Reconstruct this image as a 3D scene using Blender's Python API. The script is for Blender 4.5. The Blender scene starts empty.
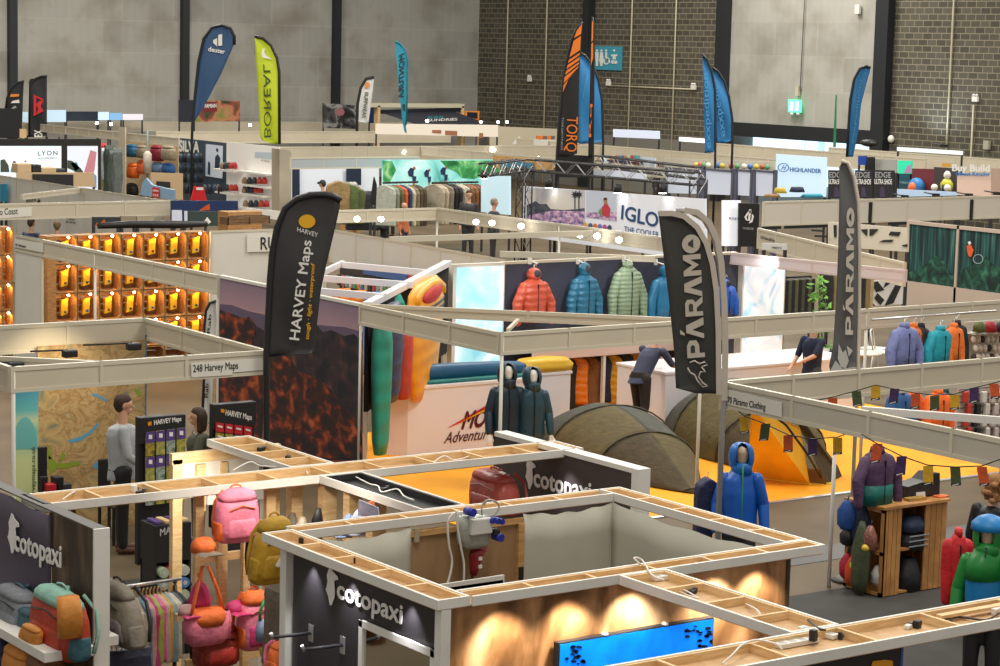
import bpy, math, random
from mathutils import Vector, Matrix
random.seed(7)
SC = bpy.context.scene
COL = SC.collection
PI = math.pi

# ------------------------------------------------------------------ camera
F_PX, PITCH, ROLL, YAW, CAM_H = 2221.35,0.126966,0.0248197,0.9520346,5.8
Fh = Vector((math.cos(YAW), math.sin(YAW),0)); Rh = Vector((math.sin(YAW),-math.cos(YAW),0))
C_FW = Fh * math.cos(PITCH) + Vector((0,0,-math.sin(PITCH)))
_up = Rh.cross(C_FW)
C_R = Rh * math.cos(ROLL) + _up * math.sin(ROLL)
C_U = -Rh * math.sin(ROLL) + _up * math.cos(ROLL)
C_O = Vector((0,0, CAM_H))
cam_data = bpy.data.cameras.new('camera'); cam_data.sensor_width = 36.0
cam_data.lens = F_PX * 36.0 / 1000.0; cam_data.clip_start = 0.5; cam_data.clip_end = 400
cam = bpy.data.objects.new('camera', cam_data); COL.objects.link(cam)
M = Matrix((C_R, C_U, -C_FW)).transposed().to_4x4(); M.translation = C_O
cam.matrix_world = M
SC.camera = cam

# ------------------------------------------------------------------ world, hall lamps, exposure
w = bpy.data.worlds.new('world'); SC.world = w; w.use_nodes = True
bg = w.node_tree.nodes['Background']; bg.inputs[0].default_value = (1.0,0.965,0.91,1); bg.inputs[1].default_value = 0.40
SC.view_settings.view_transform = 'Standard'; SC.view_settings.look = 'None'
SC.view_settings.gamma = 1.0; SC.view_settings.use_curve_mapping = False
SC.view_settings.exposure = 0.35
SC.cycles.use_denoising = True
def area_lamp(loc, size, power, col=(1,.95,.86)):
    l = bpy.data.lights.new('hall_lamp', 'AREA'); l.shape = 'SQUARE'; l.size = size; l.energy = power; l.color = col
    o = bpy.data.objects.new('hall_lamp', l); COL.objects.link(o); o.location = loc
    return o
for lx, ly, pw in ((6,8,1500),(18,14,2200),(10,30,2200),(26,30,2800),(40,22,2500),(22,52,3800),(42,46,4000),(34,70,4400),(52,62,3300),(52,36,3000)):
    area_lamp((lx, ly, 15.0),5.0, pw * .5)
def spot(loc, target, power, angle=70, col=(1,.93,.82), size=.03, blend=.8, name='spot_light'):
    l = bpy.data.lights.new(name, 'SPOT'); l.energy = power; l.spot_size = math.radians(angle); l.spot_blend = blend
    l.color = col; l.shadow_soft_size = size
    o = bpy.data.objects.new(name, l); COL.objects.link(o); o.location = loc
    o.rotation_euler = (Vector(target) - Vector(loc)).to_track_quat('-Z', 'Y').to_euler()
    return o
def point(loc, power, col, size=.03, name='lamp_light'):
    l = bpy.data.lights.new(name, 'POINT'); l.energy = power; l.color = col; l.shadow_soft_size = size
    o = bpy.data.objects.new(name, l); COL.objects.link(o); o.location = loc
    return o

# ------------------------------------------------------------------ pixel helpers (measure where a thing stands)
def ray(x, y): return C_FW + C_R * ((x - 500) / F_PX) - C_U * ((y - 333) / F_PX)
def Zp(x, y, z=2.5):
    d = ray(x, y); return C_O + d * ((z - CAM_H) / d.z)
class Fr:
    """upright frame: u along the face, d into the depth, z up"""
    def __init__(s, x, y, deg=0.0):
        a = math.radians(deg); s.o = Vector((x, y, 0)); s.U = Vector((math.cos(a), math.sin(a),0)); s.D = Vector((-math.sin(a), math.cos(a),0)); s.deg = deg
    def w(s, u, d=0.0, z=0.0): return s.o + s.U * u + s.D * d + Vector((0,0, z))
    def px(s, x, y, d=0.0):
        r = ray(x, y); t = (s.o + s.D * d - C_O).dot(s.D) / r.dot(s.D); p = C_O + r * t
        return ((p - s.o).dot(s.U), p.z)
    def at(s, u, d=0.0):
        p = s.w(u, d); f = Fr(p.x, p.y, s.deg); return f
def FY(Y): return Fr(0, Y, 0)        # a face looking at -Y; u = X
def FX(X): return Fr(X, 0,-90)      # a face looking at -X; u = -Y
CAMDEG = -35.45
WORLD = Fr(0,0,0)

# ------------------------------------------------------------------ materials
_m = {}
def nd(nt, t, **k):
    n = nt.nodes.new(t)
    for a, b in k.items(): setattr(n, a, b)
    return n
def base(name):
    m = bpy.data.materials.new(name); m.use_nodes = True
    return m, m.node_tree, m.node_tree.nodes['Principled BSDF']
def mat(name, col, rough=.6, metal=0, emit=0, noise=0, nscale=12, bump=0, bscale=40, stretch=None, alpha=1, coat=0, ecol=None):
    if name in _m: return _m[name]
    m, nt, b = base(name); c4 = (*col, 1)
    b.inputs['Base Color'].default_value = c4; b.inputs['Roughness'].default_value = rough; b.inputs['Metallic'].default_value = metal
    if coat: b.inputs['Coat Weight'].default_value = coat
    if emit:
        b.inputs['Emission Color'].default_value = (*(ecol or col),1); b.inputs['Emission Strength'].default_value = emit
    tc = mp = None
    if noise or bump:
        tc = nd(nt, 'ShaderNodeTexCoord'); mp = nd(nt, 'ShaderNodeMapping'); nt.links.new(tc.outputs['Object'], mp.inputs[0])
        if stretch: mp.inputs['Scale'].default_value = stretch
    if noise:
        n = nd(nt, 'ShaderNodeTexNoise'); n.inputs['Scale'].default_value = nscale; n.inputs['Detail'].default_value = 5
        r = nd(nt, 'ShaderNodeValToRGB'); r.color_ramp.elements[0].position = .3; r.color_ramp.elements[1].position = .7
        r.color_ramp.elements[0].color = (*[max(0, x * (1 - noise)) for x in col],1); r.color_ramp.elements[1].color = (*[min(1, x * (1 + noise)) for x in col],1)
        nt.links.new(mp.outputs[0], n.inputs['Vector']); nt.links.new(n.outputs['Fac'], r.inputs[0]); nt.links.new(r.outputs[0], b.inputs['Base Color'])
        if emit: nt.links.new(r.outputs[0], b.inputs['Emission Color'])
    if bump:
        n = nd(nt, 'ShaderNodeTexNoise'); n.inputs['Scale'].default_value = bscale
        bp = nd(nt, 'ShaderNodeBump'); bp.inputs['Strength'].default_value = bump; bp.inputs['Distance'].default_value = .02
        nt.links.new(mp.outputs[0], n.inputs['Vector']); nt.links.new(n.outputs['Fac'], bp.inputs['Height']); nt.links.new(bp.outputs[0], b.inputs['Normal'])
    _m[name] = m
    return m
def fabric(name, col, rough=.8, bump=.75, bscale=13, noise=.2): return mat(name, col, rough, noise=noise, nscale=7, bump=bump, bscale=bscale)
def quilt(name, col, pitch=.055, rough=.45):
    """padded cloth: horizontal stitch lines pressed into the surface"""
    if name in _m: return _m[name]
    m, nt, b = base(name); b.inputs['Base Color'].default_value = (*col, 1); b.inputs['Roughness'].default_value = rough
    tc = nd(nt, 'ShaderNodeTexCoord'); wv = nd(nt, 'ShaderNodeTexWave'); wv.bands_direction = 'Z'; wv.wave_profile = 'SIN'
    wv.inputs['Scale'].default_value = 1 / (pitch * 6.4) * 1.0; wv.inputs['Distortion'].default_value = 1.6; wv.inputs['Detail Scale'].default_value = 2
    nt.links.new(tc.outputs['Object'], wv.inputs[0])
    bp = nd(nt, 'ShaderNodeBump'); bp.inputs['Strength'].default_value = .55; bp.inputs['Distance'].default_value = .02
    nt.links.new(wv.outputs['Fac'], bp.inputs['Height']); nt.links.new(bp.outputs[0], b.inputs['Normal'])
    _m[name] = m
    return m
def wood(name, c0, c1, scale=(1,8,8), ns=6, rough=.6):
    if name in _m: return _m[name]
    m, nt, b = base(name); b.inputs['Roughness'].default_value = rough
    tc = nd(nt, 'ShaderNodeTexCoord'); mp = nd(nt, 'ShaderNodeMapping'); mp.inputs['Scale'].default_value = scale
    n = nd(nt, 'ShaderNodeTexNoise'); n.inputs['Scale'].default_value = ns; n.inputs['Detail'].default_value = 6; n.inputs['Distortion'].default_value = .6
    r = nd(nt, 'ShaderNodeValToRGB'); r.color_ramp.elements[0].position = .35; r.color_ramp.elements[1].position = .65
    r.color_ramp.elements[0].color = (*c0,1); r.color_ramp.elements[1].color = (*c1,1)
    nt.links.new(tc.outputs['Object'], mp.inputs[0]); nt.links.new(mp.outputs[0], n.inputs[0]); nt.links.new(n.outputs['Fac'], r.inputs[0]); nt.links.new(r.outputs[0], b.inputs['Base Color'])
    _m[name] = m
    return m
def picture(name, stops, scale=(1,1,1), ns=3, detail=8, dist=1.0, emit=0, rough=.6, grad=None, gmix=.6, seed=0, kind='noise'):
    """printed picture: colour ramp over noise, mixed with a height gradient (generated coordinates)"""
    if name in _m: return _m[name]
    m, nt, b = base(name); b.inputs['Roughness'].default_value = rough
    tc = nd(nt, 'ShaderNodeTexCoord'); mp = nd(nt, 'ShaderNodeMapping'); mp.inputs['Scale'].default_value = scale; mp.inputs['Location'].default_value = (seed, seed * .7, seed * .3)
    nt.links.new(tc.outputs['Object'], mp.inputs[0])
    if kind == 'voronoi':
        n = nd(nt, 'ShaderNodeTexVoronoi'); n.inputs['Scale'].default_value = ns; out = n.outputs['Distance']
    else:
        n = nd(nt, 'ShaderNodeTexNoise'); n.inputs['Scale'].default_value = ns; n.inputs['Detail'].default_value = detail; n.inputs['Distortion'].default_value = dist; out = n.outputs['Fac']
    nt.links.new(mp.outputs[0], n.inputs['Vector'])
    def ramp(st, src):
        r = nd(nt, 'ShaderNodeValToRGB'); e = r.color_ramp.elements
        while len(e) < len(st): e.new(.5)
        for i, (p, c) in enumerate(st): e[i].position = p; e[i].color = (*c, 1)
        nt.links.new(src, r.inputs[0]); return r.outputs[0]
    colr = ramp(stops, out)
    if grad:
        sp = nd(nt, 'ShaderNodeSeparateXYZ'); nt.links.new(tc.outputs['Generated'], sp.inputs[0])
        g = ramp(grad, sp.outputs['Z']); mx = nd(nt, 'ShaderNodeMix', data_type='RGBA', blend_type='MULTIPLY'); mx.inputs['Factor'].default_value = gmix
        nt.links.new(colr, mx.inputs['A']); nt.links.new(g, mx.inputs['B']); colr = mx.outputs['Result']
    nt.links.new(colr, b.inputs['Base Color'])
    if emit:
        nt.links.new(colr, b.inputs['Emission Color']); b.inputs['Emission Strength'].default_value = emit
    _m[name] = m
    return m

# ------------------------------------------------------------------ mesh builder
def wpos(o):
    p = Vector((0,0,0))
    while o is not None: p += o.location; o = o.parent
    return p
class MB:
    def __init__(s, fr=WORLD): s.v = []; s.f = []; s.mi = []; s.fr = fr; s.sm = []
    def P(s, u, d, z): return s.fr.w(u, d, z)
    def quad(s, pts, mi=0, sm=False):
        k = len(s.v); s.v += [Vector(p) for p in pts]; s.f.append(tuple(range(k, k + len(pts)))); s.mi.append(mi); s.sm.append(sm)
    def hexa(s, p8, mi=0):
        k = len(s.v); s.v += [Vector(p) for p in p8]
        for q in ((0,3,2,1),(4,5,6,7),(0,1,5,4),(1,2,6,5),(2,3,7,6),(3,0,4,7)): s.f.append(tuple(k + i for i in q)); s.mi.append(mi); s.sm.append(False)
        return s
    def box(s, u0, u1, d0, d1, z0, z1, mi=0):
        P = s.P
        return s.hexa([P(u0, d0, z0), P(u1, d0, z0), P(u1, d1, z0), P(u0, d1, z0), P(u0, d0, z1), P(u1, d0, z1), P(u1, d1, z1), P(u0, d1, z1)], mi)
    def bar(s, p0, p1, wd, ht, mi=0, up=(0,0,1)):
        """rectangular bar between two WORLD points"""
        p0, p1 = Vector(p0), Vector(p1); a = (p1 - p0).normalized(); up = Vector(up)
        if abs(a.dot(up)) > .98: up = Vector((1,0,0))
        x = a.cross(up).normalized() * (wd / 2); y = x.cross(a).normalized() * (ht / 2)
        return s.hexa([p0 - x - y, p0 + x - y, p1 + x - y, p1 - x - y, p0 - x + y, p0 + x + y, p1 + x + y, p1 - x + y], mi)
    def tube(s, pts, r, n=8, mi=0, cap=True):
        """round tube through WORLD points; r a number or one radius per point"""
        pts = [Vector(p) for p in pts]; rs = r if isinstance(r, (list, tuple)) else [r] * len(pts); k = len(s.v); m = len(pts)
        prev = None
        for i, p in enumerate(pts):
            t = (pts[min(i + 1, m - 1)] - pts[max(i - 1,0)])
            t = t.normalized() if t.length > 1e-9 else Vector((0,0,1))
            x = (prev if prev is not None else (Vector((0,0,1)) if abs(t.z) < .9 else Vector((1,0,0))))
            x = x - t * x.dot(t); x = x.normalized() if x.length > 1e-6 else t.orthogonal().normalized(); prev = x; y = t.cross(x)
            for j in range(n): s.v.append(p + (x * math.cos(2 * PI * j / n) + y * math.sin(2 * PI * j / n)) * rs[i])
        for i in range(m - 1):
            for j in range(n):
                a = k + i * n + j; b = k + i * n + (j + 1) % n; s.f.append((a, b, b + n, a + n)); s.mi.append(mi); s.sm.append(True)
        if cap:
            s.f.append(tuple(k + j for j in reversed(range(n)))); s.mi.append(mi); s.sm.append(False)
            s.f.append(tuple(k + (m - 1) * n + j for j in range(n))); s.mi.append(mi); s.sm.append(False)
        return s
    def loft(s, rings, n=16, mi=0, power=2.0):
        """rings: (centre u, d, z, radius u, radius d) in the frame, lowest first; closed"""
        k = len(s.v); m = len(rings)
        for (u, d, z, ru, rd) in rings:
            for j in range(n):
                c, q = math.cos(2 * PI * j / n), math.sin(2 * PI * j / n)
                e = 2.0 / power; c = math.copysign(abs(c) ** e, c); q = math.copysign(abs(q) ** e, q)
                s.v.append(s.P(u + ru * c, d + rd * q, z))
        for i in range(m - 1):
            for j in range(n):
                a = k + i * n + j; b = k + i * n + (j + 1) % n; s.f.append((a, b, b + n, a + n)); s.mi.append(mi); s.sm.append(True)
        s.f.append(tuple(k + j for j in reversed(range(n)))); s.mi.append(mi); s.sm.append(True)
        s.f.append(tuple(k + (m - 1) * n + j for j in range(n))); s.mi.append(mi); s.sm.append(True)
        return s
    def ell(s, u, d, z, ru, rd, rz, n=14, m=9, mi=0, tilt=0.0):
        k = len(s.v); ct, st = math.cos(tilt), math.sin(tilt)
        for i in range(m + 1):
            ph = -PI / 2 + PI * i / m; rr = max(math.cos(ph),.02)
            for j in range(n):
                th = 2 * PI * j / n; a, b, c = ru * rr * math.cos(th), rd * rr * math.sin(th), rz * math.sin(ph)
                s.v.append(s.P(u + a * ct + c * st, d + b, z - a * st + c * ct))
        for i in range(m):
            for j in range(n):
                a = k + i * n + j; b = k + i * n + (j + 1) % n; s.f.append((a, b, b + n, a + n)); s.mi.append(mi); s.sm.append(True)
        s.f.append(tuple(k + j for j in reversed(range(n)))); s.mi.append(mi); s.sm.append(True)
        s.f.append(tuple(k + m * n + j for j in range(n))); s.mi.append(mi); s.sm.append(True)
        return s
    def limb(s, p0, r0, p1, r1, n=12, mi=0):
        """tapered capsule, frame coordinates"""
        a, b = s.P(*p0), s.P(*p1); ax = b - a; L = max(ax.length, 1e-6); ax = ax / L
        pts = []; rs = []
        for t in (-1,-.8,-.45): pts.append(a + ax * (r0 * t)); rs.append(r0 * math.sqrt(max(1 - t * t, .01)))
        pts += [a, b]; rs += [r0, r1]
        for t in (.45,.8,1): pts.append(b + ax * (r1 * t)); rs.append(r1 * math.sqrt(max(1 - t * t, .01)))
        return s.tube(pts, rs, n, mi)
    def prism(s, outline, d0, d1, mi=0, bow=0.0):
        """outline [(u, z)] in the frame's face, thickness d0..d1 (bow: bulge of the middle towards -d)"""
        k = len(s.v); n = len(outline)
        for d in (d0, d1):
            for (u, z) in outline: s.v.append(s.P(u, d, z))
        s.f.append(tuple(k + i for i in range(n))); s.f.append(tuple(k + n + i for i in reversed(range(n)))); s.mi += [mi, mi]; s.sm += [False, False]
        for i in range(n):
            j = (i + 1) % n; s.f.append((k + j, k + i, k + n + i, k + n + j)); s.mi.append(mi); s.sm.append(False)
        return s
    def raw(s, verts, faces, mi=0, sm=False):
        k = len(s.v); s.v += [Vector(v) for v in verts]
        for f in faces: s.f.append(tuple(k + i for i in f)); s.mi.append(mi); s.sm.append(sm)
        return s
    def sheet(s, fn, nu, nv, th=.01, mi=0, thick_dir=None):
        """surface fn(a, b) -> WORLD point, a and b 0..1, given a thickness"""
        td = Vector(thick_dir) if thick_dir is not None else s.fr.D
        k = len(s.v)
        for side in (0,1):
            for i in range(nv + 1):
                for j in range(nu + 1): s.v.append(Vector(fn(j / nu, i / nv)) + td * (th * side))
        W = nu + 1; N = W * (nv + 1)
        for i in range(nv):
            for j in range(nu):
                a = k + i * W + j
                s.f.append((a, a + 1, a + 1 + W, a + W)); s.f.append((a + N, a + N + W, a + N + 1 + W, a + N + 1)); s.mi += [mi, mi]; s.sm += [True, True]
        def edge(a, b): s.f.append((k + b, k + a, k + a + N, k + b + N)); s.mi.append(mi); s.sm.append(False)
        for j in range(nu): edge(j, j + 1); edge(nv * W + j + 1, nv * W + j)
        for i in range(nv): edge((i + 1) * W, i * W); edge(i * W + nu, (i + 1) * W + nu)
        return s
    def build(s, name, mats, parent=None, bevel=0.0, remesh=0.0, smooth_it=6, origin=None, noflat=False):
        if not isinstance(mats, (list, tuple)): mats = [mats]
        me = bpy.data.meshes.new(name)
        if parent is not None: off = wpos(parent)
        elif origin is not None: off = Vector(origin)
        else:
            xs = [v.x for v in s.v]; ys = [v.y for v in s.v]; zs = [v.z for v in s.v]
            off = Vector(((min(xs) + max(xs)) / 2,(min(ys) + max(ys)) / 2, min(zs)))
        me.from_pydata([tuple(v - off) for v in s.v],[], s.f)
        for m_ in mats: me.materials.append(m_)
        for i, p in enumerate(me.polygons):
            p.material_index = min(s.mi[i], len(mats) - 1); p.use_smooth = s.sm[i] or noflat
        o = bpy.data.objects.new(name, me); COL.objects.link(o)
        if parent is not None: o.parent = parent
        else: o.location = off
        if remesh:
            a = o.modifiers.new('r', 'REMESH'); a.mode = 'VOXEL'; a.voxel_size = remesh; a.use_smooth_shade = True
            b = o.modifiers.new('s', 'SMOOTH'); b.iterations = smooth_it; b.factor = .5
            bpy.context.view_layer.update(); dg = bpy.context.evaluated_depsgraph_get()
            nm = bpy.data.meshes.new_from_object(o.evaluated_get(dg)); o.modifiers.clear(); o.data = nm; bpy.data.meshes.remove(me)
            nm.materials.clear()
            for m_ in mats: nm.materials.append(m_)
            for p in nm.polygons: p.use_smooth = True; p.material_index = 0
        elif bevel:
            b = o.modifiers.new('b', 'BEVEL'); b.width = bevel; b.segments = 2; b.limit_method = 'ANGLE'
        return o
def tag(o, label, cat, group=None, kind=None):
    if label: o['label'] = label
    if cat: o['category'] = cat
    if group: o['group'] = group
    if kind: o['kind'] = kind
    return o
def struct(o): o['kind'] = 'structure'; return o
def thing(name, loc, label, cat, group=None, kind=None):
    o = bpy.data.objects.new(name, None); COL.objects.link(o); o.location = loc; o.empty_display_size = .1
    return tag(o, label, cat, group, kind)
ORD = ['first', 'second', 'third', 'fourth', 'fifth', 'sixth', 'seventh', 'eighth', 'ninth', 'tenth', 'eleventh', 'twelfth', 'thirteenth', 'fourteenth', 'fifteenth', 'sixteenth', 'seventeenth', 'eighteenth', 'nineteenth', 'twentieth', 'twenty-first', 'twenty-second', 'twenty-third', 'twenty-fourth', 'twenty-fifth', 'twenty-sixth', 'twenty-seventh', 'twenty-eighth', 'twenty-ninth', 'thirtieth']
def copy_tree(o, parent=None):
    c = o.copy(); COL.objects.link(c); c.parent = parent
    for ch in list(o.children): copy_tree(ch, c)
    return c

# ------------------------------------------------------------------ writing
def lettering(fr, s, p0, p1, p2, m_, parent=None, d=-.004, th=.004, bold=.0, shear=0.0, name='lettering', px=True, space=1.0):
    """text filling the quad: p0 start of baseline, p1 end of baseline, p2 above the start; pixels or (u, z)"""
    if px: p0, p1, p2 = fr.px(*p0), fr.px(*p1), fr.px(*p2)
    cu = bpy.data.curves.new('t', 'FONT'); cu.body = s; cu.size = 1; cu.shear = shear; cu.space_character = space; cu.resolution_u = 3
    t = bpy.data.objects.new('t', cu); COL.objects.link(t); bpy.context.view_layer.update()
    dg = bpy.context.evaluated_depsgraph_get(); me = bpy.data.meshes.new_from_object(t.evaluated_get(dg))
    vs = [v.co.copy() for v in me.vertices]; fs = [tuple(p.vertices) for p in me.polygons]
    bpy.data.objects.remove(t); bpy.data.meshes.remove(me); bpy.data.curves.remove(cu)
    x0, x1 = min(v.x for v in vs), max(v.x for v in vs); y0, y1 = min(v.y for v in vs), max(v.y for v in vs)
    b = MB(fr); k = len(vs); W, Hh = (p1[0] - p0[0], p1[1] - p0[1]),(p2[0] - p0[0], p2[1] - p0[1])
    q = bold * .9; ec = {}
    for f in fs:
        for i in range(len(f)): ec[(f[i], f[(i + 1) % len(f)])] = 1
    for n_, (sx, sy) in enumerate(((-q, 0),(q, 0),(0,-q),(0, q)) if bold else ((0,0),)):
     out = []
     for dd in (d, d - th - n_ * .0004):
        for v in vs:
            a, c = (v.x + sx - x0) / (x1 - x0),(v.y + sy - y0) / max(y1 - y0,1e-6)
            out.append(fr.w(p0[0] + W[0] * a + Hh[0] * c, dd, p0[1] + W[1] * a + Hh[1] * c))
     b.raw(out, fs + [tuple(i + k for i in f) for f in fs] + [(i, j, j + k, i + k) for (i, j) in ec if (j, i) not in ec])
    return b.build(name, m_, parent)
def mark(fr, outline, m_, parent=None, d=-.004, th=.004, name='emblem', px=True):
    if px: outline = [fr.px(*p) for p in outline]
    return MB(fr).prism(outline, d - th, d).build(name, m_, parent)
def circle_pts(cx, cy, rx, ry, n=20, a0=0, a1=360):
    return [(cx + rx * math.cos(math.radians(a0 + (a1 - a0) * i / n)), cy + ry * math.sin(math.radians(a0 + (a1 - a0) * i / n))) for i in range(n + (0 if a1 - a0 == 360 else 1))]

# ------------------------------------------------------------------ shared colours
WHITE = mat('white_paint', (.78,.76,.70),.5)
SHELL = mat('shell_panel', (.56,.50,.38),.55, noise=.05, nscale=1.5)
SHELLR = mat('shell_rail', (.60,.55,.43),.4)
SHELL2 = mat('shell_panel_pale', (.66,.64,.57),.55, noise=.04, nscale=1.5)
BLACK = mat('black_plastic', (.012,.012,.013),.5)
DARK = mat('dark_grey', (.03,.03,.034),.6)
INK = mat('ink', (.02,.02,.02),.6)
PRINTW = mat('white_print', (.82,.80,.76),.6)
PINE = wood('pine', (.66,.43,.19),(.82,.60,.33),(1.2,1.2,9),4)
PINE_D = wood('pine_aged', (.45,.24,.08),(.62,.36,.14),(2,2,8),4)
PLY = wood('plywood', (.50,.30,.13),(.60,.38,.19),(3,3,1),4)
STEEL = mat('steel', (.55,.55,.56),.35,.8)
LED = mat('lamp_glow', (1,.96,.88),.3, emit=14)
# ================================================================== the hall
WX, WY = 58.7,84.7      # right wall plane X, back wall plane Y
fl = mat('floor_concrete', (.115,.082,.045),.62, noise=.2, nscale=.9, bump=.04, bscale=3)
fl.node_tree.nodes['Principled BSDF'].inputs['Specular IOR Level'].default_value = .22
struct(MB().box(-30,75,-5,95,-.1,0).build('floor', fl))
def concrete_mat():
    m, nt, b = base('fairfaced_concrete'); b.inputs['Roughness'].default_value = .85
    tc = nd(nt, 'ShaderNodeTexCoord'); 
    sp = nd(nt, 'ShaderNodeSeparateXYZ'); nt.links.new(tc.outputs['Object'], sp.inputs[0])
    ad = nd(nt, 'ShaderNodeMath', operation='ADD'); nt.links.new(sp.outputs[0], ad.inputs[0]); nt.links.new(sp.outputs[1], ad.inputs[1])
    cb = nd(nt, 'ShaderNodeCombineXYZ'); nt.links.new(ad.outputs[0], cb.inputs[0]); nt.links.new(sp.outputs[2], cb.inputs[1])
    br = nd(nt, 'ShaderNodeTexBrick'); br.inputs['Scale'].default_value = 1; br.inputs['Brick Width'].default_value = 2.35; br.inputs['Row Height'].default_value = 1.32; br.inputs['Mortar Size'].default_value = .035
    br.inputs['Color1'].default_value = (.42,.41,.37,1); br.inputs['Color2'].default_value = (.35,.345,.315,1); br.inputs['Mortar'].default_value = (.42,.41,.37,1); br.offset = .37
    nt.links.new(cb.outputs[0], br.inputs['Vector'])
    n = nd(nt, 'ShaderNodeTexNoise'); n.inputs['Scale'].default_value = .55; n.inputs['Detail'].default_value = 8
    nt.links.new(cb.outputs[0], n.inputs['Vector'])
    r = nd(nt, 'ShaderNodeValToRGB'); r.color_ramp.elements[0].position = .3; r.color_ramp.elements[0].color = (.62,.58,.5,1); r.color_ramp.elements[1].position = .55; r.color_ramp.elements[1].color = (1,1,.98,1)
    nt.links.new(n.outputs['Fac'], r.inputs[0])
    mx = nd(nt, 'ShaderNodeMix', data_type='RGBA', blend_type='MULTIPLY'); mx.inputs['Factor'].default_value = .8
    nt.links.new(br.outputs['Color'], mx.inputs['A']); nt.links.new(r.outputs[0], mx.inputs['B'])
    # faint vertical board marks
    wv = nd(nt, 'ShaderNodeTexWave'); wv.inputs['Scale'].default_value = .9; wv.inputs['Distortion'].default_value = 1.5; nt.links.new(cb.outputs[0], wv.inputs['Vector'])
    r2 = nd(nt, 'ShaderNodeValToRGB'); r2.color_ramp.elements[0].color = (.9,.9,.9,1); nt.links.new(wv.outputs['Fac'], r2.inputs[0])
    m2 = nd(nt, 'ShaderNodeMix', data_type='RGBA', blend_type='MULTIPLY'); m2.inputs['Factor'].default_value = .25
    nt.links.new(mx.outputs['Result'], m2.inputs['A']); nt.links.new(r2.outputs[0], m2.inputs['B']); nt.links.new(m2.outputs['Result'], b.inputs['Base Color'])
    return m
def block_mat():
    m, nt, b = base('concrete_blockwork'); b.inputs['Roughness'].default_value = .85
    tc = nd(nt, 'ShaderNodeTexCoord'); sp = nd(nt, 'ShaderNodeSeparateXYZ'); nt.links.new(tc.outputs['Object'], sp.inputs[0])
    cb = nd(nt, 'ShaderNodeCombineXYZ'); nt.links.new(sp.outputs[1], cb.inputs[0]); nt.links.new(sp.outputs[2], cb.inputs[1])
    br = nd(nt, 'ShaderNodeTexBrick'); br.inputs['Scale'].default_value = 1; br.inputs['Brick Width'].default_value = .45; br.inputs['Row Height'].default_value = .225; br.inputs['Mortar Size'].default_value = .016
    br.inputs['Color1'].default_value = (.062,.055,.04,1); br.inputs['Color2'].default_value = (.105,.094,.068,1); br.inputs['Mortar'].default_value = (.24,.215,.145,1); br.inputs['Bias'].default_value = -.1
    nt.links.new(cb.outputs[0], br.inputs['Vector']); nt.links.new(br.outputs['Color'], b.inputs['Base Color'])
    return m
CONC, BLOCK = concrete_mat(), block_mat()
struct(MB().box(-25, WX + .4, WY, WY + .4,0,14).build('wall_back', CONC))
def ycol(px): return -FX(WX).px(px, 60)[0]
ya, yb = ycol(727), ycol(888)
struct(MB().box(WX, WX + .4, ya, WY + .0,0,14).build('wall_right_block', BLOCK))
zl = FX(WX).px(800,126)[1]
struct(MB().box(WX, WX + .4, yb, ya, zl, 14).build('wall_right_concrete', CONC))
struct(MB().box(WX, WX + .4,20, yb, 0,14).build('wall_right_block', BLOCK))
BEAM = mat('painted_steel', (.014,.016,.02),.5)
fb = FY(WY - .05)
for px_, wd in ((11.5,.33),(183.5,.30),(335,.32)):
    u = fb.px(px_, 60)[0]; struct(MB().box(u - wd / 2, u + wd / 2, WY - .3, WY, 0,14).build('trim_column', BEAM))
fx = FX(WX - .05)
for px_, wd in ((590,.45),(725,.55),(886,.65)):
    u = fx.px(px_, 50)[0]; struct(MB().box(WX - .35, WX, -u - wd / 2,-u + wd / 2,0,14).build('trim_column', BEAM))
# steel lintel over the big doorway and the bright space behind it
za, zb_ = FX(WX).px(800,126)[1], FX(WX).px(800,140)[1]
struct(MB().box(WX - .25, WX + .3, yb, ya, zb_, za).build('trim_lintel', BEAM))
struct(MB().box(WX + 6, WX + 6.2, yb - 6, ya + 8,0,6).build('wall_beyond', mat('pale_wall', (.6,.68,.72),.7)))
for k, (a, b_) in enumerate(((753,803),(806,817),(825,847),(856,868))):
    f = FX(WX + 5.5); u0, u1 = f.px(a, 140)[0], f.px(b_, 140)[0]
    o = MB(f).box(u0, u1,0,.06,.5,4.6).build('window_%d' % (k + 1), mat('daylit_glass', (.55,.75,.85),.2, emit=1.5)); struct(o)
# skirting band in light grey at the foot of the block wall
struct(MB().box(WX - .06, WX, ya + .2, WY, 0,2.3).build('trim_band', mat('grey_band', (.20,.19,.165),.6)))
# pipes on the block walls
cream = mat('conduit', (.55,.50,.36),.5)
for px_ in (508,547,632,676,953,978):
    u = fx.px(px_, 30)[0]; struct(MB().tube([(WX - .08,-u, 0 if px_ != 978 else .5),(WX - .08,-u, 14 if px_ != 978 else fx.px(978,105)[1])],.035,6).build('trim_conduit', cream))
u0, z0 = fx.px(608,85); u1, z1 = fx.px(695,90)
struct(MB().tube([(WX - .08,-u0,(z0 + z1) / 2),(WX - .08,-u1,(z0 + z1) / 2)],.03,6).build('trim_conduit', cream))
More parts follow.
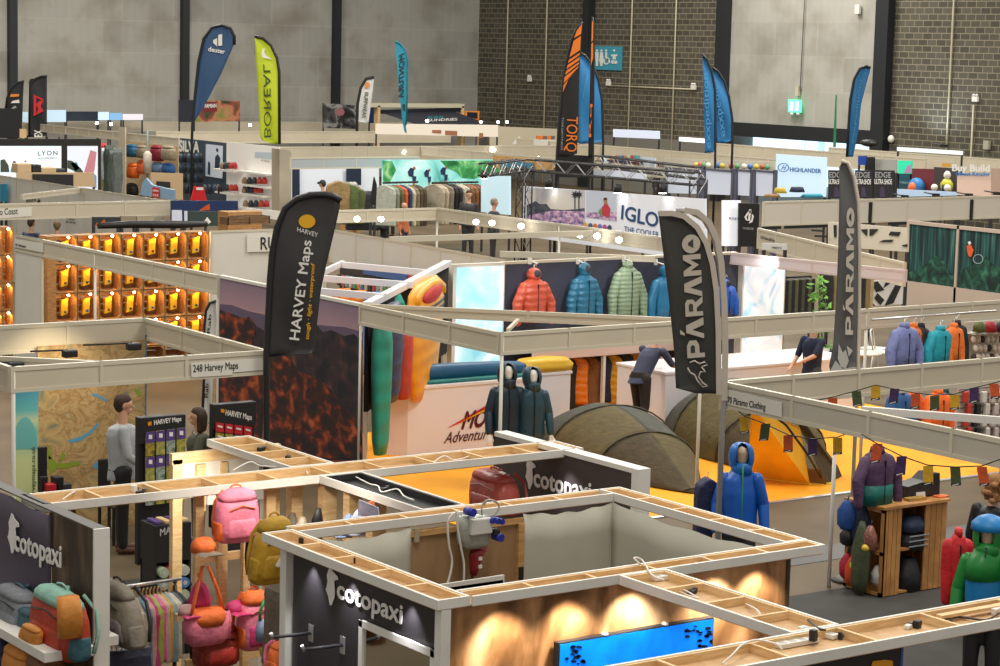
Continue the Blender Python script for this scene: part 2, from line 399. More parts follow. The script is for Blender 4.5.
# toilet sign
f = FX(WX - .1)
t = thing('toilet_sign', f.w(f.px(608,70)[0],0, f.px(608,70)[1]), 'turquoise toilet sign with white man, woman, wheelchair and baby symbols on block wall', 'sign')
p = [f.px(*q) for q in ((593.5,46),(621.5,46.5),(621,70.5),(593.5,69.5))]
MB(f).prism(p[::-1],0,.06).build('sign_board', mat('sign_turquoise', (.05,.33,.44),.5), t)
def pict(px0, kind):
    b = MB(f)
    def disc(x, y, r): b.prism([f.px(*q) for q in circle_pts(x, y, r, r * 1.0,10)],-.03,-.01)
    disc(px0,50.5,1.1)
    if kind == 'man': b.prism([f.px(*q) for q in ((px0 - 1.5,52),(px0 + 1.5,52),(px0 + 1.3,59),(px0 + .8,66),(px0 - .8,66),(px0 - 1.3,59))],-.03,-.01)
    if kind == 'woman': b.prism([f.px(*q) for q in ((px0 - 1.0,52),(px0 + 1.0,52),(px0 + 2.0,60),(px0 + .8,66),(px0 - .8,66),(px0 - 2.0,60))],-.03,-.01)
    if kind == 'chair':
        b.prism([f.px(*q) for q in ((px0 - .7,52),(px0 + .7,52),(px0 + .8,57.5),(px0 + 3,58),(px0 + 3.8,63),(px0 + 2.4,63),(px0 + 2,60),(px0 - .9,60))],-.03,-.01)
        c = circle_pts(px0 + .3,61.5,3.1,3.1,14,20,330); ci = circle_pts(px0 + .3,61.5,2.0,2.0,14,20,330)
        for i in range(len(c) - 1): b.prism([f.px(*q) for q in (c[i], c[i + 1], ci[i + 1], ci[i])],-.03,-.01)
    if kind == 'baby':
        b.prism([f.px(*q) for q in ((px0 - 3,54.5),(px0 + 3,54.5),(px0 + 3,56),(px0 + 1.4,56.5),(px0 + 1.4,59.5),(px0 - 1.4,59.5),(px0 - 1.4,56.5),(px0 - 3,56))],-.03,-.01)
        disc(px0 - 1.2,62,1.7); disc(px0 + 1.4,62.3,1.7)
    return b.build('pictogram', PRINTW, t)
for x, k in ((597.3, 'man'),(601.8, 'woman'),(606.5, 'chair'),(614.5, 'baby')): pict(x, k)
# small white emergency light boxes
def elight(px_, py, label, fr_, sc=1.0):
    u, z = fr_.px(px_, py); t = thing('emergency_light', fr_.w(u, 0, z - .13), label, 'light', 'emergency lights on the hall walls')
    MB(fr_).box(u - .13 * sc, u + .13 * sc, -.1,0, z - .13, z + .05).build('light_housing', WHITE, t, bevel=.01)
    for q in (-.07,.07): MB(fr_).ell(u + q * sc, -.06, z + .1,.055,.06,.05).build('lamp_head', mat('lens', (.8,.8,.8),.2), t)
elight(530.5,78.5, 'white twin-head emergency light on block wall left of the striped flag', fx)
elight(609.5,82.5, 'white twin-head emergency light on block wall under the toilet sign', fx)
elight(694.5,86.5, 'white twin-head emergency light beside the pair of blue feather flags', fx)
elight(976.5,98, 'white twin-head emergency light on the nearest block wall above a conduit', fx)
u, z = fx.px(859,9.5); tag(MB(fx).box(u - .12, u + .12,-.12,0, z - .17, z + .17).build('alarm_sounder', WHITE, bevel=.02), 'white wall box high up beside the dark column on concrete wall', 'alarm')
u, z = fx.px(893,139); tag(MB(fx).ell(u, -.1, z, .14,.1,.14).build('bell', WHITE), 'round white bell low on the block wall beside dark column', 'bell')
u, z = fx.px(988,145); tag(MB(fx).box(u - .12, u + .12,-.12,0, z - .15, z + .15).build('socket_box', mat('dull_box', (.4,.38,.3),.6)), 'dull square socket box at the foot of the block wall', 'box')
# exit sign hanging on its conduit
t = thing('exit_sign', fx.w(fx.px(797,112)[0],-.2, fx.px(797,112)[1]), 'glowing green and white exit sign with two lamps on concrete wall', 'sign')
p = [fx.px(*q) for q in ((792,112),(803.5,112.5),(803.5,100),(792,99.5))]
MB(fx).prism(p, -.2,-.1).build('sign_box', mat('exit_green', (.1,.75,.4),.4, emit=1.3), t)
for a in (794,799.3): MB(fx).prism([fx.px(a, 110.5), fx.px(a + 2.6,110.5), fx.px(a + 3,102), fx.px(a + .6,102)],-.22,-.2).build('pictogram', mat('exit_white', (1,1,1),.4, emit=1.6), t)
for a in (795,801): MB(fx).ell(*[fx.px(a, 114)[0],-.15, fx.px(a, 114)[1]],.07,.08,.06).build('lamp_head', mat('lens', (.8,.8,.8),.2), t)
u, z = fx.px(799,91); tag(MB(fx).box(u - .08, u + .08,-.12,0, z - .18, z + .18).build('junction_box', cream), 'cream junction box above the green exit sign', 'box')
u = fx.px(803,40)[0]; struct(MB(fx).tube([fx.w(u, -.04, z), fx.w(u + .1,-.04,14)],.02,5).build('trim_cable', mat('grey_cable', (.2,.2,.18),.6)))
# ================================================================== timber framed stand in the foreground
TZ, TH = 2.5,.06
TIMW = mat('white_timber', (.74,.72,.66),.5, noise=.05, nscale=3)
def header(label, x0, x1, y0, y1, n, ends=(1,1), black=False, base_m=None, drop=0.0):
    """open-topped ladder frame: white painted edges, raw pine inside, thin board at the bottom"""
    t = thing('timber_header', ((x0 + x1) / 2,(y0 + y1) / 2, TZ - TH), label, 'beam', 'open-topped timber headers of the front stand')
    alongx = (x1 - x0) > (y1 - y0)
    inner = BLACK if black else PINE
    def rail(a0, a1, b0, b1, c0, c1, e0, e1):
        MB().box(a0, a1, b0, b1, TZ - TH, TZ).box(c0, c1, e0, e1, TZ - TH + .002, TZ - .006,1).build('side_rail', [TIMW, inner], t)
    a, bb = .02,.018
    if alongx:
        rail(x0, x1, y0, y0 + a, x0 + a, x1 - a, y0 + a, y0 + a + bb); rail(x0, x1, y1 - a, y1, x0 + a, x1 - a, y1 - a - bb, y1 - a)
        if ends[0]: rail(x0, x0 + a, y0 + a, y1 - a, x0 + a, x0 + a + bb, y0 + a + bb, y1 - a - bb)
        if ends[1]: rail(x1 - a, x1, y0 + a, y1 - a, x1 - a - bb, x1 - a, y0 + a + bb, y1 - a - bb)
        for i in range(n):
            x = x0 + (x1 - x0) * (i + 1) / (n + 1); MB().box(x - .011, x + .011, y0 + a + bb, y1 - a - bb, TZ - TH + .004, TZ - .006).build('cross_brace', inner, t)
    else:
        rail(x0, x0 + a, y0, y1, x0 + a, x0 + a + bb, y0 + a, y1 - a); rail(x1 - a, x1, y0, y1, x1 - a - bb, x1 - a, y0 + a, y1 - a)
        if ends[0]: rail(x0 + a, x1 - a, y0, y0 + a, x0 + a + bb, x1 - a - bb, y0 + a, y0 + a + bb)
        if ends[1]: rail(x0 + a, x1 - a, y1 - a, y1, x0 + a + bb, x1 - a - bb, y1 - a - bb, y1 - a)
        for i in range(n):
            y = y0 + (y1 - y0) * (i + 1) / (n + 1); MB().box(x0 + a + bb, x1 - a - bb, y - .011, y + .011, TZ - TH + .004, TZ - .006).build('cross_brace', inner, t)
    MB().box(x0 + .01, x1 - .01, y0 + .01, y1 - .01, TZ - TH - .008, TZ - TH + .002).build('bottom_board', (BLACK if black else (base_m or PLY)), t)
    return t
header('long white-edged timber header running from purple wall across to the dark sign wall', 6.40,11.25,14.55,14.95,9)
header('short timber header joining the far side of the long one above white boards', 8.66,9.06,14.955,16.36,3)
header('black-lined header between the long header and the fabric-lined room', 8.68,9.06,13.10,14.545,0, black=True)
header('timber header above the dark llama sign wall of the fabric-lined room', 7.30,7.54,10.83,12.985,4)
header('timber header over the backlit copper wall nearest the camera side', 7.545,10.47,10.81,11.0,5, ends=(0,1))
header('timber header over the far side of the fabric-lined room carrying the cable box', 7.545,10.27,12.90,13.09,5, ends=(0,0))
header('timber header at the aisle end of the fabric-lined room', 10.28,10.48,11.005,13.09,4)
header('timber header running forward from the copper wall to the lowest header', 8.67,9.05,9.20,10.805,3)
header('lowest timber header crossing the foreground with a power strip in it', 5.6,12.4,8.80,9.19,9)

# loose gear lying in the headers
def cable(pts, label, col=(.75,.73,.68), r=.006, z=2.45, closed=False):
    ps = []
    for i, q in enumerate(pts):
        zz = q[2] if len(q) > 2 else z
        ps.append(Zp(q[0], q[1], zz))
    # smooth the path
    out = []
    for i in range(len(ps) - 1):
        a = ps[max(i - 1,0)]; b = ps[i]; c = ps[i + 1]; d = ps[min(i + 2, len(ps) - 1)]
        for k in range(6):
            t = k / 6; out.append(.5 * ((2 * b) + (c - a) * t + (2 * a - 5 * b + 4 * c - d) * t * t + (3 * b - a - 3 * c + d) * t ** 3))
    out.append(ps[-1])
    o = MB().tube(out, r, 6).build('electric_cable', mat('cable_%d' % int(col[0] * 99), col, .5)); return tag(o, label, 'cable', 'cables lying in the timber headers')
cable([(62,500,2.47),(72,493,2.49),(84,489,2.46),(96,493,2.46)], 'white cable arched at the purple-wall end of the long header')
cable([(232,471,2.47),(250,462,2.5),(262,466,2.46),(300,468,2.47),(308,474,2.46)], 'white cable in the long header where the short header joins it')
cable([(356,477,2.47),(370,484,2.46),(378,486,2.47),(382,492,2.45),(397,489,2.48),(404,496,2.46),(414,500,2.46)], 'tangled white cable on the black-lined header')
cable([(434,462,2.46),(444,456,2.48),(455,460,2.46),(470,456,2.47)], 'thin pale cable in the long header above the yellow carpet')
cable([(640,564,2.52),(634,558,2.56),(642,560,2.53),(652,575,2.5),(664,580,2.5)], 'white cable looped where copper wall and forward headers meet')
cable([(672,588,2.46),(684,590,2.47),(698,598,2.46),(690,596,2.46),(680,592,2.46)], 'white cable coiled in the forward header below the junction')
cable([(690,560,2.46),(700,557,2.5),(708,560,2.46)], 'small white cable loop in the copper wall header')
cable([(746,604,2.46),(757,610,2.48),(760,617,2.46),(752,616,2.46)], 'white cable end near the crossing of the lowest header')
cable([(722,664,2.46),(733,654,2.5),(742,645,2.52),(756,640,2.51),(776,644,2.49),(782,650,2.46)], 'long white cable bowed over the lowest header')
cable([(744,530,2.46),(752,530,2.48),(760,534,2.46)], 'white cable in the aisle end header of the room')
cable([(945,623,2.46),(958,617,2.46),(985,620,2.46),(999,613,2.46)], 'black lead lying in the lowest header toward the hooded jacket', (.03,.03,.03),.007)
cable([(806,618,2.47),(818,628,2.5),(826,630,2.5)], 'short black lead across the corner of the lowest header', (.03,.03,.03),.007)
def adapter(px_, py, label, s=(.05,.035,.03), col=None, rot=20, z=2.442):
    s = tuple(q * .68 for q in s)
    p = Zp(px_, py, z); f = Fr(p.x, p.y, rot)
    t = thing('plug_adapter', (p.x, p.y, z), label, 'adapter', 'small power adapters lying in the timber headers')
    MB(f).box(-s[0], s[0],-s[1], s[1], z, z + s[2] * 2).build('adapter_case', col or BLACK, t, bevel=.006)
    MB(f).box(s[0] - .002, s[0] + .02,-.012,.012, z + .01, z + .035).build('cable_gland', mat('dark_gland', (.1,.1,.1),.5), t)
adapter(42,500, 'black adapter at the purple-wall end of the long header')
adapter(85,495, 'small black adapter beside the arched cable in the long header', (.04,.02,.015))
adapter(134,492, 'white plug beside a black adapter in the long header', (.03,.03,.04), WHITE)
adapter(140,494, 'flat black adapter in the long header in front of map rack', (.05,.025,.02))
adapter(261,451, 'black adapter lying in the short header above white boards', (.05,.03,.025))
adapter(288,461, 'tilted black adapter in the short header near the junction', (.05,.03,.035), rot=50)
adapter(306,473, 'black adapter lying at the junction of long and short headers', (.05,.03,.02))
adapter(210,481, 'grey round adapter in the long header above pink backpack', (.03,.03,.03), mat('mid_grey', (.2,.2,.2),.5))
adapter(384,491, 'black adapter amid tangled cable on the black-lined header', (.05,.03,.02))
adapter(421,461, 'black adapter in the long header left of centre above yellow carpet', (.06,.03,.015))
adapter(456,456, 'black adapter in the long header near the counter front', (.06,.03,.02))
adapter(519,449, 'black adapter near the sign wall end of the long header', (.05,.03,.03))
adapter(303,543, 'black adapter in the llama wall header at its far corner', (.04,.03,.03))
adapter(355,563, 'small black adapter halfway along the llama wall header', (.03,.03,.03))
adapter(772,534, 'dark adapter in the aisle end header of the room', (.03,.02,.02))
adapter(692,594, 'black adapter beside coiled cable in the forward header', (.045,.03,.02))
adapter(773,621, 'tiny black adapter in the forward header near the lowest header', (.015,.015,.015))
adapter(917,628, 'round black and white plug in the right part of lowest header', (.035,.03,.035))
adapter(908,629, 'white plug body beside the round black plug', (.04,.025,.02), WHITE)
adapter(947,621, 'black connector on the lead toward the hooded jacket', (.03,.02,.015))
adapter(996,614, 'white plug at the far right of the lowest header', (.06,.03,.03), WHITE)
adapter(840,640, 'black clip standing at the corner of the lowest header', (.008,.02,.035))
# power strips
def strip(x, y, L, rot, label, n):
    p = Zp(x, y, 2.445); f = Fr(p.x, p.y, rot); t = thing('power_strip', p, label, 'power strip', 'white power strips in the timber headers')
    MB(f).box(-L / 2, L / 2,-.03,.03,2.445,2.475).build('strip_body', WHITE, t, bevel=.005)
    for i in range(n):
        u = -L / 2 + L * (i + .5) / n; MB(f).box(u - .02, u + .02,-.02,.02,2.475,2.477).build('socket', mat('socket_grey', (.45,.45,.43),.5), t)
strip(797,645,.30,0, 'white power strip lying in the lowest header beside a black plug', 4)
adapter(813,641, 'upright black plug standing on the white power strip', (.03,.03,.05), z=2.47)
strip(665,579,.20,0, 'white power strip at the meeting of copper wall and forward headers', 3)
strip(818,635,.26,-80, 'white power strip across the corner of the lowest header', 3)
tag(MB().box(*[Zp(918,618,2.45).x + q for q in (.05,.75)],9.05,9.1,2.47,2.49).build('loose_batten', PINE), 'loose pine batten lying in the right part of lowest header', 'batten')

# ---- dark llama sign wall with door
WLX, WLY = 7.40,10.90
CHAR = mat('charcoal_board', (.030,.027,.030),.38)
fr = FX(WLX)
ua, ub = fr.px(293,600)[0],-WLY - .005
dl, dr = fr.px(362,640)[0], fr.px(437,660)[0]
zt = (fr.px(365,618)[1] + fr.px(437,652)[1]) / 2
t = thing('sign_wall', (WLX, (12.7 + WLY) / 2,0), 'charcoal wall with large white llama logo and a white framed mirror', 'wall')
MB(fr).box(ua, ub, 0,.06,.3,2.435).build('board', CHAR, t)
def logo(fr_, parent, llama, txt, m_=PRINTW):
    mark(fr_, llama, m_, parent, name='llama_emblem', d=-.006)
    lettering(fr_, 'cotopaxi', txt[0], txt[1], txt[2], m_, parent, bold=.025, d=-.006)
def llama_pts(px0, py0, sc, skew=0.0, hs=1.0):
    """llama silhouette: px0, py0 top of the ear; sc height in px"""
    pts = [(.30,0),(.42,.04),(.46,.10),(.78,.20),(.80,.28),(.62,.31),(.56,.36),(.60,.60),(.58,.76),(.40,.99),(.30,1.0),(.20,.78),(.04,.62),(.10,.58),(.16,.40),(.12,.25),(.20,.14)]
    return [(px0 + (a - .3) * sc * .42 * hs, py0 + b * sc + (a - .3) * sc * .42 * skew * hs) for a, b in pts]
lw = FX(WLX)
logo(lw, t, llama_pts(331,566,39,.35,1.0),((338,603),(402.5,630),(339,580)))
fp = FX(WLX - .01)
# mirror in a white frame
q = [fp.px(361,618), fp.px(437,651)]
u0, u1, zt = q[0][0], q[1][0],0
ztop = (q[0][1] + q[1][1]) / 2
MB(fp).box(u0, u0 + .05,-.02,0,.3, ztop).box(u1 - .05, u1,-.02,0,.3, ztop).box(u0, u1,-.02,0, ztop - .05, ztop).build('mirror_frame', WHITE, t, bevel=.004)
MB(fp).box(u0 + .05, u1 - .05,-.004,0,.35, ztop - .05).build('mirror_glass', mat('mirror', (.62,.64,.60),.06,1), t)
# white corner post and edge post
tag(MB().box(7.33,7.40,10.83,10.90,0,2.435).build('corner_post', TIMW), 'white corner post between llama sign wall and backlit copper wall', 'post')
a = fr.px(290,600)[0]
tag(MB().box(7.36,7.46,-a - .01,-a + .07,0,2.435).build('edge_post', TIMW), 'white edge post at the bag-lattice end of llama sign wall', 'post')
# display arms on the sign wall
def arm(px_, py, L, label, wd):
    u, z = fr.px(px_, py); t = thing('display_hook', fr.w(u, 0, z), label, 'hook', 'display arms on the llama sign wall')
    MB(fr).box(u - .03, u + .03,-.008,0, z - .06, z + .06).build('wall_plate', STEEL, t, bevel=.004)
    MB(fr).tube([fr.w(u, 0, z), fr.w(u, -L, z + .01)],.012,8).build('arm_rod', DARK, t)
    MB(fr).tube([fr.w(u, -L, z + .0), fr.w(u, -L - .02, z + .04)],.013,8).build('arm_tip', STEEL, t)
arm(311.5,633,.29, 'dark display arm holding the orange bag on the sign wall', 0)
arm(343,645,.29, 'dark display arm nearest the mirror on the sign wall', 0)
# ---- copper wall
cop = picture('copper_print', [(.32,(.07,.03,.012)),(.42,(.24,.11,.04)),(.50,(.50,.26,.11)),(.58,(.70,.42,.21)),(.70,(.85,.64,.40))],(1.6,1.6,.6),1.5,10,.6, rough=.4)
t = thing('copper_wall', (9.3, WLY, 0), 'wall printed with warm copper forest light above a screen', 'wall')
MB().box(7.405,10.2, WLY, WLY + .06,.3,2.435).build('printed_board', cop, t)
MB().box(10.2,10.23, WLY - .01, WLY + .07,.0,2.435).build('edge_strip', mat('dark_bronze', (.05,.03,.015),.5), t)
for px_ in (500,566,628,712,754):
    x = FY(WLY).px(px_, 600)[0]
    spot((x, WLY - .16,2.42),(x, WLY + .10,1.3),34,105,(1,.93,.82),.03)
for y in (12.45,11.95,11.25):
    spot((WLX - .07, y, 2.43),(WLX + .03, y, 1.7),22,80,(.95,.93,1),.02)
f = FY(WLY - .07)
t = thing('wall_screen', f.w(f.px(636,640)[0],0,1.2), 'wide bright blue screen with dark leaves at both edges on copper wall', 'screen')
a, b_ = f.px(558.5,642), f.px(714,618)
zt = (a[1] + b_[1]) / 2
MB(f).box(a[0], b_[0],0,.05, zt - .72, zt).build('screen_case', BLACK, t, bevel=.004)
MB(f).box(a[0] + .012, b_[0] - .012,-.004,0, zt - .705, zt - .012).build('screen_panel', mat('screen_blue', (.0,.16,.78),.3, emit=.75, noise=.25, nscale=5), t)
for (cx, cy, n_) in ((575,652,9),(700,629,11),(582,657,6),(706,640,9),(692,632,6)):
    b = MB(f)
    for _ in range(n_):
        x, y, r = cx + random.uniform(-9,9), cy + random.uniform(-6,7), random.uniform(1.2,3.4)
        o = [f.px(x + r * random.uniform(.7,1.2) * math.cos(i), y + r * .7 * random.uniform(.6,1.2) * math.sin(i)) for i in (0,.8,1.6,2.4,3.2,4,4.8,5.6)]
        o = [(min(max(u, a[0] + .014), b_[0] - .014), min(z, zt - .014)) for u, z in o]
        b.prism(o, -.008,-.005)
    b.build('leaf_silhouette', mat('leaf_dark', (.0,.012,.04),.4), t)
for x in (607,667): MB(f).box(f.px(x, 600)[0] - .012, f.px(x, 600)[0] + .012,-.01,.03, zt, zt + .014).build('screen_clip', WHITE, t)
# ---- fabric lined room
FAB = mat('cream_fabric', (.50,.485,.40),.9, bump=.5, bscale=2.2)
f = FY(12.90)
t = thing('room_back_wall', (9,12.9,0), 'cream fabric lining with pine framed plywood door seen over the header', 'wall')
x0, x1, x2, x3 = 7.6, f.px(411.5,540)[0], f.px(523,530)[0],10.28
def sagging(a, b_, f_, name, n=20, sag=.035, d=0.0):
    def fn(p, q):
        u = a + (b_ - a) * p; top = 2.43 - sag * math.sin(PI * min(max(p, 0),1)) - .008 * math.sin(p * 23)
        return f_.w(u, d - .012 * math.sin(p * 15 + q * 3) * (1 - .5 * q),.4 + (top - .4) * q)
    return MB(f_).sheet(fn, n, 10,.006).build(name, FAB, t)
sagging(x0, x1, f, 'fabric_lining'); sagging(x2, x3, f, 'fabric_lining')
MB(f).box(x1, x2,.01,.04,.4,2.36).build('plywood_door', wood('door_ply', (.30,.17,.075),(.38,.23,.11),(2,2,.6),3), t)
MB(f).box(x1, x2,-.01,.03,2.36,2.40).box(x2 - .05, x2,-.02,.01,.4,2.36).build('door_frame', PINE_D, t)
u, z = f.px(519,573); MB(f).box(u - .02, u + .02,-.03,-.01, z - .25, z + .05).build('door_closer', BLACK, t)
u, z = f.px(416,535); MB(f).box(u - .02, u + .02,-.015,-.0, z - .05, z + .05).build('switch_plate', mat('mid_plate', (.4,.33,.22),.6), t)
t = thing('room_side_wall', (10.28,12,0), 'cream fabric lining sagging under the aisle end header', 'wall')
sagging(-12.9,-11.0, FX(10.27), 'fabric_lining', 22,.045)
p0, p1 = f.px(446,600), f.px(505,577)
tag(MB(FY(12.6)).prism([FY(12.6).px(*q) for q in ((432,592),(504.5,590),(504.5,575),(432,586))],0,.02).box(FY(12.6).px(434,590)[0], FY(12.6).px(503,590)[0],.0,.02,0, FY(12.6).px(432,590)[1]).build('white_board', WHITE), 'white board standing in front of the plywood door', 'board')
# cable box hanging on the door side of header
f = FY(12.86)
c = f.px(466,527)
t = thing('distribution_box', f.w(c[0],0, f.px(466,546)[1]), 'clear grey distribution box with blue sockets hanging on the room header', 'box')
MB(f).loft([(f.px(467,545)[0],-.09, f.px(466,545)[1],.09,.05),(f.px(466,540)[0],-.09, f.px(466,540)[1],.125,.07),(f.px(466,520)[0],-.09, f.px(466,520)[1],.12,.075),(f.px(466,512)[0],-.09, f.px(466,512)[1],.10,.06)],20, power=3.5).build('clear_housing', mat('clear_plastic', (.36,.38,.33),.15, bump=.6, bscale=18), t)
MB(f).box(f.px(457,520)[0], f.px(478,520)[0],-.19,-.15, f.px(466,530)[1], f.px(466,514)[1]).build('white_module', mat('module', (.62,.62,.58),.4), t, bevel=.01)
for (x, y, r) in ((457,507.5,.03),(477,515.5,.022),(482,516,.022),(486,516.5,.022),(484.5,532.5,.03)):
    u, z = f.px(x, y); MB(f).tube([f.w(u, -.21, z), f.w(u, -.12, z)], r, 12).build('blue_socket', mat('socket_blue', (.015,.03,.32),.4), t)
u, z = f.px(482,527); MB(f).box(u - .03, u + .02,-.2,-.14, z - .02, z + .02).build('black_socket', BLACK, t, bevel=.005)
b = f.px(470,548)
t = thing('fire_extinguisher', f.w(b[0],0, f.px(468,574)[1]), 'narrow dark red extinguisher below the clear distribution box', 'extinguisher')
MB(f).loft([(f.px(467,573)[0],-.08, f.px(466,573)[1],.022,.03),(f.px(468,566)[0],-.08, f.px(466,566)[1],.035,.035),(f.px(470,553)[0],-.08, f.px(466,553)[1],.055,.045),(f.px(473,548)[0],-.08, f.px(473,547)[1],.07,.05)],14).build('body', mat('ext_red', (.25,.012,.02),.35), t)
for y in (555,563): u, z = f.px(470, y); MB(f).box(u - .012, u + .014,-.135,-.12, z - .012, z + .012).build('label_patch', WHITE, t)
MB(f).tube([f.w(f.px(466,574)[0],-.08, f.px(466,574)[1]), f.w(f.px(465,584)[0],-.08, f.px(465,584)[1])],.012,6).build('hose', BLACK, t)
def hang(pts, label, fr_=f, r=.009, col=(.70,.68,.6)):
    ps = [fr_.w(fr_.px(x, y, -.16)[0],-.16, fr_.px(x, y, -.16)[1]) for x, y in pts]
    out = []
    for i in range(len(ps) - 1):
        a = ps[max(i - 1,0)]; b = ps[i]; c = ps[i + 1]; d = ps[min(i + 2, len(ps) - 1)]
        for k in range(6):
            tt = k / 6; out.append(.5 * ((2 * b) + (c - a) * tt + (2 * a - 5 * b + 4 * c - d) * tt * tt + (3 * b - a - 3 * c + d) * tt ** 3))
    out.append(ps[-1]); tag(MB().tube(out, r, 6).build('electric_cable', mat('cable_h%d' % int(col[0] * 99), col, .5)), label, 'cable')
hang([(454,513),(448,522),(449,545),(452,560),(450,575),(446,588)], 'white cable hanging down the door left of distribution box')
hang([(456,510),(458,530),(461,548),(464,565),(463.5,588)], 'white cable hanging down past the red extinguisher')
hang([(484,505),(488,500),(496,502),(499,507),(495,514),(488,518),(486,530)], 'grey cable looped between sockets and the room header', r=.007, col=(.35,.34,.3))
hang([(482,515),(482,506),(486,500)], 'short grey lead rising from the blue sockets', r=.006, col=(.35,.34,.3))

# ---- dark sign wall at the back end
fr = FX(11.05)
t = thing('sign_wall', (11.1,14.4,0), 'dark brown-grey wall with white llama logo under the end of the long header', 'wall')
MB().box(11.05,11.16,13.64,15.55,0,2.46).build('board', mat('umber_board', (.055,.043,.042),.45), t)
MB().box(11.04,11.17,13.56,13.64,0,2.5).box(11.04,11.17,13.64,15.55,2.46,2.5).build('white_edge', TIMW, t)
logo(fr, t, llama_pts(529.6,457,32,.25),((534.5,491.5),(591,507),(535,469)))
spot((10.9,14.52,2.43),(11.04,14.35,1.9),9,75,(.95,.93,1),.03)
# ---- purple sign wall on the left
fr = FX(6.36)
t = thing('sign_wall', (6.42,14.5,0), 'purple and brown printed wall with white llama logo behind backpacks on a shelf', 'wall')
ue = fr.px(93.5,560)[0]; us = fr.px(52,540)[0]
MB(fr).box(us, ue, .0,.1,0,2.49).build('forest_print', picture('forest_brown', [(.35,(.012,.011,.008)),(.5,(.05,.032,.018)),(.62,(.12,.075,.04)),(.75,(.22,.17,.1))],(1,3.5,.5),1.4,6,.6), t)
def fn(a, b): return fr.w(-16.2 + (us + 16.2) * a, -.015 - .012 * math.sin(a * 9 + b * 5),.2 + 2.26 * b + .01 * math.sin(a * 14))
MB(fr).sheet(fn, 20,12,.012).build('purple_fabric', mat('purple_cloth', (.075,.06,.085),.8, bump=.5, bscale=3), t)
MB(fr).box(-16.2, ue, 0,.1,2.49,2.5).build('top_edge', mat('dark_edge', (.10,.095,.085),.6), t)
MB(fr).box(ue, ue + .02,-.005,.112,0,2.5).build('white_end', TIMW, t)
fl_ = FX(6.335)
logo(fl_, t, llama_pts(12.5,513,40,.35,.9),((15.5,556.5),(62,574.5),(15.5,530)))
# shelves
def shelf(label, x0, x1, y0, y1, z):
    t = thing('wall_shelf', ((x0 + x1) / 2,(y0 + y1) / 2, z - .07), label, 'shelf'); MB().box(x0, x1, y0, y1, z - .07, z).build('shelf_board', TIMW, t, bevel=.004)
    for y in (y0 + .3, y1 - .4): MB().box((x0 + x1) / 2 - .02,(x0 + x1) / 2 + .02, y - .02, y, z - .16, z - .07).build('shelf_bracket', WHITE, t)
SZ = 1.70
pa = Zp(53,658, SZ)
shelf('white shelf on purple wall carrying three packs', pa.x, 6.35,13.58,16, SZ)
pb = Zp(134,643, SZ)
shelf('white shelf on the far side of purple wall carrying a grey bag', 6.47, pb.x, 13.75,15.6, SZ)

# ---- bag lattice of pine studs
t = thing('stud_lattice', (8.1,14.75,0), 'pine stud lattice hung with pink and orange bags', 'display stand')
f = FY(14.75)
def stud(x0, x1, y, z0, z1, fr_=f, dep=.05, name='stud', m_=PINE):
    u0, u1 = fr_.px(x0, y)[0], fr_.px(x1, y)[0]; return MB(fr_).box(u0, u1,0, dep, z0, z1).build(name, m_, t)
for a, b_ in ((195.5,204),(218.5,227.5),(243.5,250),(266,275)): stud(a, b_, 560,.3,2.43)
for yy, x0, x1 in ((558,200,262),(613,180,262),(660,190,275)):
    u0, u1 = f.px(x0, yy)[0], f.px(x1, yy)[0]; z = f.px(228, yy)[1]; MB(f).box(u0, u1,.05,.09, z - .03, z + .03).build('cross_rail', PINE, t)
t = thing('post_screen', (8.6,16.3,0), 'tall pine post and rail frame closed with white boards behind the long header', 'screen')
f2 = FY(16.30)
stud(172.5,182,560,0,2.36, f2,.06); 
for a, b_ in ((197.5,206),(223,228)): stud(a, b_, 460,1.9,2.3, f2,.05)
ur = [f2.px(172.5,450)[0], f2.px(281,450)[0]]; MB(f2).box(ur[0], ur[1],0,.06,2.32,2.41).build('top_rail', PINE, t)
MB(f2).box(f2.px(183,460)[0], f2.px(262,460)[0],.05,.07, f2.px(220,496)[1],2.32).build('white_infill', WHITE, t)
MB(f2).box(f2.px(207,490)[0], f2.px(272,490)[0],-.02,.04, f2.px(240,501)[1], f2.px(240,488)[1]).box(f2.px(262.5,500)[0], f2.px(272,500)[0],-.02,.04,0, f2.px(240,501)[1]).build('white_door_frame', TIMW, t)
t = thing('stud_screen', (8.74,13.9,0), 'row of bare pine studs below the black-lined header', 'screen')
f3 = FY(14.88)
for a, b_ in ((273.5,280),(292,303)): stud(a, b_, 490,0,2.43, f3,.09)
f4 = FX(8.72)
for a in (318,343.5,367):
    u = f4.px(a, 480)[0]; MB(f4).box(u, u + .09,0,.12,0,2.43).build('stud', PINE, t)

spot((8.3,15.6,2.44),(8.2,16.3,1.9),40,120,(1,.9,.75),.05)
for x, y in ((7.7,14.2),(8.2,14.2),(8.6,14.0)): spot((x, y - .3,2.9),(x, 14.7,1.7),14,90,(1,.9,.75),.05)
spot((8.2,13.9,2.9),(8.75,14.0,1.8),14,120,(1,.9,.75),.05)
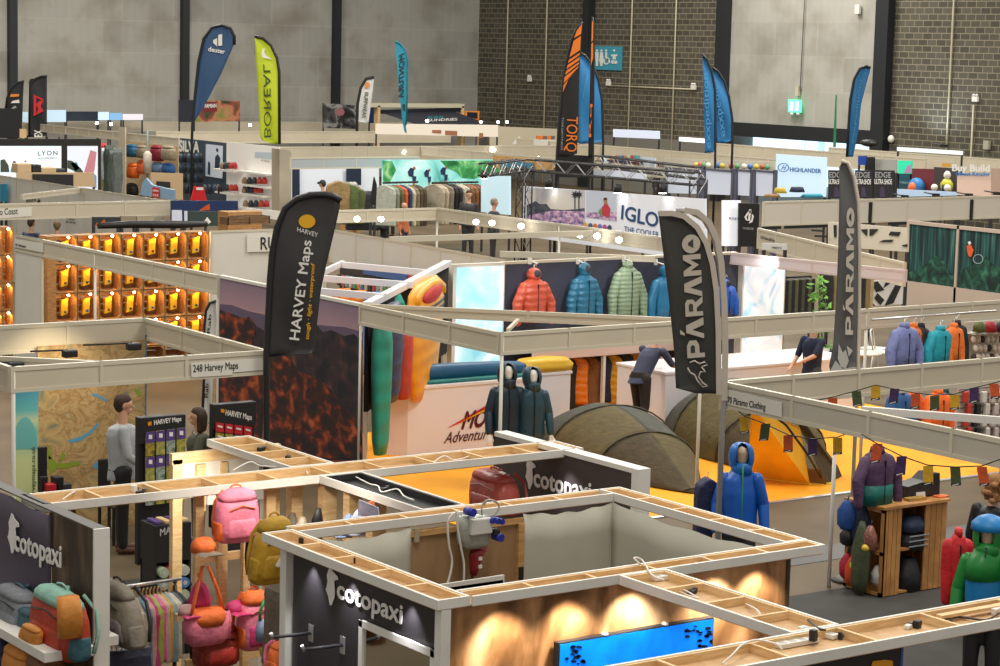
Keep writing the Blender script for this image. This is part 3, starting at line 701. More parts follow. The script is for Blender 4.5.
# ================================================================== makers: packs, jackets, people
def backpack(fr_, box, label, body, lid=None, pocket=None, side=None, strap=None, d=0.0, depth=.17, tilt=0.0, cat='backpack', group=None, zipc=None, lean=0.0, name='backpack', simple=False):
    x0, x1, yt, yb = box; xm = (x0 + x1) / 2; ym = (yt + yb) / 2
    u0, u1 = fr_.px(x0, ym)[0], fr_.px(x1, ym)[0]; z0, z1 = fr_.px(xm, yb)[1], fr_.px(xm, yt)[1]
    W, Hh = (u1 - u0) / 2, z1 - z0; um = (u0 + u1) / 2
    t = thing(name, fr_.w(um, d, z0), label, cat, group)
    L = lambda h: um + tilt * (h - .5) * Hh; DD = lambda h: d + lean * h * Hh
    rings = [(0,.80,.7),(.04,.93,.92),(.3,1,1),(.6,.97,.92),(.82,.86,.75)]
    MB(fr_).loft([(L(h), DD(h), z0 + h * Hh, W * a, depth / 2 * b) for h, a, b in rings],18, power=3.2).build('body', body, t, noflat=True)
    MB(fr_).loft([(L(h), DD(h) - .006, z0 + h * Hh, W * a, depth / 2 * b) for h, a, b in ((.79,.885,.80),(.87,.85,.74),(.95,.70,.55),(1.0,.42,.3))],18, power=3).build('lid', lid or body, t, noflat=True)
    if simple: return t
    MB(fr_).loft([(L(h), DD(h) - depth * .36, z0 + h * Hh, W * a * .70, depth * .18 * b) for h, a, b in ((.08,.9,.6),(.14,1,1),(.40,1,1),(.46,.8,.6))],16, power=4).build('front_pocket', pocket or body, t, noflat=True)
    for s_ in (-1,1):
        MB(fr_).loft([(L(h) + s_ * W * .87, DD(h), z0 + h * Hh, W * .13, depth * .34 * b) for h, b in ((.05,.7),(.1,1),(.36,1),(.4,.8))],10, power=3).build('side_pocket', side or body, t, noflat=True)
    MB(fr_).tube([fr_.w(L(1) + a * W * .3, DD(1) + .02, z0 + Hh * (.97 + .09 * math.sqrt(1 - a * a))) for a in (-1,-.7,0,.7,1)],.008,6).build('grab_loop', strap or BLACK, t)
    b = MB(fr_)
    for s_ in (-1,1): b.tube([fr_.w(L(h) + s_ * W * k, DD(h) + depth * q, z0 + h * Hh) for h, k, q in ((.92,.35,.5),(.7,.6,.72),(.4,.72,.7),(.1,.8,.5))],.014,6)
    b.build('shoulder_strap', strap or BLACK, t)
    MB(fr_).tube([fr_.w(L(.70) - W * .62, DD(.7) - depth * .44, z0 + Hh * .62), fr_.w(L(.74), DD(.7) - depth * .49, z0 + Hh * .71), fr_.w(L(.70) + W * .62, DD(.7) - depth * .44, z0 + Hh * .62)],.006,5).build('zip', zipc or BLACK, t)
    return t
def C(name, r, g, b, rough=.65): return fabric(name, (r, g, b), rough)

def jacket(fr_, x0, x1, yt, yb, label, m_, d=0.0, hood=True, pants=None, group=None, zipc=None, yoke=None, thick=.22, armw=.075, hanger=True, name='jacket', arms_out=.0, sleeve_m=None, hem_m=None, logo_m=None):
    """jacket hung up: shaped torso with two hanging sleeves, collar or hood, zip"""
    ym = (yt + yb) / 2; xm = (x0 + x1) / 2
    u0, u1 = fr_.px(x0, ym)[0], fr_.px(x1, ym)[0]; z0, z1 = fr_.px(xm, yb)[1], fr_.px(xm, yt)[1]
    W, Hh = u1 - u0, z1 - z0; um = (u0 + u1) / 2; hh = .20 * Hh if hood else .08 * Hh
    zs = z1 - hh; t = thing(name, fr_.w(um, d, z0), label, 'jacket', group)
    tw = W * .30
    b = MB(fr_)
    b.loft([(um, d, z0, tw * .98, thick * .5),(um, d, z0 + .35 * (zs - z0), tw * .95, thick * .52),(um, d, z0 + .7 * (zs - z0), tw * 1.04, thick * .54),(um, d, z0 + .84 * (zs - z0), tw * .98, thick * .46),(um, d, z0 + .94 * (zs - z0), tw * .72, thick * .36),(um, d, zs, tw * .4, thick * .26)],18, power=2.4)
    b.build('torso', m_, t, remesh=0, noflat=True)
    for s_ in (-1,1):
        q = MB(fr_); q.limb((um + s_ * tw * .80, d, z0 + .81 * (zs - z0)), armw * 1.02,(um + s_ * (W / 2 - armw * .9), d - .02, z0 + .45 * (zs - z0)), armw * 1.0)
        q.limb((um + s_ * (W / 2 - armw * .9), d - .02, z0 + .45 * (zs - z0)), armw * 1.0,(um + s_ * (W / 2 - armw * .75), d - .05, z0 + .02 * (zs - z0)), armw * .72)
        q.build('sleeve', sleeve_m or m_, t)
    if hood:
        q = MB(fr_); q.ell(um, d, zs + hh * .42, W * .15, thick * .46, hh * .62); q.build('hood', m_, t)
        MB(fr_).ell(um, d - thick * .30, zs + hh * .5, W * .09, thick * .22, hh * .38).build('hood_inside', mat('hood_hole_dark', (.03,.03,.035),.8), t)  # dark ball put in for the shade inside the hood's face hole
    else:
        MB(fr_).loft([(um, d, zs - .02, W * .13, thick * .33),(um, d, z1, W * .11, thick * .28)],14).build('collar', m_, t)
    MB(fr_).box(um - .004, um + .004, d - thick * .56, d - thick * .40, z0 + .02, zs - .08).build('zip', zipc or BLACK, t)
    if yoke: MB(fr_).loft([(um, d, z0 + .62 * (zs - z0), tw * 1.09, thick * .565),(um, d, z0 + .86 * (zs - z0), tw * 1.12, thick * .53),(um, d, zs - .005, tw * .55, thick * .34)],18, power=2.4).build('yoke', yoke, t, noflat=True)
    if hem_m: MB(fr_).loft([(um, d, z0 - .005, tw * 1.02, thick * .53),(um, d, z0 + .38 * (zs - z0), tw * 1.0, thick * .55)],18, power=2.4).build('hem_panel', hem_m, t, noflat=True)
    if hanger: MB(fr_).tube([fr_.w(um, d, z1 - .02), fr_.w(um, d, z1 + .05), fr_.w(um + .03, d, z1 + .07), fr_.w(um + .04, d, z1 + .03)],.007,5).build('hanger_hook', WHITE, t)
    return t

SKIN = mat('skin', (.62,.34,.22),.5); SKIN_D = mat('skin_dark', (.30,.15,.09),.5)
HAIRB = mat('hair_brown', (.045,.022,.012),.7, bump=.5, bscale=50); HAIRG = mat('hair_grey', (.25,.22,.18),.7, bump=.5, bscale=50)
def hand(b, fr_, wrist, dirn, palm_n, s=1.0, curl=.5):
    """palm and five separate tapering digits; wrist and dirn in frame coordinates"""
    W = Vector(wrist); D = Vector(dirn).normalized(); N = Vector(palm_n); N = (N - D * N.dot(D)).normalized(); S = D.cross(N)
    P = lambda a, s_, n: tuple(W + D * a * s + S * s_ * s + N * n * s)
    b.limb(P(.02,-.018,0),.019 * s, P(.085,-.024,0),.016 * s, 8); b.limb(P(.02,.0,0),.021 * s, P(.09,.0,0),.017 * s, 8); b.limb(P(.02,.018,0),.018 * s, P(.082,.024,0),.015 * s, 8)
    for i, (sx, ln) in enumerate(((-.030,.064),(-.010,.075),(.010,.070),(.029,.055))):
        a = .09; k1, k2 = P(a, sx, 0), P(a + ln * .45, sx * 1.15,-curl * .012)
        b.limb(k1,.0095 * s, k2,.0088 * s, 7); k3 = P(a + ln * (.95 - curl * .35), sx * 1.2,-curl * .045); b.limb(k2,.0088 * s, k3,.0072 * s, 7)
    b.limb(P(.025,-.026,-.004),.012 * s, P(.055,-.055,-.012),.010 * s, 7); b.limb(P(.055,-.055,-.012),.010 * s, P(.088,-.062,-.02),.008 * s, 7)
def person(fr_, u, d, z, H, label, shirt, trousers=None, skin=SKIN, hair=HAIRB, face=0.0, armL=None, armR=None, lean=(0,0), legs=None, female=False, hairlen=0, waist_only=False, cat='person', collar=None, name='person', vox=.016, shoes=None, hem=.47, headtilt=(0,0), cap=None, sleeves=1.0, lanyard=None, bare=False, beard=False):
    """u, d, z: where the hips' ground point is; face: degrees the person looks, 0 = away from camera (+d),180 = to camera.
       arms: elbow and wrist offsets from the shoulder in body axes (right, forward, up); lean: hips->shoulder offset (right, forward)"""
    a = math.radians(face); R_ = Vector((math.cos(a),-math.sin(a),0)); F_ = Vector((math.sin(a), math.cos(a),0)); U_ = Vector((0,0,1))
    o = Vector((u, d, z)); B = lambda r, f, h: tuple(o + R_ * r + F_ * f + U_ * h)
    s = H / 1.75; hipz = .93 * s; shz = 1.43 * s; lr, lf = lean; drop = 1 - math.sqrt(max(0,.25 - (lr * lr + lf * lf))) / .5
    shz -= drop * .5 * s; neck = (lr, lf, shz + .04 * s)
    sw = (.185 if not female else .165) * s; hw = (.15 if not female else .155) * s
    t = thing(name, fr_.w(u, d, z), label, cat)
    body = MB(fr_)
    hc = (lr * 1.12 + headtilt[0], lf * 1.15 + .02 + headtilt[1], shz + .225 * s)
    body.limb(B(lr, lf, shz - .02 * s),.055 * s, B(hc[0], hc[1] - .01, hc[2] - .06 * s),.052 * s)
    # head: cranium, jaw, nose, ears
    def hp(r, f, h): return B(hc[0] + r, hc[1] + f, hc[2] + h)
    body.limb(hp(0,-.012,.03 * s),.083 * s, hp(0,.012,.018 * s),.080 * s); body.limb(hp(0,.03,-.045 * s),.052 * s, hp(0,.045,-.07 * s),.036 * s)
    body.limb(hp(0,.088,.0),.010 * s, hp(0,.106,-.025 * s),.013 * s, 8)
    for e in (-1,1): body.limb(hp(e * .078 * s, -.005,.01),.014 * s, hp(e * .08 * s, -.008,-.02 * s),.010 * s, 8)
    body.limb(hp(-.02,.083,-.055 * s),.009, hp(.02,.083,-.055 * s),.009,6)
    shl = [B(lr - sw, lf, shz - .03 * s), B(lr + sw, lf, shz - .03 * s)]
    arms = [armL or ((-.06,-.02,-.29),(-.05,.05,-.54)), armR or ((.06,-.02,-.29),(.05,.05,-.54))]
    wr = []
    for k in (0,1):
        sh = Vector((lr + (-sw if k == 0 else sw), lf, shz - .03 * s)); el = sh + Vector(arms[k][0]) * s; wi = sh + Vector(arms[k][1]) * s
        body.limb(B(*sh),.050 * s, B(*el),.038 * s); body.limb(B(*el),.038 * s, B(*wi),.026 * s)
        dr = Vector(B(*wi)) - Vector(B(*el)); hand(body, fr_, B(*wi), dr, (0,-.3,-1) if abs(dr.normalized().z) < .8 else tuple(F_), s, .6)
        wr.append((sh, el, wi))
    body.loft([(*B(lr * q, lf * q, hipz + (shz - hipz) * q), sw * ww, .10 * s * dd) for q, ww, dd in ((-.04,.80,1.05),(.25,.74,.95),(.6,.92,1.05),(.88,.95,1.0),(1.0,.55,.7))],16)
    lg = legs or [((-.09,.0,.50),(-.10,.0,.07)),((.09,.0,.50),(.10,.0,.07))]
    if not waist_only:
        for k in (0,1):
            kn, an = Vector(lg[k][0]) * s, Vector(lg[k][1]) * s
            body.limb(B((-.085 if k == 0 else .085) * s, 0, hipz),.082 * s, B(*kn),.056 * s); body.limb(B(*kn),.056 * s, B(*an),.040 * s); body.limb(B(an.x, an.y - .02, an.z - .02 * s),.04 * s, B(an.x, an.y + .14 * s, an.z - .04 * s),.032 * s)
    body.build('body', skin, t, remesh=vox * .72 if H > 1 else vox, smooth_it=2)
    # eyes, brows, mouth
    for e in (-1,1):
        MB(fr_).ell(*hp(e * .031 * s, .077 * s, .008),.009,.009,.007,8,5).build('eye', mat('eye_dark', (.02,.015,.012),.3), t)
    MB(fr_).limb(hp(-.022,.093 * s, -.056 * s),.005, hp(.022,.093 * s, -.056 * s),.005,6).build('mouth', mat('lips', (.42,.14,.11),.5), t)
    # shirt
    q = MB(fr_)
    h0 = hem * 2 * .93 * s - .0
    q.loft([(*B(lr * k, lf * k, hipz + (shz - hipz) * k), sw * ww, .115 * s * dd) for k, ww, dd in ((-.22 if not bare else -.05,.95,1.15),(.1,.86,1.08),(.45,.94,1.1),(.78,1.04,1.12),(.95,.90,.9),(1.03,.42,.6))],18)
    for k in (0,1):
        sh, el, wi = wr[k]; q.limb(B(*sh),.062 * s, B(*(sh + (el - sh) * min(sleeves * 1.8,1))),.052 * s)
        if sleeves > .6: q.limb(B(*el),.05 * s, B(*(el + (wi - el) * .92)),.038 * s)
    q.build('shirt', shirt, t, remesh=vox, smooth_it=4)
    if collar: MB(fr_).loft([(*B(lr, lf, shz + .0),.075 * s, .075 * s),(*B(lr, lf + .01, shz + .055 * s),.062 * s, .065 * s)],14).build('collar', collar, t, noflat=True)
    if trousers and not waist_only:
        q = MB(fr_); q.loft([(*B(0,0, hipz + h * s), sw * .86 * ww, .12 * s * ww) for h, ww in ((-.1,.9),(.0,1.05),(.09,.93))],16)
        for k in (0,1):
            kn, an = Vector(lg[k][0]) * s, Vector(lg[k][1]) * s
            q.limb(B((-.085 if k == 0 else .085) * s, 0, hipz - .02),.10 * s, B(*kn),.072 * s); q.limb(B(*kn),.072 * s, B(an.x, an.y, an.z + .03),.058 * s)
        q.build('trousers', trousers, t, remesh=vox, smooth_it=4)
        for k in (0,1):
            an = Vector(lg[k][1]) * s; MB(fr_).limb(B(an.x, an.y - .03, an.z - .025),.043 * s, B(an.x, an.y + .15 * s, an.z - .035),.036 * s).build('shoe', shoes or mat('shoe_brown', (.10,.035,.015),.5), t)
    # hair
    if hair:
        q = MB(fr_); q.limb(hp(0,-.028,.038 * s),.090 * s, hp(0,.0,.048 * s),.083 * s)
        q.limb(hp(0,-.05,.0),.075 * s, hp(0,-.045,-.03 * s),.062 * s)
        if hairlen:
            for e in (-1,1): q.limb(hp(e * .06 * s, -.02,.02),.045 * s, hp(e * .07 * s, -.02,-.02 - hairlen),.042 * s)
            q.limb(hp(0,-.06,0),.07 * s, hp(0,-.06,-hairlen),.06 * s)
        q.build('hair', hair, t, remesh=vox * .8, smooth_it=3)
    if cap:
        q = MB(fr_); q.limb(hp(0,-.02,.045 * s),.093 * s, hp(0,.0,.05 * s),.09 * s); q.build('cap', cap, t, remesh=vox * .8, smooth_it=3)
        MB(fr_).limb(hp(0,.08,.035 * s),.045, hp(0,.14,.03 * s),.035).build('cap_peak', cap, t)
    if lanyard:
        MB(fr_).tube([fr_.w(*B(lr - .06, lf + .03, shz + .03)), fr_.w(*B(lr - .03, lf + .135, shz - .1)), fr_.w(*B(lr, lf * .8 + .15, shz - .25)), fr_.w(*B(lr + .03, lf + .135, shz - .1)), fr_.w(*B(lr + .06, lf + .03, shz + .03))],.006,5).build('lanyard', lanyard, t)
        q = Vector(B(lr, lf * .8 + .155, shz - .32)); MB(fr_).ell(q.x, q.y, q.z, .04,.012,.06,8,4).build('badge', WHITE, t)
    return t
def mannequin(fr_, u, d, z, H, label, jm, trou=None, face=180.0, hoodm=None, skin=WHITE, zipc=None, lower=None, sleeve=None, group=None, chest=None, stand=True, gap=None, vox=.018):
    """shop figure in a hooded jacket: pale head inside the hood, straight arms"""
    a = math.radians(face); R_ = Vector((math.cos(a),-math.sin(a),0)); F_ = Vector((math.sin(a), math.cos(a),0))
    o = Vector((u, d, z)); B = lambda r, f, h: tuple(o + R_ * r + F_ * f + Vector((0,0, h))); s = H / 1.85
    t = thing('mannequin', fr_.w(u, d, z), label, 'mannequin', group)
    q = MB(fr_); q.limb(B(0,.01,1.66 * s),.082 * s, B(0,.03,1.60 * s),.06 * s); q.limb(B(0,0,1.4 * s),.06 * s, B(0,0,1.58 * s),.055 * s)
    for e in (-1,1):
        wi = B(e * .26 * s, .10,.82 * s); dr = Vector(wi) - Vector(B(e * .25 * s, .02,1.1 * s)); q.limb(B(e * .25 * s, .02,1.1 * s),.035 * s, wi, .025 * s); hand(q, fr_, wi, dr, tuple(F_),1.0,.4)
        q.limb(B(e * .09 * s, 0,.9 * s),.08 * s, B(e * .10 * s, .02,.5 * s),.055 * s); q.limb(B(e * .10 * s, .02,.5 * s),.055 * s, B(e * .1 * s, 0,.06),.04 * s)
    q.loft([(*B(0,0,.85 * s),.15 * s, .1 * s),(*B(0,0,1.1 * s),.13 * s, .1 * s),(*B(0,0,1.42 * s),.17 * s, .11 * s)],14)
    q.build('figure', skin, t, remesh=vox * .8, smooth_it=2)
    q = MB(fr_)
    q.loft([(*B(0,0,.80 * s),.215 * s, .15 * s),(*B(0,0,1.0 * s),.20 * s, .145 * s),(*B(0,0,1.25 * s),.215 * s, .15 * s),(*B(0,0,1.40 * s),.20 * s, .125 * s),(*B(0,0,1.50 * s),.10 * s, .09 * s)],20, power=2.3)
    q.build('jacket_torso', jm, t, remesh=vox, smooth_it=4)
    for e in (-1,1):
        q = MB(fr_); q.limb(B(e * .165 * s, 0,1.38 * s),.08 * s, B(e * .245 * s, .0,1.12 * s),.065 * s); q.limb(B(e * .245 * s, 0,1.12 * s),.065 * s, B(e * .26 * s, .08,.86 * s),.052 * s); q.build('sleeve', sleeve or jm, t)
    # hood: thick shell open at the face
    def fn(aa, bb):
        th = PI * (.17 + 1.66 * aa) ; ph = -PI * .42 + PI * .92 * bb
        r = .135 * s * math.cos(ph) ** .6 if math.cos(ph) > .01 else .01
        return fr_.w(*B(r * math.sin(th),.0 + r * 1.05 * math.cos(th) - .01,1.62 * s + .155 * s * math.sin(ph)))
    MB(fr_).sheet(fn, 20,12,.012).build('hood', hoodm or jm, t)
    MB(fr_).loft([(*B(0,.01,1.44 * s),.12 * s, .11 * s),(*B(0,.02,1.52 * s),.11 * s, .115 * s),(*B(0,.02,1.57 * s),.095 * s, .105 * s)],16).build('hood_collar', hoodm or jm, t, noflat=True)
    if zipc: MB(fr_).tube([fr_.w(*B(0,.165 * s, .82 * s)), fr_.w(*B(0,.165 * s, 1.25 * s)), fr_.w(*B(0,.15 * s, 1.4 * s)), fr_.w(*B(0,.135 * s, 1.55 * s))],.008,5).build('zip', zipc, t)
    if chest: MB(fr_).loft([(*B(0,0,1.24 * s),.225 * s, .158 * s),(*B(0,0,1.40 * s),.21 * s, .135 * s),(*B(0,0,1.52 * s),.11 * s, .1 * s)],20, power=2.3).build('yoke', chest, t, noflat=True)
    if lower is not None: MB(fr_).loft([(*B(0,0,.795 * s),.222 * s, .156 * s),(*B(0,0,.98 * s),.208 * s, .152 * s)],20, power=2.3).build('hem_panel', lower, t, noflat=True)
    q = MB(fr_)
    for e in (-1,1): q.limb(B(e * .09 * s, 0,.86 * s),.10 * s, B(e * .10 * s, .02,.5 * s),.075 * s); q.limb(B(e * .10 * s, .02,.5 * s),.075 * s, B(e * .1 * s, 0,.14),.065 * s)
    q.build('trousers', trou or DARK, t, remesh=vox, smooth_it=3)
    MB(fr_).loft([(*B(0,0,0),.19,.19),(*B(0,0,.012),.19,.19)],20).build('base_plate', STEEL, t)
    return t
def hung_garment(fr_, u, d, ztop, w_, h_, th, m_, label, group, name='garment', sleeve=True, cat='clothing', hk=None, seedv=0):
    """garment hanging edge-on or face-on from a rail: shoulders, body and sleeves in one tapered slab; w_ across u"""
    t = thing(name, fr_.w(u, d, ztop - h_), label, cat, group)
    z1, z0 = ztop, ztop - h_
    o = [(-.08,0),(-.42,-.09 * h_),(-.5,-.2 * h_),(-.47,-.6 * h_),(-.50,-h_),(.50,-h_),(.47,-.6 * h_),(.5,-.2 * h_),(.42,-.09 * h_),(.08,0)]
    b = MB(fr_); k = len(o); r = random.Random(seedv)
    for dd in (-th / 2, th / 2):
        for (a, z) in o: b.v.append(fr_.w(u + a * w_ * (1 + r.uniform(-.06,.06)), d + dd * (1 + r.uniform(-.3,.4)), z1 + z))
    b.f = [tuple(range(k)), tuple(reversed(range(k, 2 * k)))] + [((i + 1) % k, i, i + k, (i + 1) % k + k) for i in range(k)]; b.mi = [0] * len(b.f); b.sm = [False] * len(b.f)
    b.build('cloth', m_, t, bevel=th * .22)
    MB(fr_).tube([fr_.w(u - .1 * w_, d, z1 - .02), fr_.w(u, d, z1 + .015), fr_.w(u, d, z1 + .05), fr_.w(u + .02, d, z1 + .07)],.006,5).build('hanger', hk or PINE, t)
    return t
# ================================================================== goods on the foreground stand
pink = C('pink_cloth', .78,.20,.30); hot = C('magenta_cloth', .55,.04,.17); orng = C('orange_cloth', .80,.16,.03); coral = C('coral_cloth', .48,.09,.07,.35)
red = C('red_cloth', .42,.03,.02); must = C('mustard_cloth', .42,.24,.01); teal = C('teal_cloth', .03,.10,.13); grey = C('grey_cloth', .17,.18,.20); olive = C('olive_cloth', .10,.09,.05)
mint = C('mint_cloth', .25,.48,.38); amber = C('amber_cloth', .58,.22,.03); green = C('green_cloth', .02,.26,.06); sky = C('sky_cloth', .22,.30,.48); taupe = C('taupe_cloth', .20,.17,.13); dkred = C('brick_cloth', .30,.035,.02)
f = FY(14.40)
backpack(f, (216,257,488,541), 'tall pink roll-top backpack with orange buckle hanging under the long header', pink, pink, pink, orng, orng, depth=.2, cat='backpack', zipc=orng)
backpack(f, (250,268,532,576), 'pink bag hanging between the pink backpack and the mustard one', pink, hot, pink, orng, BLACK, depth=.14)
backpack(f, (239,269,590,648), 'pink backpack with orange sides and back hanging low on the lattice', pink, orng, hot, orng, orng, depth=.22, zipc=dkred)
backpack(FY(13.35),(254,289,517,582), 'mustard yellow backpack with white tag beside the llama wall', must, must, must, must, must, depth=.2, tilt=.12)
fm = FY(13.22); tag(MB(fm).prism([fm.px(*q) for q in ((275.5,566),(279,567.5),(286,556),(282,554))],0,.004).build('price_tag', WHITE), 'white paper tag on the mustard backpack', 'tag')
backpack(f, (202,242,624,668), 'brick red duffel bag low on the lattice behind the shoulder bag', dkred, dkred, red, dkred, BLACK, depth=.25, d=.1, cat='bag')
backpack(FY(12.95),(270,304,640,672), 'crumpled bright orange bag hung on the display arm', orng, orng, red, orng, pink, depth=.2, cat='bag')
# shoulder bag
t = thing('shoulder_bag', f.w(f.px(207,643)[0],0, f.px(207,643)[1]), 'pink shoulder bag with orange flap hung by a long strap', 'bag')
u = lambda x, y=600: f.px(x, y)[0]; z = lambda y, x=207: f.px(x, y)[1]
W = (u(229) - u(185)) / 2; um = u(207)
MB(f).loft([(um, 0, z(644), W * .72,.05),(um, 0, z(638), W * .95,.08),(um, 0, z(625), W * 1.02,.09),(um, 0, z(612), W * .95,.07)],20, power=3).build('body', pink, t, noflat=True)
MB(f).loft([(um, -.01, z(624), W * .72,.085),(um, -.01, z(614), W * .80,.085),(um, 0, z(608), W * .6,.05)],18, power=3).build('flap', orng, t, noflat=True)
MB(f).tube([f.w(u(190),0, z(618)), f.w(u(193),-.02, z(600)), f.w(u(202),0, z(566)), f.w(u(208),-.0, z(566)), f.w(u(216),-.02, z(590)), f.w(u(225),0, z(617))],.014,8).build('strap', orng, t)
for x in (189,226): MB(f).loft([(u(x),0, z(640),.03,.06),(u(x),0, z(622),.035,.07),(u(x),0, z(612),.02,.05)],12).build('side_gusset', pink, t, noflat=True)
# drawstring pouch
t = thing('drawstring_pouch', f.w(u(206),.1, z(611)), 'magenta drawstring pouch hanging inside the strap of the pink shoulder bag', 'pouch')
MB(f).loft([(u(206),.1, z(611),.085,.05),(u(206),.1, z(603),.095,.06),(u(206),.1, z(590),.06,.05),(u(206),.1, z(583),.02,.02)],16).build('body', hot, t, noflat=True)
MB(f).tube([f.w(u(206),.1, z(584)), f.w(u(204),.1, z(576)), f.w(u(207),.1, z(580))],.008,6).build('drawcord', orng, t)
def cap_(fr_, x, y, w_, label, m_, peak, d=0.0, tilt=0):
    uu, zz = fr_.px(x, y); t = thing('cap', fr_.w(uu, d, zz), label, 'cap')
    k = w_; MB(fr_).loft([(uu, d, zz, k, k * .9),(uu, d, zz + k * .6, k * .95, k * .85),(uu, d, zz + k * 1.0, k * .6, k * .5),(uu, d, zz + k * 1.1, k * .15, k * .15)],16).build('crown', m_, t, noflat=True)
    MB(fr_).prism([(uu - k * .9, zz),(uu + k * .9, zz),(uu + k * .6, zz + .012),(uu - k * .6, zz + .012)], d - k * 1.9, d - k * .5).build('peak', peak, t, bevel=.003)
    return t
cap_(f, 202,551,.10, 'orange and pink cap with grey peak on the lattice rail', orng, taupe, -.02)
cap_(f, 239,613,.08, 'magenta cap on the lattice rail beside pink backpack', hot, hot, .05)
cap_(f, 190,616,.07, 'pale pink cap at the left end of the lower lattice rail', C('pale_pink', .62,.35,.33), hot, .05)
# green and blue key pouch on a white hook
t = thing('key_pouch', f.w(u(265),-.3, z(640)), 'small blue pouch with green strap on a white hook beside the post', 'pouch')
fq = FY(14.1); uq = lambda x: fq.px(x, 610)[0]; zq = lambda y: fq.px(265, y)[1]
MB(fq).loft([(uq(263),0, zq(641),.05,.03),(uq(263),0, zq(630),.055,.04),(uq(263),0, zq(620),.04,.03)],12, power=3).build('body', sky, t, noflat=True)
MB(fq).tube([fq.w(uq(260),0, zq(622)), fq.w(uq(258),-.03, zq(610)), fq.w(uq(263),-.02, zq(599)), fq.w(uq(268),0, zq(603))],.013,6).build('strap', green, t)
MB(fq).tube([fq.w(uq(266),.0, zq(606)), fq.w(uq(268),-.05, zq(614)), fq.w(uq(277),-.05, zq(616))],.009,6).build('hook', WHITE, t)
# hanging grey clothes next to llama wall
for i, (x, yt, yb, m_, nm) in enumerate(((281,583,668, taupe, 'taupe garment'),(286,588,650, C('plum_grey', .14,.10,.09), 'plum grey garment'),(290,655,672, C('lime_bit', .35,.4,.05), 'lime green garment'))):
    fq = FY(13.6); uu, zz = fq.px(x, yt); hung_garment(fq, uu, .1 * i, zz, .10, zz - fq.px(x, yb)[1],.28, m_, nm + ' hanging edge-on behind the llama wall', 'clothes behind the llama wall', seedv=i)
# small goods poking over the room header
fq = FX(8.6)
for (x, yt, yb, m_, lab, nm, w_) in ((323,507,526, BLACK, 'black curved hook-shaped item behind the room header', 'hook_item', .03),(297,512,528, taupe, 'tan cap seen over the corner of the room header', 'cap', .07),(307,516,528, C('cream_c', .6,.52,.4), 'cream cap beside the tan one behind room header', 'cap', .05),(353,513,523, sky, 'light blue cap behind the room header', 'cap', .05),(364,509,520, C('pale_blue', .45,.5,.62), 'pale blue cap behind the room header', 'cap', .08),(376,500,516, orng, 'orange-red strap item behind the room header', 'bag_strap', .035)):
    uu, z1 = fq.px(x, yt); z0 = fq.px(x, yb)[1] - .1
    t = thing(nm, fq.w(uu, -.02, z0), lab, 'cap' if nm == 'cap' else 'accessory')
    MB(fq).loft([(uu, -.05, z0, w_, .04),(uu, -.05, z0 + (z1 - z0) * .6, w_ * 1.05,.05),(uu + .02,-.05, z1, w_ * .35,.02)],12).build('crown', m_, t, noflat=True)
    MB(fq).loft([(uu, -.1, z0, w_ * .9,.05),(uu, -.1, z0 + .012, w_ * .9,.05)],12).build('peak', m_, t)
tag(MB(fq).prism([fq.px(*q) for q in ((381,513),(402,514),(401,505),(382,497))],-.2,-.19).build('fabric_sheet', C('lilac_c', .42,.42,.55)), 'lilac fabric sheet between header and studs', 'fabric')
# coral backpack at the dark sign wall
backpack(FX(10.6),(476,513,470,512), 'glossy coral red backpack in front of the dark brown sign wall', coral, coral, coral, coral, coral, depth=.28, tilt=-.12, zipc=mat('pale_zip', (.7,.4,.35),.4))
# ---- left shelf goods
f = FX(6.20)
backpack(f, (38,82,588,653), 'rust red backpack with amber and navy side panels and mint lid on the shelf', C('rust_cloth', .36,.035,.01), mint, C('rust_cloth', .36,.035,.01), teal, mint, depth=.24)
f2 = FX(6.155); tag(MB(f2).loft([(f2.px(74,630)[0],-.03, f2.px(74,636)[1],.055,.085),(f2.px(74,615)[0],-.03, f2.px(74,612)[1],.06,.085),(f2.px(72,600)[0],-.03, f2.px(72,596)[1],.05,.075)],14, power=3).build('amber_pouch', amber, None), 'amber pouch panel pressed against the rust backpack', 'backpack')
backpack(f, (1,34,587,627), 'grey and black backpack with red top at the far end of the shelf', grey, grey, grey, BLACK, teal, depth=.24)
backpack(f, (25,43,607,632), 'small dark teal pouch bag between the two shelf backpacks', teal, teal, teal, teal, orng, depth=.12, d=-.04, cat='pouch', simple=True)
backpack(FX(6.03),(23,40,624,644), 'amber hip pouch lying against the rust backpack', amber, amber, amber, teal, teal, depth=.10, cat='pouch', tilt=.5, simple=True)
backpack(FX(6.75),(104,136,583,641), 'taupe and grey sling bag standing on the far side shelf', taupe, taupe, C('mauve_c', .2,.16,.17), taupe, BLACK, depth=.2, tilt=-.35)
f = FX(6.1)
for i, (x0, x1, m_, lb) in enumerate(((-2,10, C('navy_c', .02,.02,.07), 'navy patterned bag under the shelf at its far end'),(9,34, amber, 'amber bag hanging under the shelf'),(33,60, C('umber_c', .16,.06,.015), 'brown bag hanging under the shelf below the rust backpack'))):
    backpack(f, (x0, x1,645 - 4 * (2 - i) + 4,690), lb, m_, m_, m_, m_, BLACK, depth=.2, cat='bag', simple=True)
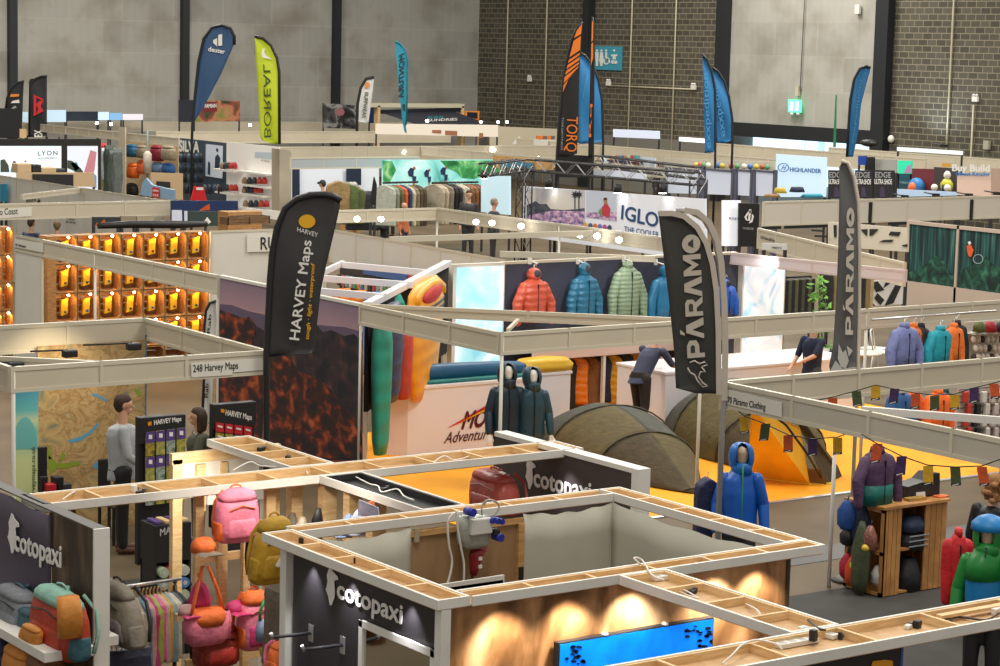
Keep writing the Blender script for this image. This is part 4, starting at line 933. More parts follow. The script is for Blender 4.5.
# ---- rail of shirts
RZ = 1.62; pA, pB = Zp(119,588, RZ), Zp(175,579.5, RZ)
t = thing('clothes_rail', (pA.x, pA.y, 0), 'steel clothes rail of folded-sleeve shirts between purple wall and lattice', 'clothes rail')
MB().tube([pA + Vector((-.3,0,0)), pB + Vector((.05,0,0))],.014,8).build('rail', STEEL, t)
MB().tube([pB, pB + Vector((0,0,-RZ))],.018,8).build('leg', BLACK, t); MB().tube([pA + Vector((-.3,0,0)), pA + Vector((-.3,0,-RZ))],.018,8).build('leg', BLACK, t)
cols = [('pale blue', (.55,.62,.66)),('cream', (.62,.56,.40)),('patterned beige', (.42,.36,.28)),('dusty blue', (.12,.22,.30)),('rose', (.60,.30,.30)),('dark pink', (.45,.05,.16)),('lime', (.35,.45,.08)),('hot pink', (.62,.14,.32)),('blush', (.60,.38,.32)),('mustard', (.55,.38,.08)),('light blue', (.25,.38,.45)),('ivory', (.62,.60,.52)),('slate', (.10,.14,.18)),('black', (.01,.01,.012))]
for i, (nm, c) in enumerate(cols):
    q = i / (len(cols) - 1); p = pA.lerp(pB, q * .86 + .05); fr_ = Fr(p.x, p.y, -90)
    h_ = [.95,.9,1.0,.55,.60,.55,.5,.48,.50,.48,.5,.48,.45,.45][i]
    hung_garment(fr_, .10,0, RZ - .07,.40, h_, .045, C('shirt_%s' % nm.replace(' ', '_'), *c), nm + ' shirt, ' + ORD[i] + ' from the near end of the shirt rail', 'shirts on the steel rail', name='shirt', seedv=i, hk=wood('bamboo', (.6,.4,.15),(.75,.55,.25)))
tag(MB().box(pB.x - .26, pB.x + .0, pB.y - .22, pB.y - .0,.0,.92).build('stool_box', BLACK, bevel=.01), 'black box stand beneath the shirts by the lattice', 'box')
for i, (x, c) in enumerate(((107,(.1,.3,.25)),(112,(.5,.15,.2)),(117,(.2,.25,.3)),(122,(.05,.15,.15)),(128,(.03,.03,.06)))):
    fr_ = FX(6.8); uu = fr_.px(x, 655)[0]; hung_garment(fr_, uu, 0, fr_.px(x, 650)[1],.06,.6,.3, C('low_%d' % i, *c), ORD[i] + ' garment hanging under the far side shelf', 'garments under the shelf', seedv=i)
# ================================================================== shell-scheme runs
POST = mat('shell_post', (.70,.68,.60),.35)
def fascia(label, p0, p1, z0=2.235, z1=2.5, mod=1.0, m_=None, posts=(), rail=None, group='shell scheme fascia runs', th=.05):
    """fascia run between two plan points: rails top and bottom, panel between, a mullion each module, posts to the floor"""
    a, b_ = Vector((*p0,0)), Vector((*p1,0)); L = (b_ - a).length; deg = math.degrees(math.atan2(b_.y - a.y, b_.x - a.x)); f = Fr(a.x, a.y, deg)
    t = thing('fascia_run', (a.x, a.y, z0), label, 'fascia', group); rl = rail or SHELLR
    MB(f).box(0, L, -th * .3, th * .3, z0 + .02, z1 - .02).build('fascia_panel', m_ or SHELL, t)
    MB(f).box(0, L, -th / 2, th / 2, z1 - .045, z1).build('top_rail', rl, t); MB(f).box(0, L, -th / 2, th / 2, z0, z0 + .04).build('bottom_rail', rl, t)
    n = max(1, round(L / mod))
    for i in range(n + 1): u = L * i / n; MB(f).box(u - .018, u + .018,-th / 2 - .003, th / 2 + .003, z0, z1).build('mullion', rl, t)
    for u in posts: MB(f).tube([f.w(u, 0,0), f.w(u, 0, z1)],.022,8).build('post', POST, t)
    return t, f
def panelwall(label, p0, p1, z0=0, z1=2.5, mod=1.0, m_=None, name='panel_wall', parts=True):
    a, b_ = Vector((*p0,0)), Vector((*p1,0)); L = (b_ - a).length; deg = math.degrees(math.atan2(b_.y - a.y, b_.x - a.x)); f = Fr(a.x, a.y, deg)
    t = thing(name, (a.x, a.y, z0), label, 'wall', 'shell scheme walls'); MB(f).box(0, L, -.012,.012, z0, z1).build('wall_panel', m_ or SHELL2, t)
    n = max(1, round(L / mod)); b = MB(f)
    for i in range(n + 1): u = L * i / n; b.box(u - .02, u + .02,-.022,.022, z0, z1)
    b.box(0, L, -.02,.02, z1 - .04, z1 + .0); b.build('wall_frame', SHELLR, t)
    return t, f
PAPER = mat('name_board', (.72,.70,.62),.5)
def nameboard(f, box, s, p0, p1, p2, parent, d=-.035, bold=.01):
    q = [f.px(*p) for p in box]; MB(f).prism(q, d, d + .008).build('name_board', PAPER, parent)
    lettering(f, s, p0, p1, p2, INK, parent, d=d - .001, th=.002, bold=bold, name='name_text')
# ---------------- map seller's stand
t, f = fascia('cream fascia across the front of the map stand with name board', (8.86,20.93),(11.80,20.93), posts=(.02,2.93))
nameboard(f, ((190,377),(231,374.5),(231,361),(190,363.5)), '248 Harvey Maps', (191.5,374.0),(236.5,370.5),(191.5,364.5), t)
q = [f.px(*p) for p in ((190,375.5),(263.5,369.5),(263,357.5),(189.5,362.5))]; MB(f).prism(q, -.033,-.026).build('name_board', PAPER, t)
fascia('cream fascia along the back of the map stand, lamp-lit inside', (8.86,24.04),(11.88,24.04), z0=2.16)
fascia('cream fascia down the right side of the map stand', (11.88,24.04),(11.80,20.96))
fascia('cream fascia on the left side of the map stand', (8.86,20.95),(8.86,24.02))
fascia('slim bracing rail crossing the near left corner of the map stand', (9.80,20.96),(8.5,22.25), z0=2.40, mod=3)
mapm = picture('map_print', [(.30,(.16,.20,.16)),(.40,(.40,.28,.12)),(.46,(.48,.34,.16)),(.5,(.30,.18,.07)),(.54,(.46,.32,.15)),(.62,(.28,.17,.06)),(.72,(.45,.38,.22))],(1.4,1.4,1.8),2.2,12,.7, rough=.5)
t = thing('map_wall', (10.4,24.0,0), 'wall-sized ochre relief map with blue lochs behind the standing man', 'map')
f = FY(23.98); MB(f).box(f.px(37,450)[0], f.px(144.5,450)[0],-.02,0,0,2.24).build('map_panel', mapm, t)
MB(f).box(f.px(144.5,450)[0],11.86,-.03,0,0,2.3).build('blue_strip', mat('map_blue', (.03,.17,.33),.5), t)
loch = mat('loch_blue', (.10,.30,.48),.5); forest = mat('map_green', (.22,.30,.03),.5)
for pts in (((67,440),(80,436),(90,430),(97,422),(98,425),(91,433),(81,440),(70,443)),((91,466),(96,461),(103,463),(101,468),(95,469)),((89,394),(97,397),(104,401),(107,400),(103,397),(94,393))): mark(f, pts, loch, t, d=-.021, th=.002, name='lake_print')
for pts in (((48,455),(55,462),(62,463),(78,461),(80,464),(66,468),(55,468),(50,475),(47,466)),((46,443),(49,447),(52,458),(48,459)),((58,459),(62,452),(65,455),(61,462)),((134,388),(139,390),(141,396),(137,396))): mark(f, pts, forest, t, d=-.022, th=.002, name='woodland_print')
# pull-up banner
fb_ = FY(23.55); u0, u1 = fb_.px(12,450)[0], fb_.px(38.5,450)[0]
t = thing('pull_up_banner', ((u0 + u1) / 2,23.55,0), 'pull-up banner fading from deep blue to pale green left of the map wall', 'banner')
MB(fb_).box(u0, u1,0,.01,.08,2.15).build('banner_sheet', picture('banner_fade', [(0,(1,1,1)),(1,(1,1,1))], grad=[(0,(.62,.66,.30)),(.45,(.55,.62,.30)),(.60,(.18,.48,.38)),(.66,(.50,.58,.36)),(.72,(.10,.40,.42)),(.88,(.02,.15,.32)),(1,(.02,.15,.32))], gmix=1.0), t)
MB(fb_).box(u0 - .02, u1 + .02,-.06,.08,0,.09).build('base_case', STEEL, t)
mark(fb_, circle_pts(25,449,12.5,32,16,180,360), mat('banner_hill', (.13,.42,.42),.6), t, d=-.001, th=.002, name='hill_print')
lettering(fb_, 'harveymaps.co.uk', (36.5,500),(36.5,446),(31,500), INK, t, d=-.002, th=.002)
person(WORLD, 10.94,22.7,0,1.80, 'man in pale grey shirt and black trousers standing in profile before the map wall', mat('shirt_grey', (.42,.44,.46),.7, bump=.4, bscale=12), BLACK, face=112, armL=((-.04,.06,-.28),(.02,.26,-.42)), armR=((.05,.05,-.28),(.0,.25,-.44)))
person(WORLD, 11.86,22.6,0,1.60, 'woman with dark wavy hair and olive jacket facing left by the map rack', mat('olive_jacket', (.10,.10,.07),.8, bump=.4), DARK, female=True, hairlen=.13, face=-75, armL=((-.03,.1,-.26),(.1,.3,-.3)), lanyard=WHITE)
def maprack(px_box, Yp, label, title, hdr_box, rows, cols, packcols, zt=None):
    f = FY(Yp); x0, x1, yt, yb = px_box; u0, u1 = f.px(x0,(yt + yb) / 2)[0], f.px(x1,(yt + yb) / 2)[0]; z1 = f.px((x0 + x1) / 2, yt)[1]
    t = thing('map_rack', ((u0 + u1) / 2, Yp, 0), label, 'display rack'); MB(f).box(u0, u1,.02,.10,.25, z1).build('back_board', BLACK, t, bevel=.006)
    MB(f).box(u0 + .0, u1 - .0,-.02,.02, z1 - .28, z1).build('header_board', BLACK, t, bevel=.006)
    MB(f).box(u0 - .06, u1 + .06,-.15,.3,0,.03).build('base_plate', BLACK, t); MB(f).box((u0 + u1) / 2 - .2,(u0 + u1) / 2 + .2,.03,.09,.03,.3).build('upright', BLACK, t)
    mark(f, hdr_box[3], mat('orange_square', (.75,.28,.0),.5), t, d=-.021, th=.003, name='square_emblem')
    lettering(f, title, *hdr_box[:3], PRINTW, t, d=-.021, th=.003, bold=.03)
    return t, f
t, f = maprack((139,184.5,416,545),21.05, 'black map rack with white title beside the standing man', 'HARVEY Maps', ((153.5,425.5),(180.5,421.5),(153,420)),3,4, None) if False else maprack((139,184.5,416,545),21.05, 'black map rack with white title beside the standing man', 'HARVEY Maps', ((153.5,426),(180.5,422),(153,420),((147,425.5),(150.5,425),(150.5,421.3),(147,421.8))),3,4, None)
pc = [picture('map_cover_%d' % k, [(.4, c0),(.6, c1)], ns=14, detail=3) for k, (c0, c1) in enumerate((((.45,.33,.03),(.10,.08,.02)),((.20,.25,.05),(.5,.4,.1)),((.4,.45,.4),(.1,.15,.08)),((.5,.4,.05),(.15,.2,.05))))]
purple = mat('cover_purple', (.10,.05,.22),.4); redc = mat('cover_red', (.55,.02,.03),.4)
k = 0
for r, (ya_, yb_) in enumerate(((432,456),(457,481),(482,505))):
    for c_ in range(4):
        x0 = 144.3 + c_ * 10.3; x1 = x0 + 8.6; sl = -1.3 * c_
        q = [f.px(x0, yb_ + sl), f.px(x1, yb_ + sl - 1), f.px(x1, ya_ + sl - 1), f.px(x0, ya_ + sl)]
        t = thing('map_pack', f.w(q[0][0],-.03, q[0][1]), 'purple folded map, %s row of rack beside the man, %s across' % (ORD[r], ORD[c_]), 'map', 'purple folded maps in the tall rack')
        MB(f).prism(q, -.04,-.02).build('cover', pc[(r + c_) % 4], t); hgt = q[3][1] - q[0][1]
        MB(f).prism([(q[0][0], q[0][1] + hgt * .55),(q[1][0], q[1][1] + hgt * .55), q[2], q[3]],-.042,-.04).build('title_band', purple, t)
        MB(f).prism([(q[0][0] + .03, q[3][1] - .07),(q[1][0] - .03, q[3][1] - .075),(q[1][0] - .03, q[3][1] - .03),(q[0][0] + .03, q[3][1] - .025)],-.044,-.042).build('title_print', PRINTW, t)
t, f = maprack((213,255,403,500),22.3, 'black map rack with red covers behind the short timber header', 'HARVEY Maps', ((224.5,416.5),(250.5,421.5),(225,409.5),((220,412),(223.5,412.6),(223.5,409),(220,408.5))),1,4, None)
for r, (ya_, yb_) in enumerate(((422,431),(432,444))):
    for c_ in range(4):
        x0 = 214.5 + c_ * 9.3; x1 = x0 + 7.8; sl = 1.2 * c_
        q = [f.px(x0, yb_ + sl), f.px(x1, yb_ + sl + 1), f.px(x1, ya_ + sl + 1), f.px(x0, ya_ + sl)]
        tt = thing('map_pack', f.w(q[0][0],-.03, q[0][1]), 'red-topped folded map, %s row of the far rack, %s across' % (ORD[r], ORD[c_]), 'map', 'red folded maps in the far rack')
        MB(f).prism(q, -.04,-.02).build('cover', redc if r == 0 else pc[c_], tt); MB(f).prism([(q[3][0] + .02, q[3][1] - .05),(q[2][0] - .02, q[2][1] - .05),(q[2][0] - .02, q[2][1] - .03),(q[3][0] + .02, q[3][1] - .03)],-.043,-.04).build('title_print', PRINTW, tt)
# chalk map bin
f = FY(20.35); u0, u1 = f.px(155,550)[0], f.px(172,550)[0]
zt = f.px(165,523)[1]
t = thing('map_bin', (u0 + .3,20.5,0), 'black chalk-lettered bin with rolled maps standing in front of the rack', 'bin')
f2_ = Fr(u0,20.35,0)
MB(f2_).box(0,.42,0,.34, zt - .42, zt - .02).box(0,.42,.30,.34,0, zt - .42).box(0,.02,0,.34,0, zt - .42).box(.40,.42,0,.34,0, zt - .42).build('bin_box', BLACK, t, bevel=.006)
lettering(f, 'MAPS', (160,536),(178,531),(160,529), mat('chalk', (.5,.5,.5),.8), t, d=-.003, th=.002, bold=-.02)
rc = ((.35,.45,.3),(.6,.1,.1),(.5,.5,.42),(.25,.35,.4),(.7,.2,.08),(.08,.2,.5),(.55,.45,.4),(.12,.06,.2))
n = 0
for r in range(3):
    for c_ in range(3):
        uu = .09 + c_ * .12; zz = zt - .52 - r * .13
        tt = thing('rolled_map', f2_.w(uu, 0, zz - .05), 'rolled map end, %s row down and %s across beneath the chalk bin' % (ORD[r], ORD[c_]), 'map roll', 'rolled maps under the chalk bin')
        MB(f2_).tube([f2_.w(uu, -.04, zz), f2_.w(uu, .28, zz)],.055,14).build('roll', mat('roll_%d' % n, rc[n % 8],.5), tt); MB(f2_).tube([f2_.w(uu, -.044, zz), f2_.w(uu, -.04, zz)],.025,10).build('roll_core', mat('roll_core', (.5,.48,.42),.6), tt); n += 1
for i in range(4): tag(MB(f2_).box(.03 + i * .1,.10 + i * .1,.03,.26, zt - .02, zt + .015).build('map_tube', PINE if i % 2 else purple, bevel=.008), ORD[i] + ' map roll lying across the top of the chalk bin', 'map roll', 'map rolls on top of the chalk bin')
f = FY(22.9); u0 = f.px(39,480)[0]; u1 = f.px(47.5,480)[0]
t = thing('monitor', (u0,22.9,0), 'thin black monitor on a stand beside the pull-up banner', 'monitor'); MB(f).box(u0, u1,0,.05, f.px(43,492)[1], f.px(43,447)[1]).build('monitor_case', BLACK, t, bevel=.01); MB(f).box((u0 + u1) / 2 - .02,(u0 + u1) / 2 + .02,.01,.04,0, f.px(43,492)[1]).build('stand_pole', BLACK, t)
f = FY(22.6)
t = thing('side_table', (f.px(57,495)[0],22.6,0), 'small table with red and black goods by the map wall', 'table'); u0, u1 = f.px(42,497)[0], f.px(72,497)[0]; zt = f.px(57,497)[1]
MB(f).box(u0, u1,-.2,.3, zt - .04, zt).build('tabletop', BLACK, t); [MB(f).box(a - .02, a + .02, b_ - .02, b_ + .02,0, zt - .04).build('leg', BLACK, t) for a in (u0 + .05, u1 - .05) for b_ in (-.15,.25)]
for (x0, x1, yt_, m_, lb) in ((43,50,478, BLACK, 'black carton on the map stand side table'),(46,57,484, redc, 'red and white pack on the map stand side table'),(54,62,477, BLACK, 'taller black carton on the side table'),(60,70,484, DARK, 'dark box at the right of the side table')):
    a, b_ = f.px(x0,490)[0], f.px(x1,490)[0]; tag(MB(f).box(a, b_, -.05 + .1 * (x0 % 2),.1, zt, f.px(x0, yt_)[1]).build('carton', m_, bevel=.008), lb, 'carton')
t = thing('folding_chair', (f.px(108,500)[0],23.3,0), 'black folding chair half hidden behind the standing man', 'chair'); ff = FY(23.4); u0, u1 = ff.px(99,480)[0], ff.px(111,480)[0]
MB(ff).box(u0, u1,0,.04,.62,.95).build('backrest', BLACK, t, bevel=.01); MB(ff).box(u0, u1,-.4,.0,.43,.46).build('seat', BLACK, t, bevel=.01)
for a in (u0, u1 - .03):
    for b_ in (-.38,0): MB(ff).box(a, a + .03, b_, b_ + .03,0,.62 if b_ == 0 else .44).build('leg', BLACK, t)
# arm lamps of the map stand
def armlamp(px_, py, label, L=.35, dx=-1):
    p = Zp(px_, py, 2.46); t = thing('arm_lamp', p, label, 'lamp', 'black arm lamps on the map stand'); f = Fr(p.x, p.y, 0)
    MB(f).tube([f.w(-L, .2,2.44), f.w(0,0,2.46)],.01,6).build('arm', BLACK, t); MB(f).box(-.06,.1,-.05,.05,2.38,2.46).build('lamp_head', BLACK, t, bevel=.015)
armlamp(68,350, 'black arm lamp reaching over the map stand front fascia'); armlamp(14,362, 'black arm lamp at the left corner of the map stand'); armlamp(132,343, 'slim dark arm lamp by the back fascia of the map stand', .5)
spot((9.75,23.5,2.75),(9.6,24.03,2.36),26,60,(1,.85,.62)); spot((10.6,23.2,2.6),(10.6,24.0,1.5),40,100,(1,.82,.55))
# ---------------- crate wall
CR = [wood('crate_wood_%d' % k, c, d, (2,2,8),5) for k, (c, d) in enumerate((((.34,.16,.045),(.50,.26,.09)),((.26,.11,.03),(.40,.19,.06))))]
pack_y = mat('amber_jar', (.85,.50,.02),.3)
def crate(fr_, u0, u1, z0, z1, label, lit=True, dep=.34, pk=True, plab=None, group='wooden crates of the amber-lit wall', i=0):
    t = thing('wooden_crate', fr_.w((u0 + u1) / 2, dep / 2, z0), label, 'crate', group); b = MB(fr_)
    w_ = u1 - u0; h_ = z1 - z0; s_ = .012
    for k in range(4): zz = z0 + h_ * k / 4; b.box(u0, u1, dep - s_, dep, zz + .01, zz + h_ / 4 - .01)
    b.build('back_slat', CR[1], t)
    b = MB(fr_); nn = 3
    for k in range(nn):
        d0 = dep * k / nn + .006; d1 = dep * (k + 1) / nn - .006
        b.box(u0, u0 + s_, d0, d1, z0, z1); b.box(u1 - s_, u1, d0, d1, z0, z1); b.box(u0, u1, d0, d1, z0, z0 + s_); b.box(u0, u1, d0, d1, z1 - s_, z1)
    b.build('side_slat', CR[0], t)
    b = MB(fr_)
    for (a, c_) in ((u0, z0),(u1, z0),(u0, z1),(u1, z1)):
        sx = 1 if a == u0 else -1; sz = 1 if c_ == z0 else -1; b.prism([(a, c_),(a + sx * .09, c_),(a, c_ + sz * .09)] if sx * sz > 0 else [(a, c_),(a, c_ + sz * .09),(a + sx * .09, c_)],.0,.02)
    b.build('corner_block', CR[0], t)
    if lit:
        MB(fr_).ell(u0 + w_ * .62,.03, z1 - .03,.022,.022,.02).build('bulb', mat('bulb_glow', (1,.85,.6),.3, emit=22), t)
        point(fr_.w(u0 + w_ * .6,.07, z1 - .07),1.7,(1,.52,.14),.02, 'crate_light')
    if pk:
        q = [(u0 + w_ * .40, z0 + h_ * .18),(u0 + w_ * .70, z0 + h_ * .24),(u0 + w_ * .74, z0 + h_ * .80),(u0 + w_ * .42, z0 + h_ * .72)]
        tt = thing('coffee_pack', fr_.w(q[0][0],.18, z0), plab, 'pack', 'yellow packs inside the amber-lit crates')
        MB(fr_).prism(q, .14,.22).build('pack_body', mat('pack_yellow', (.90,.58,.03),.35), tt)
        MB(fr_).ell((q[0][0] + q[1][0]) / 2 + .02,.135, z0 + h_ * .32,.028,.01,.022,8,5).build('round_sticker', mat('sticker_%d' % (i % 3),((.05,.12,.4),(.25,.04,.02),(.02,.15,.08))[i % 3],.4), tt)
        MB(fr_).box((q[0][0] + q[1][0]) / 2 - .02,(q[0][0] + q[1][0]) / 2 + .03,.22, dep - .012, z0 + h_ * .35, z0 + h_ * .4).build('holder', BLACK, tt)
f = FY(34.9)
cw = []
i = 0
for r in range(5):
    z1 = 2.48 - r * .495; z0 = z1 - .48
    for c_ in range(7):
        x0, x1 = 56 + c_ * 21.9,56 + (c_ + 1) * 21.9 - .7
        u0, u1 = f.px(x0,280)[0], f.px(x1,280)[0]
        if r == 0 and c_ == 0: pass
        crate(f, u0, u1, z0, z1, 'amber-lit crate in the %s row of crate wall, %s from its left' % (ORD[r], ORD[c_]), lit=r < 4, plab='yellow pack in %s row of crate wall, %s from its left end' % (ORD[r], ORD[c_]), i=i, pk=r < 4); i += 1
MB_ = MB(f).box(f.px(47,280)[0], f.px(55.5,280)[0],-.02,.34,0,2.48).build('slatted_pillar', CR[0]); tag(MB_, 'narrow slatted wood pillar at the left end of the crate wall', 'pillar')
fl2 = FX(15.6)
for r in range(5):
    z1 = 2.5 - r * .495; z0 = z1 - .48
    for c_ in range(2):
        x0, x1 = (-9 + c_ * 11.3,2 + c_ * 11.3); ff = FY(36.6); u0, u1 = ff.px(x0,280)[0], ff.px(x1,280)[0]
        crate(ff, u0, u1, z0, z1, 'orange-lit crate beside the white wall panel, %s row, %s column' % (ORD[r], ORD[c_]), lit=r < 4, pk=False, group='orange crates left of the white wall panel', i=i)
t = MB(WORLD); p0, p1 = Zp(98,226,2.56), Zp(207,224,2.56)
tag(t.tube([p0, p0.lerp(p1,.3) + Vector((0,0,.02)), p0.lerp(p1,.7), p1],[.05,.07,.07,.05],10).build('rolled_cloth', BLACK), 'long roll of black cloth lying along the top of the crate wall', 'cloth')
for i, (x0, x1, y) in enumerate(((228,250,224),(240,270,223))):
    a, b_ = Zp(x0, y, 2.55), Zp(x1, y, 2.55); ff = FY(a.y + .3); u0, u1 = ff.px(x0, y)[0], ff.px(x1, y)[0]
    tt = thing('wooden_crate', ff.w(u0,0,2.5),('dim brown crate lying behind the black cloth roll', 'dim brown crate beside the flag with the yellow disc')[i], 'crate', 'dim crates on top of the partition'); b = MB(ff)
    for k in range(3): b.box(u0, u1,0,.02,2.5 + k * .05,2.54 + k * .05)
    b.box(u0, u1,.3,.32,2.5,2.64).box(u0, u0 + .02,0,.3,2.5,2.64).box(u1 - .02, u1,0,.3,2.5,2.64); b.build('slat', wood('dim_crate', (.12,.06,.025),(.22,.12,.05)), tt)
# fascia with panel at left, wall "RU"
t, f = fascia('cream fascia running from the white wall panel past the crate wall', (15.04,35.3),(15.04,28.09), z0=2.21, posts=(3.1,))
nameboard(f, ((16.5,247),(45,252.5),(45,243),(16.5,239)), '30 WildSpirit', (17.5,246.5),(28,248.5),(17.5,243.5), t)
panelwall('pale wall panel with a vertical crease at the left end of the long fascia', (15.04,35.3),(15.04,34.25))
t, f = panelwall('cream wall with large black letters behind the flag with the yellow disc', (18.5,34.85),(20.85,34.85))
MB(f).prism([f.px(246,252), f.px(310,250), f.px(310,233), f.px(246,234)],-.04,-.03).build('white_sign', PAPER, t)
lettering(f, 'RUG', (259.5,249.5),(284,248.5),(259.5,237), INK, t, d=-.042, bold=-.01)
t, f = panelwall('long cream wall receding to the right behind the product shelves', (20.75,34.5),(20.4,28.6), z0=1.9)
# product boards on that wall
f = FX(20.3)
t = thing('product_board', f.w(f.px(385,255)[0],0,.4), 'board of small colourful goods on pegs with blue and red header', 'display board')
q = [f.px(*p) for p in ((338,262),(398,272),(398,260),(340,247))]
MB(f).box(f.px(339,258)[0], f.px(440,270)[0],.02,.06,.3,1.95).build('back_board', DARK, t)
MB(f).box(f.px(364,258)[0], f.px(408,262)[0],-.02,.02,1.88,2.0).build('blue_header', mat('hdr_blue', (.03,.12,.38),.5), t); MB(f).box(f.px(409,262)[0], f.px(440,270)[0],-.02,.02,1.88,2.0).build('red_header', mat('hdr_red', (.5,.04,.03),.5), t)
pal = [(.5,.45,.3),(.12,.3,.15),(.4,.06,.05),(.05,.15,.35),(.55,.5,.45),(.02,.02,.03),(.45,.25,.05),(.2,.35,.4)]
n = 0
for r in range(3):
    for c_ in range(24):
        uu = f.px(341 + c_ * 3.9,258)[0]; zz = 1.80 - r * .3; n += 1
        if c_ > 17 and r == 0: continue
        tag(MB(f).box(uu - .045, uu + .045,-.05,.0, zz - .2, zz).build('packet', mat('pk_%d' % (n * 5 % 8), pal[n * 5 % 8],.5), bevel=.01), 'small packet on the peg board, %s row down, %s from the flag side' % (ORD[r], ORD[c_]), 'packet', 'small packets on the peg board')
# ---------------- sunset poster wall
t = thing('poster_wall', (15.06,26.1,0), 'tall printed wall of red rock canyon under a sunset sky beside the yellow carpet', 'poster')
f = FX(15.05); ua, ub = -28.06,-24.26
MB(f).box(ua, ub, 0,.06,0,2.46).build('sky_print', picture('sunset_print', [(.3,(.93,.93,.93)),(.7,(1,1,1))], ns=2, grad=[(0,(.35,.08,.04)),(.58,(.45,.13,.07)),(.70,(.80,.36,.16)),(.76,(.72,.36,.26)),(.86,(.42,.26,.30)),(1,(.24,.17,.23))], gmix=1), t)
MB(f).box(ua - .05, ua, -.02,.08,0,2.5).box(ua, ub, -.01,.07,2.46,2.5).build('frame_rail', POST, t)
def ridge(pts, m_, d): mark(f, [p for p in pts], m_, t, d=d, th=.003, name='rock_print')
haze = mat('haze_print', (.12,.085,.14),.6)
ridge(((219.5,304),(232,305),(248,311),(262,314),(275,318),(300,323),(330,326),(345,327),(363,332),(363,350),(219.5,330)), haze, -.002)
rock = picture('rock_print', [(.35,(.012,.010,.016)),(.50,(.045,.014,.010)),(.58,(.22,.035,.012)),(.70,(.50,.11,.03))],(1,2.2,3.2),1.7,12,.25)
rockd = picture('rock_dark_print', [(.40,(.010,.010,.018)),(.55,(.045,.025,.03)),(.66,(.16,.05,.03)),(.8,(.30,.09,.05))],(1,2,2.5),1.4,12,.3)
ridge(((219.5,309),(226,312),(240,318),(250,317),(257,326),(268,333),(280,330),(292,326),(305,328),(318,326),(323,332),(332,330),(345,336),(354,334),(363,341),(363,460),(219.5,460)), rockd, -.005)
ridge(((219.5,315),(226,312),(236,315),(246,320),(252,318),(256,330),(252,345),(262,352),(275,352),(290,358),(300,372),(318,378),(330,388),(342,402),(352,414),(361,432),(363,458),(219.5,459)), rock, -.009)
# ---------------- outdoor equipment stand with yellow carpet
tag(MB().box(15.1,26.6,21.22,28.1,0,.012).build('yellow_carpet', mat('carpet_yellow', (.88,.36,.003),.85, noise=.1, nscale=1.2)), 'bright yellow-orange carpet covering the tent stand', 'carpet')
tag(MB().box(15.1,26.6,21.14,21.22,0,.016).build('carpet_edging', STEEL), 'grey metal edging along the front of the yellow carpet', 'edging')
fascia('wide cream fascia across the front of the tent stand', (15.04,21.10),(25.0,21.10), posts=(.02,3.1,5.97), z0=2.23)
fascia('cream fascia on the left side of the tent stand', (15.04,24.22),(15.04,21.13), posts=(.0,), z0=2.23)
fascia('cream diagonal fascia bracing the tent stand corner', (15.1,24.2),(18.1,21.2), z0=2.36, mod=2.0)
tag(MB().bar(Zp(508,330,2.48), Zp(518,320,2.48),.04,.04).build('short_brace', SHELLR), 'short white brace at the front corner of the tent stand', 'rail')
WR = mat('white_rail', (.80,.80,.82),.35)
for a, b_, lb in (((340,264.5),(425,272.5), 'white overhead rail behind the sleeping bag wall, farthest of three'),((305,277),(413,285), 'white overhead rail behind the sleeping bag wall, middle of three'),((283,288),(385,297), 'white overhead rail behind the sleeping bag wall, nearest of three')):
    tag(MB().bar(Zp(*a, 2.48), Zp(*b_, 2.48),.07,.09).build('overhead_rail', WR), lb, 'rail', 'white overhead rails')
tag(MB().bar(Zp(283,291,2.48), Zp(343,263,2.48),.06,.08).build('overhead_rail', WR), 'white overhead rail joining the far ends of the other three', 'rail', 'white overhead rails')
# 45 degree sleeping bag wall
A_, B_ = Zp(369,302,2.5), Zp(449,260.5,2.5)
fd = Fr(A_.x, A_.y, math.degrees(math.atan2(B_.y - A_.y, B_.x - A_.x))); Ld = (B_ - A_).length
t = thing('display_wall', A_, 'black angled wall of hanging sleeping bags with white top rail', 'wall')
MB(fd).box(0,.05,0,.05,0,1.05).box(Ld - .05, Ld, 0,.05,0,1.05).build('support', POST, t); MB(fd).box(0, Ld, 0,.05,1.05,2.46).build('black_panel', mat('black_felt', (.012,.011,.014),.9), t); MB(fd).box(-.02, Ld + .02,-.04,.08,2.42,2.5).build('top_rail', WR, t)
def sleepbag(x0, x1, yt, yb, label, m_, inner=None, hoodm=None, d=-.16, yb_z=None):
    ym = (max(yt, 290) + min(yb, 380)) / 2; xm = (x0 + x1) / 2; u0, u1 = fd.px(x0, ym, d)[0], fd.px(x1, ym, d)[0]; z1 = fd.px(xm, yt, d)[1]; z0 = max(.05, fd.px(xm, yb, d)[1]) if yb_z is None else yb_z
    um = (u0 + u1) / 2; W = (u1 - u0) / 2; t = thing('sleeping_bag', fd.w(um, d, z0), label, 'sleeping bag', 'sleeping bags hanging on the angled wall'); Hh = z1 - z0
    MB(fd).loft([(um, d, z0, W * .5,.08),(um, d, z0 + Hh * .1, W * .62,.11),(um, d, z0 + Hh * .6, W * .95,.13),(um, d, z0 + Hh * .8, W, .13),(um, d, z0 + Hh * .93, W * .92,.1),(um, d, z1, W * .6,.05)],20).build('shell', m_, t, noflat=True)
    if inner: MB(fd).ell(um, d - .10, z0 + Hh * .88, W * .55,.06, Hh * .07).build('hood_opening', inner, t)
    if hoodm: 
        MB(fd).tube([fd.w(um + W * .8 * math.cos(a), d - .05, z0 + Hh * .86 + Hh * .10 * math.sin(a)) for a in (-.3,.3,.9,1.57,2.2,2.8,3.4)],.07,8).build('hood_rim', hoodm, t)
        for zz in (.74,.79): MB(fd).loft([(um, d, z0 + Hh * (zz - .02), W * 1.02,.14),(um, d, z0 + Hh * (zz + .004), W * 1.02,.14)],20).build('baffle_band', BLACK, t)
    return t
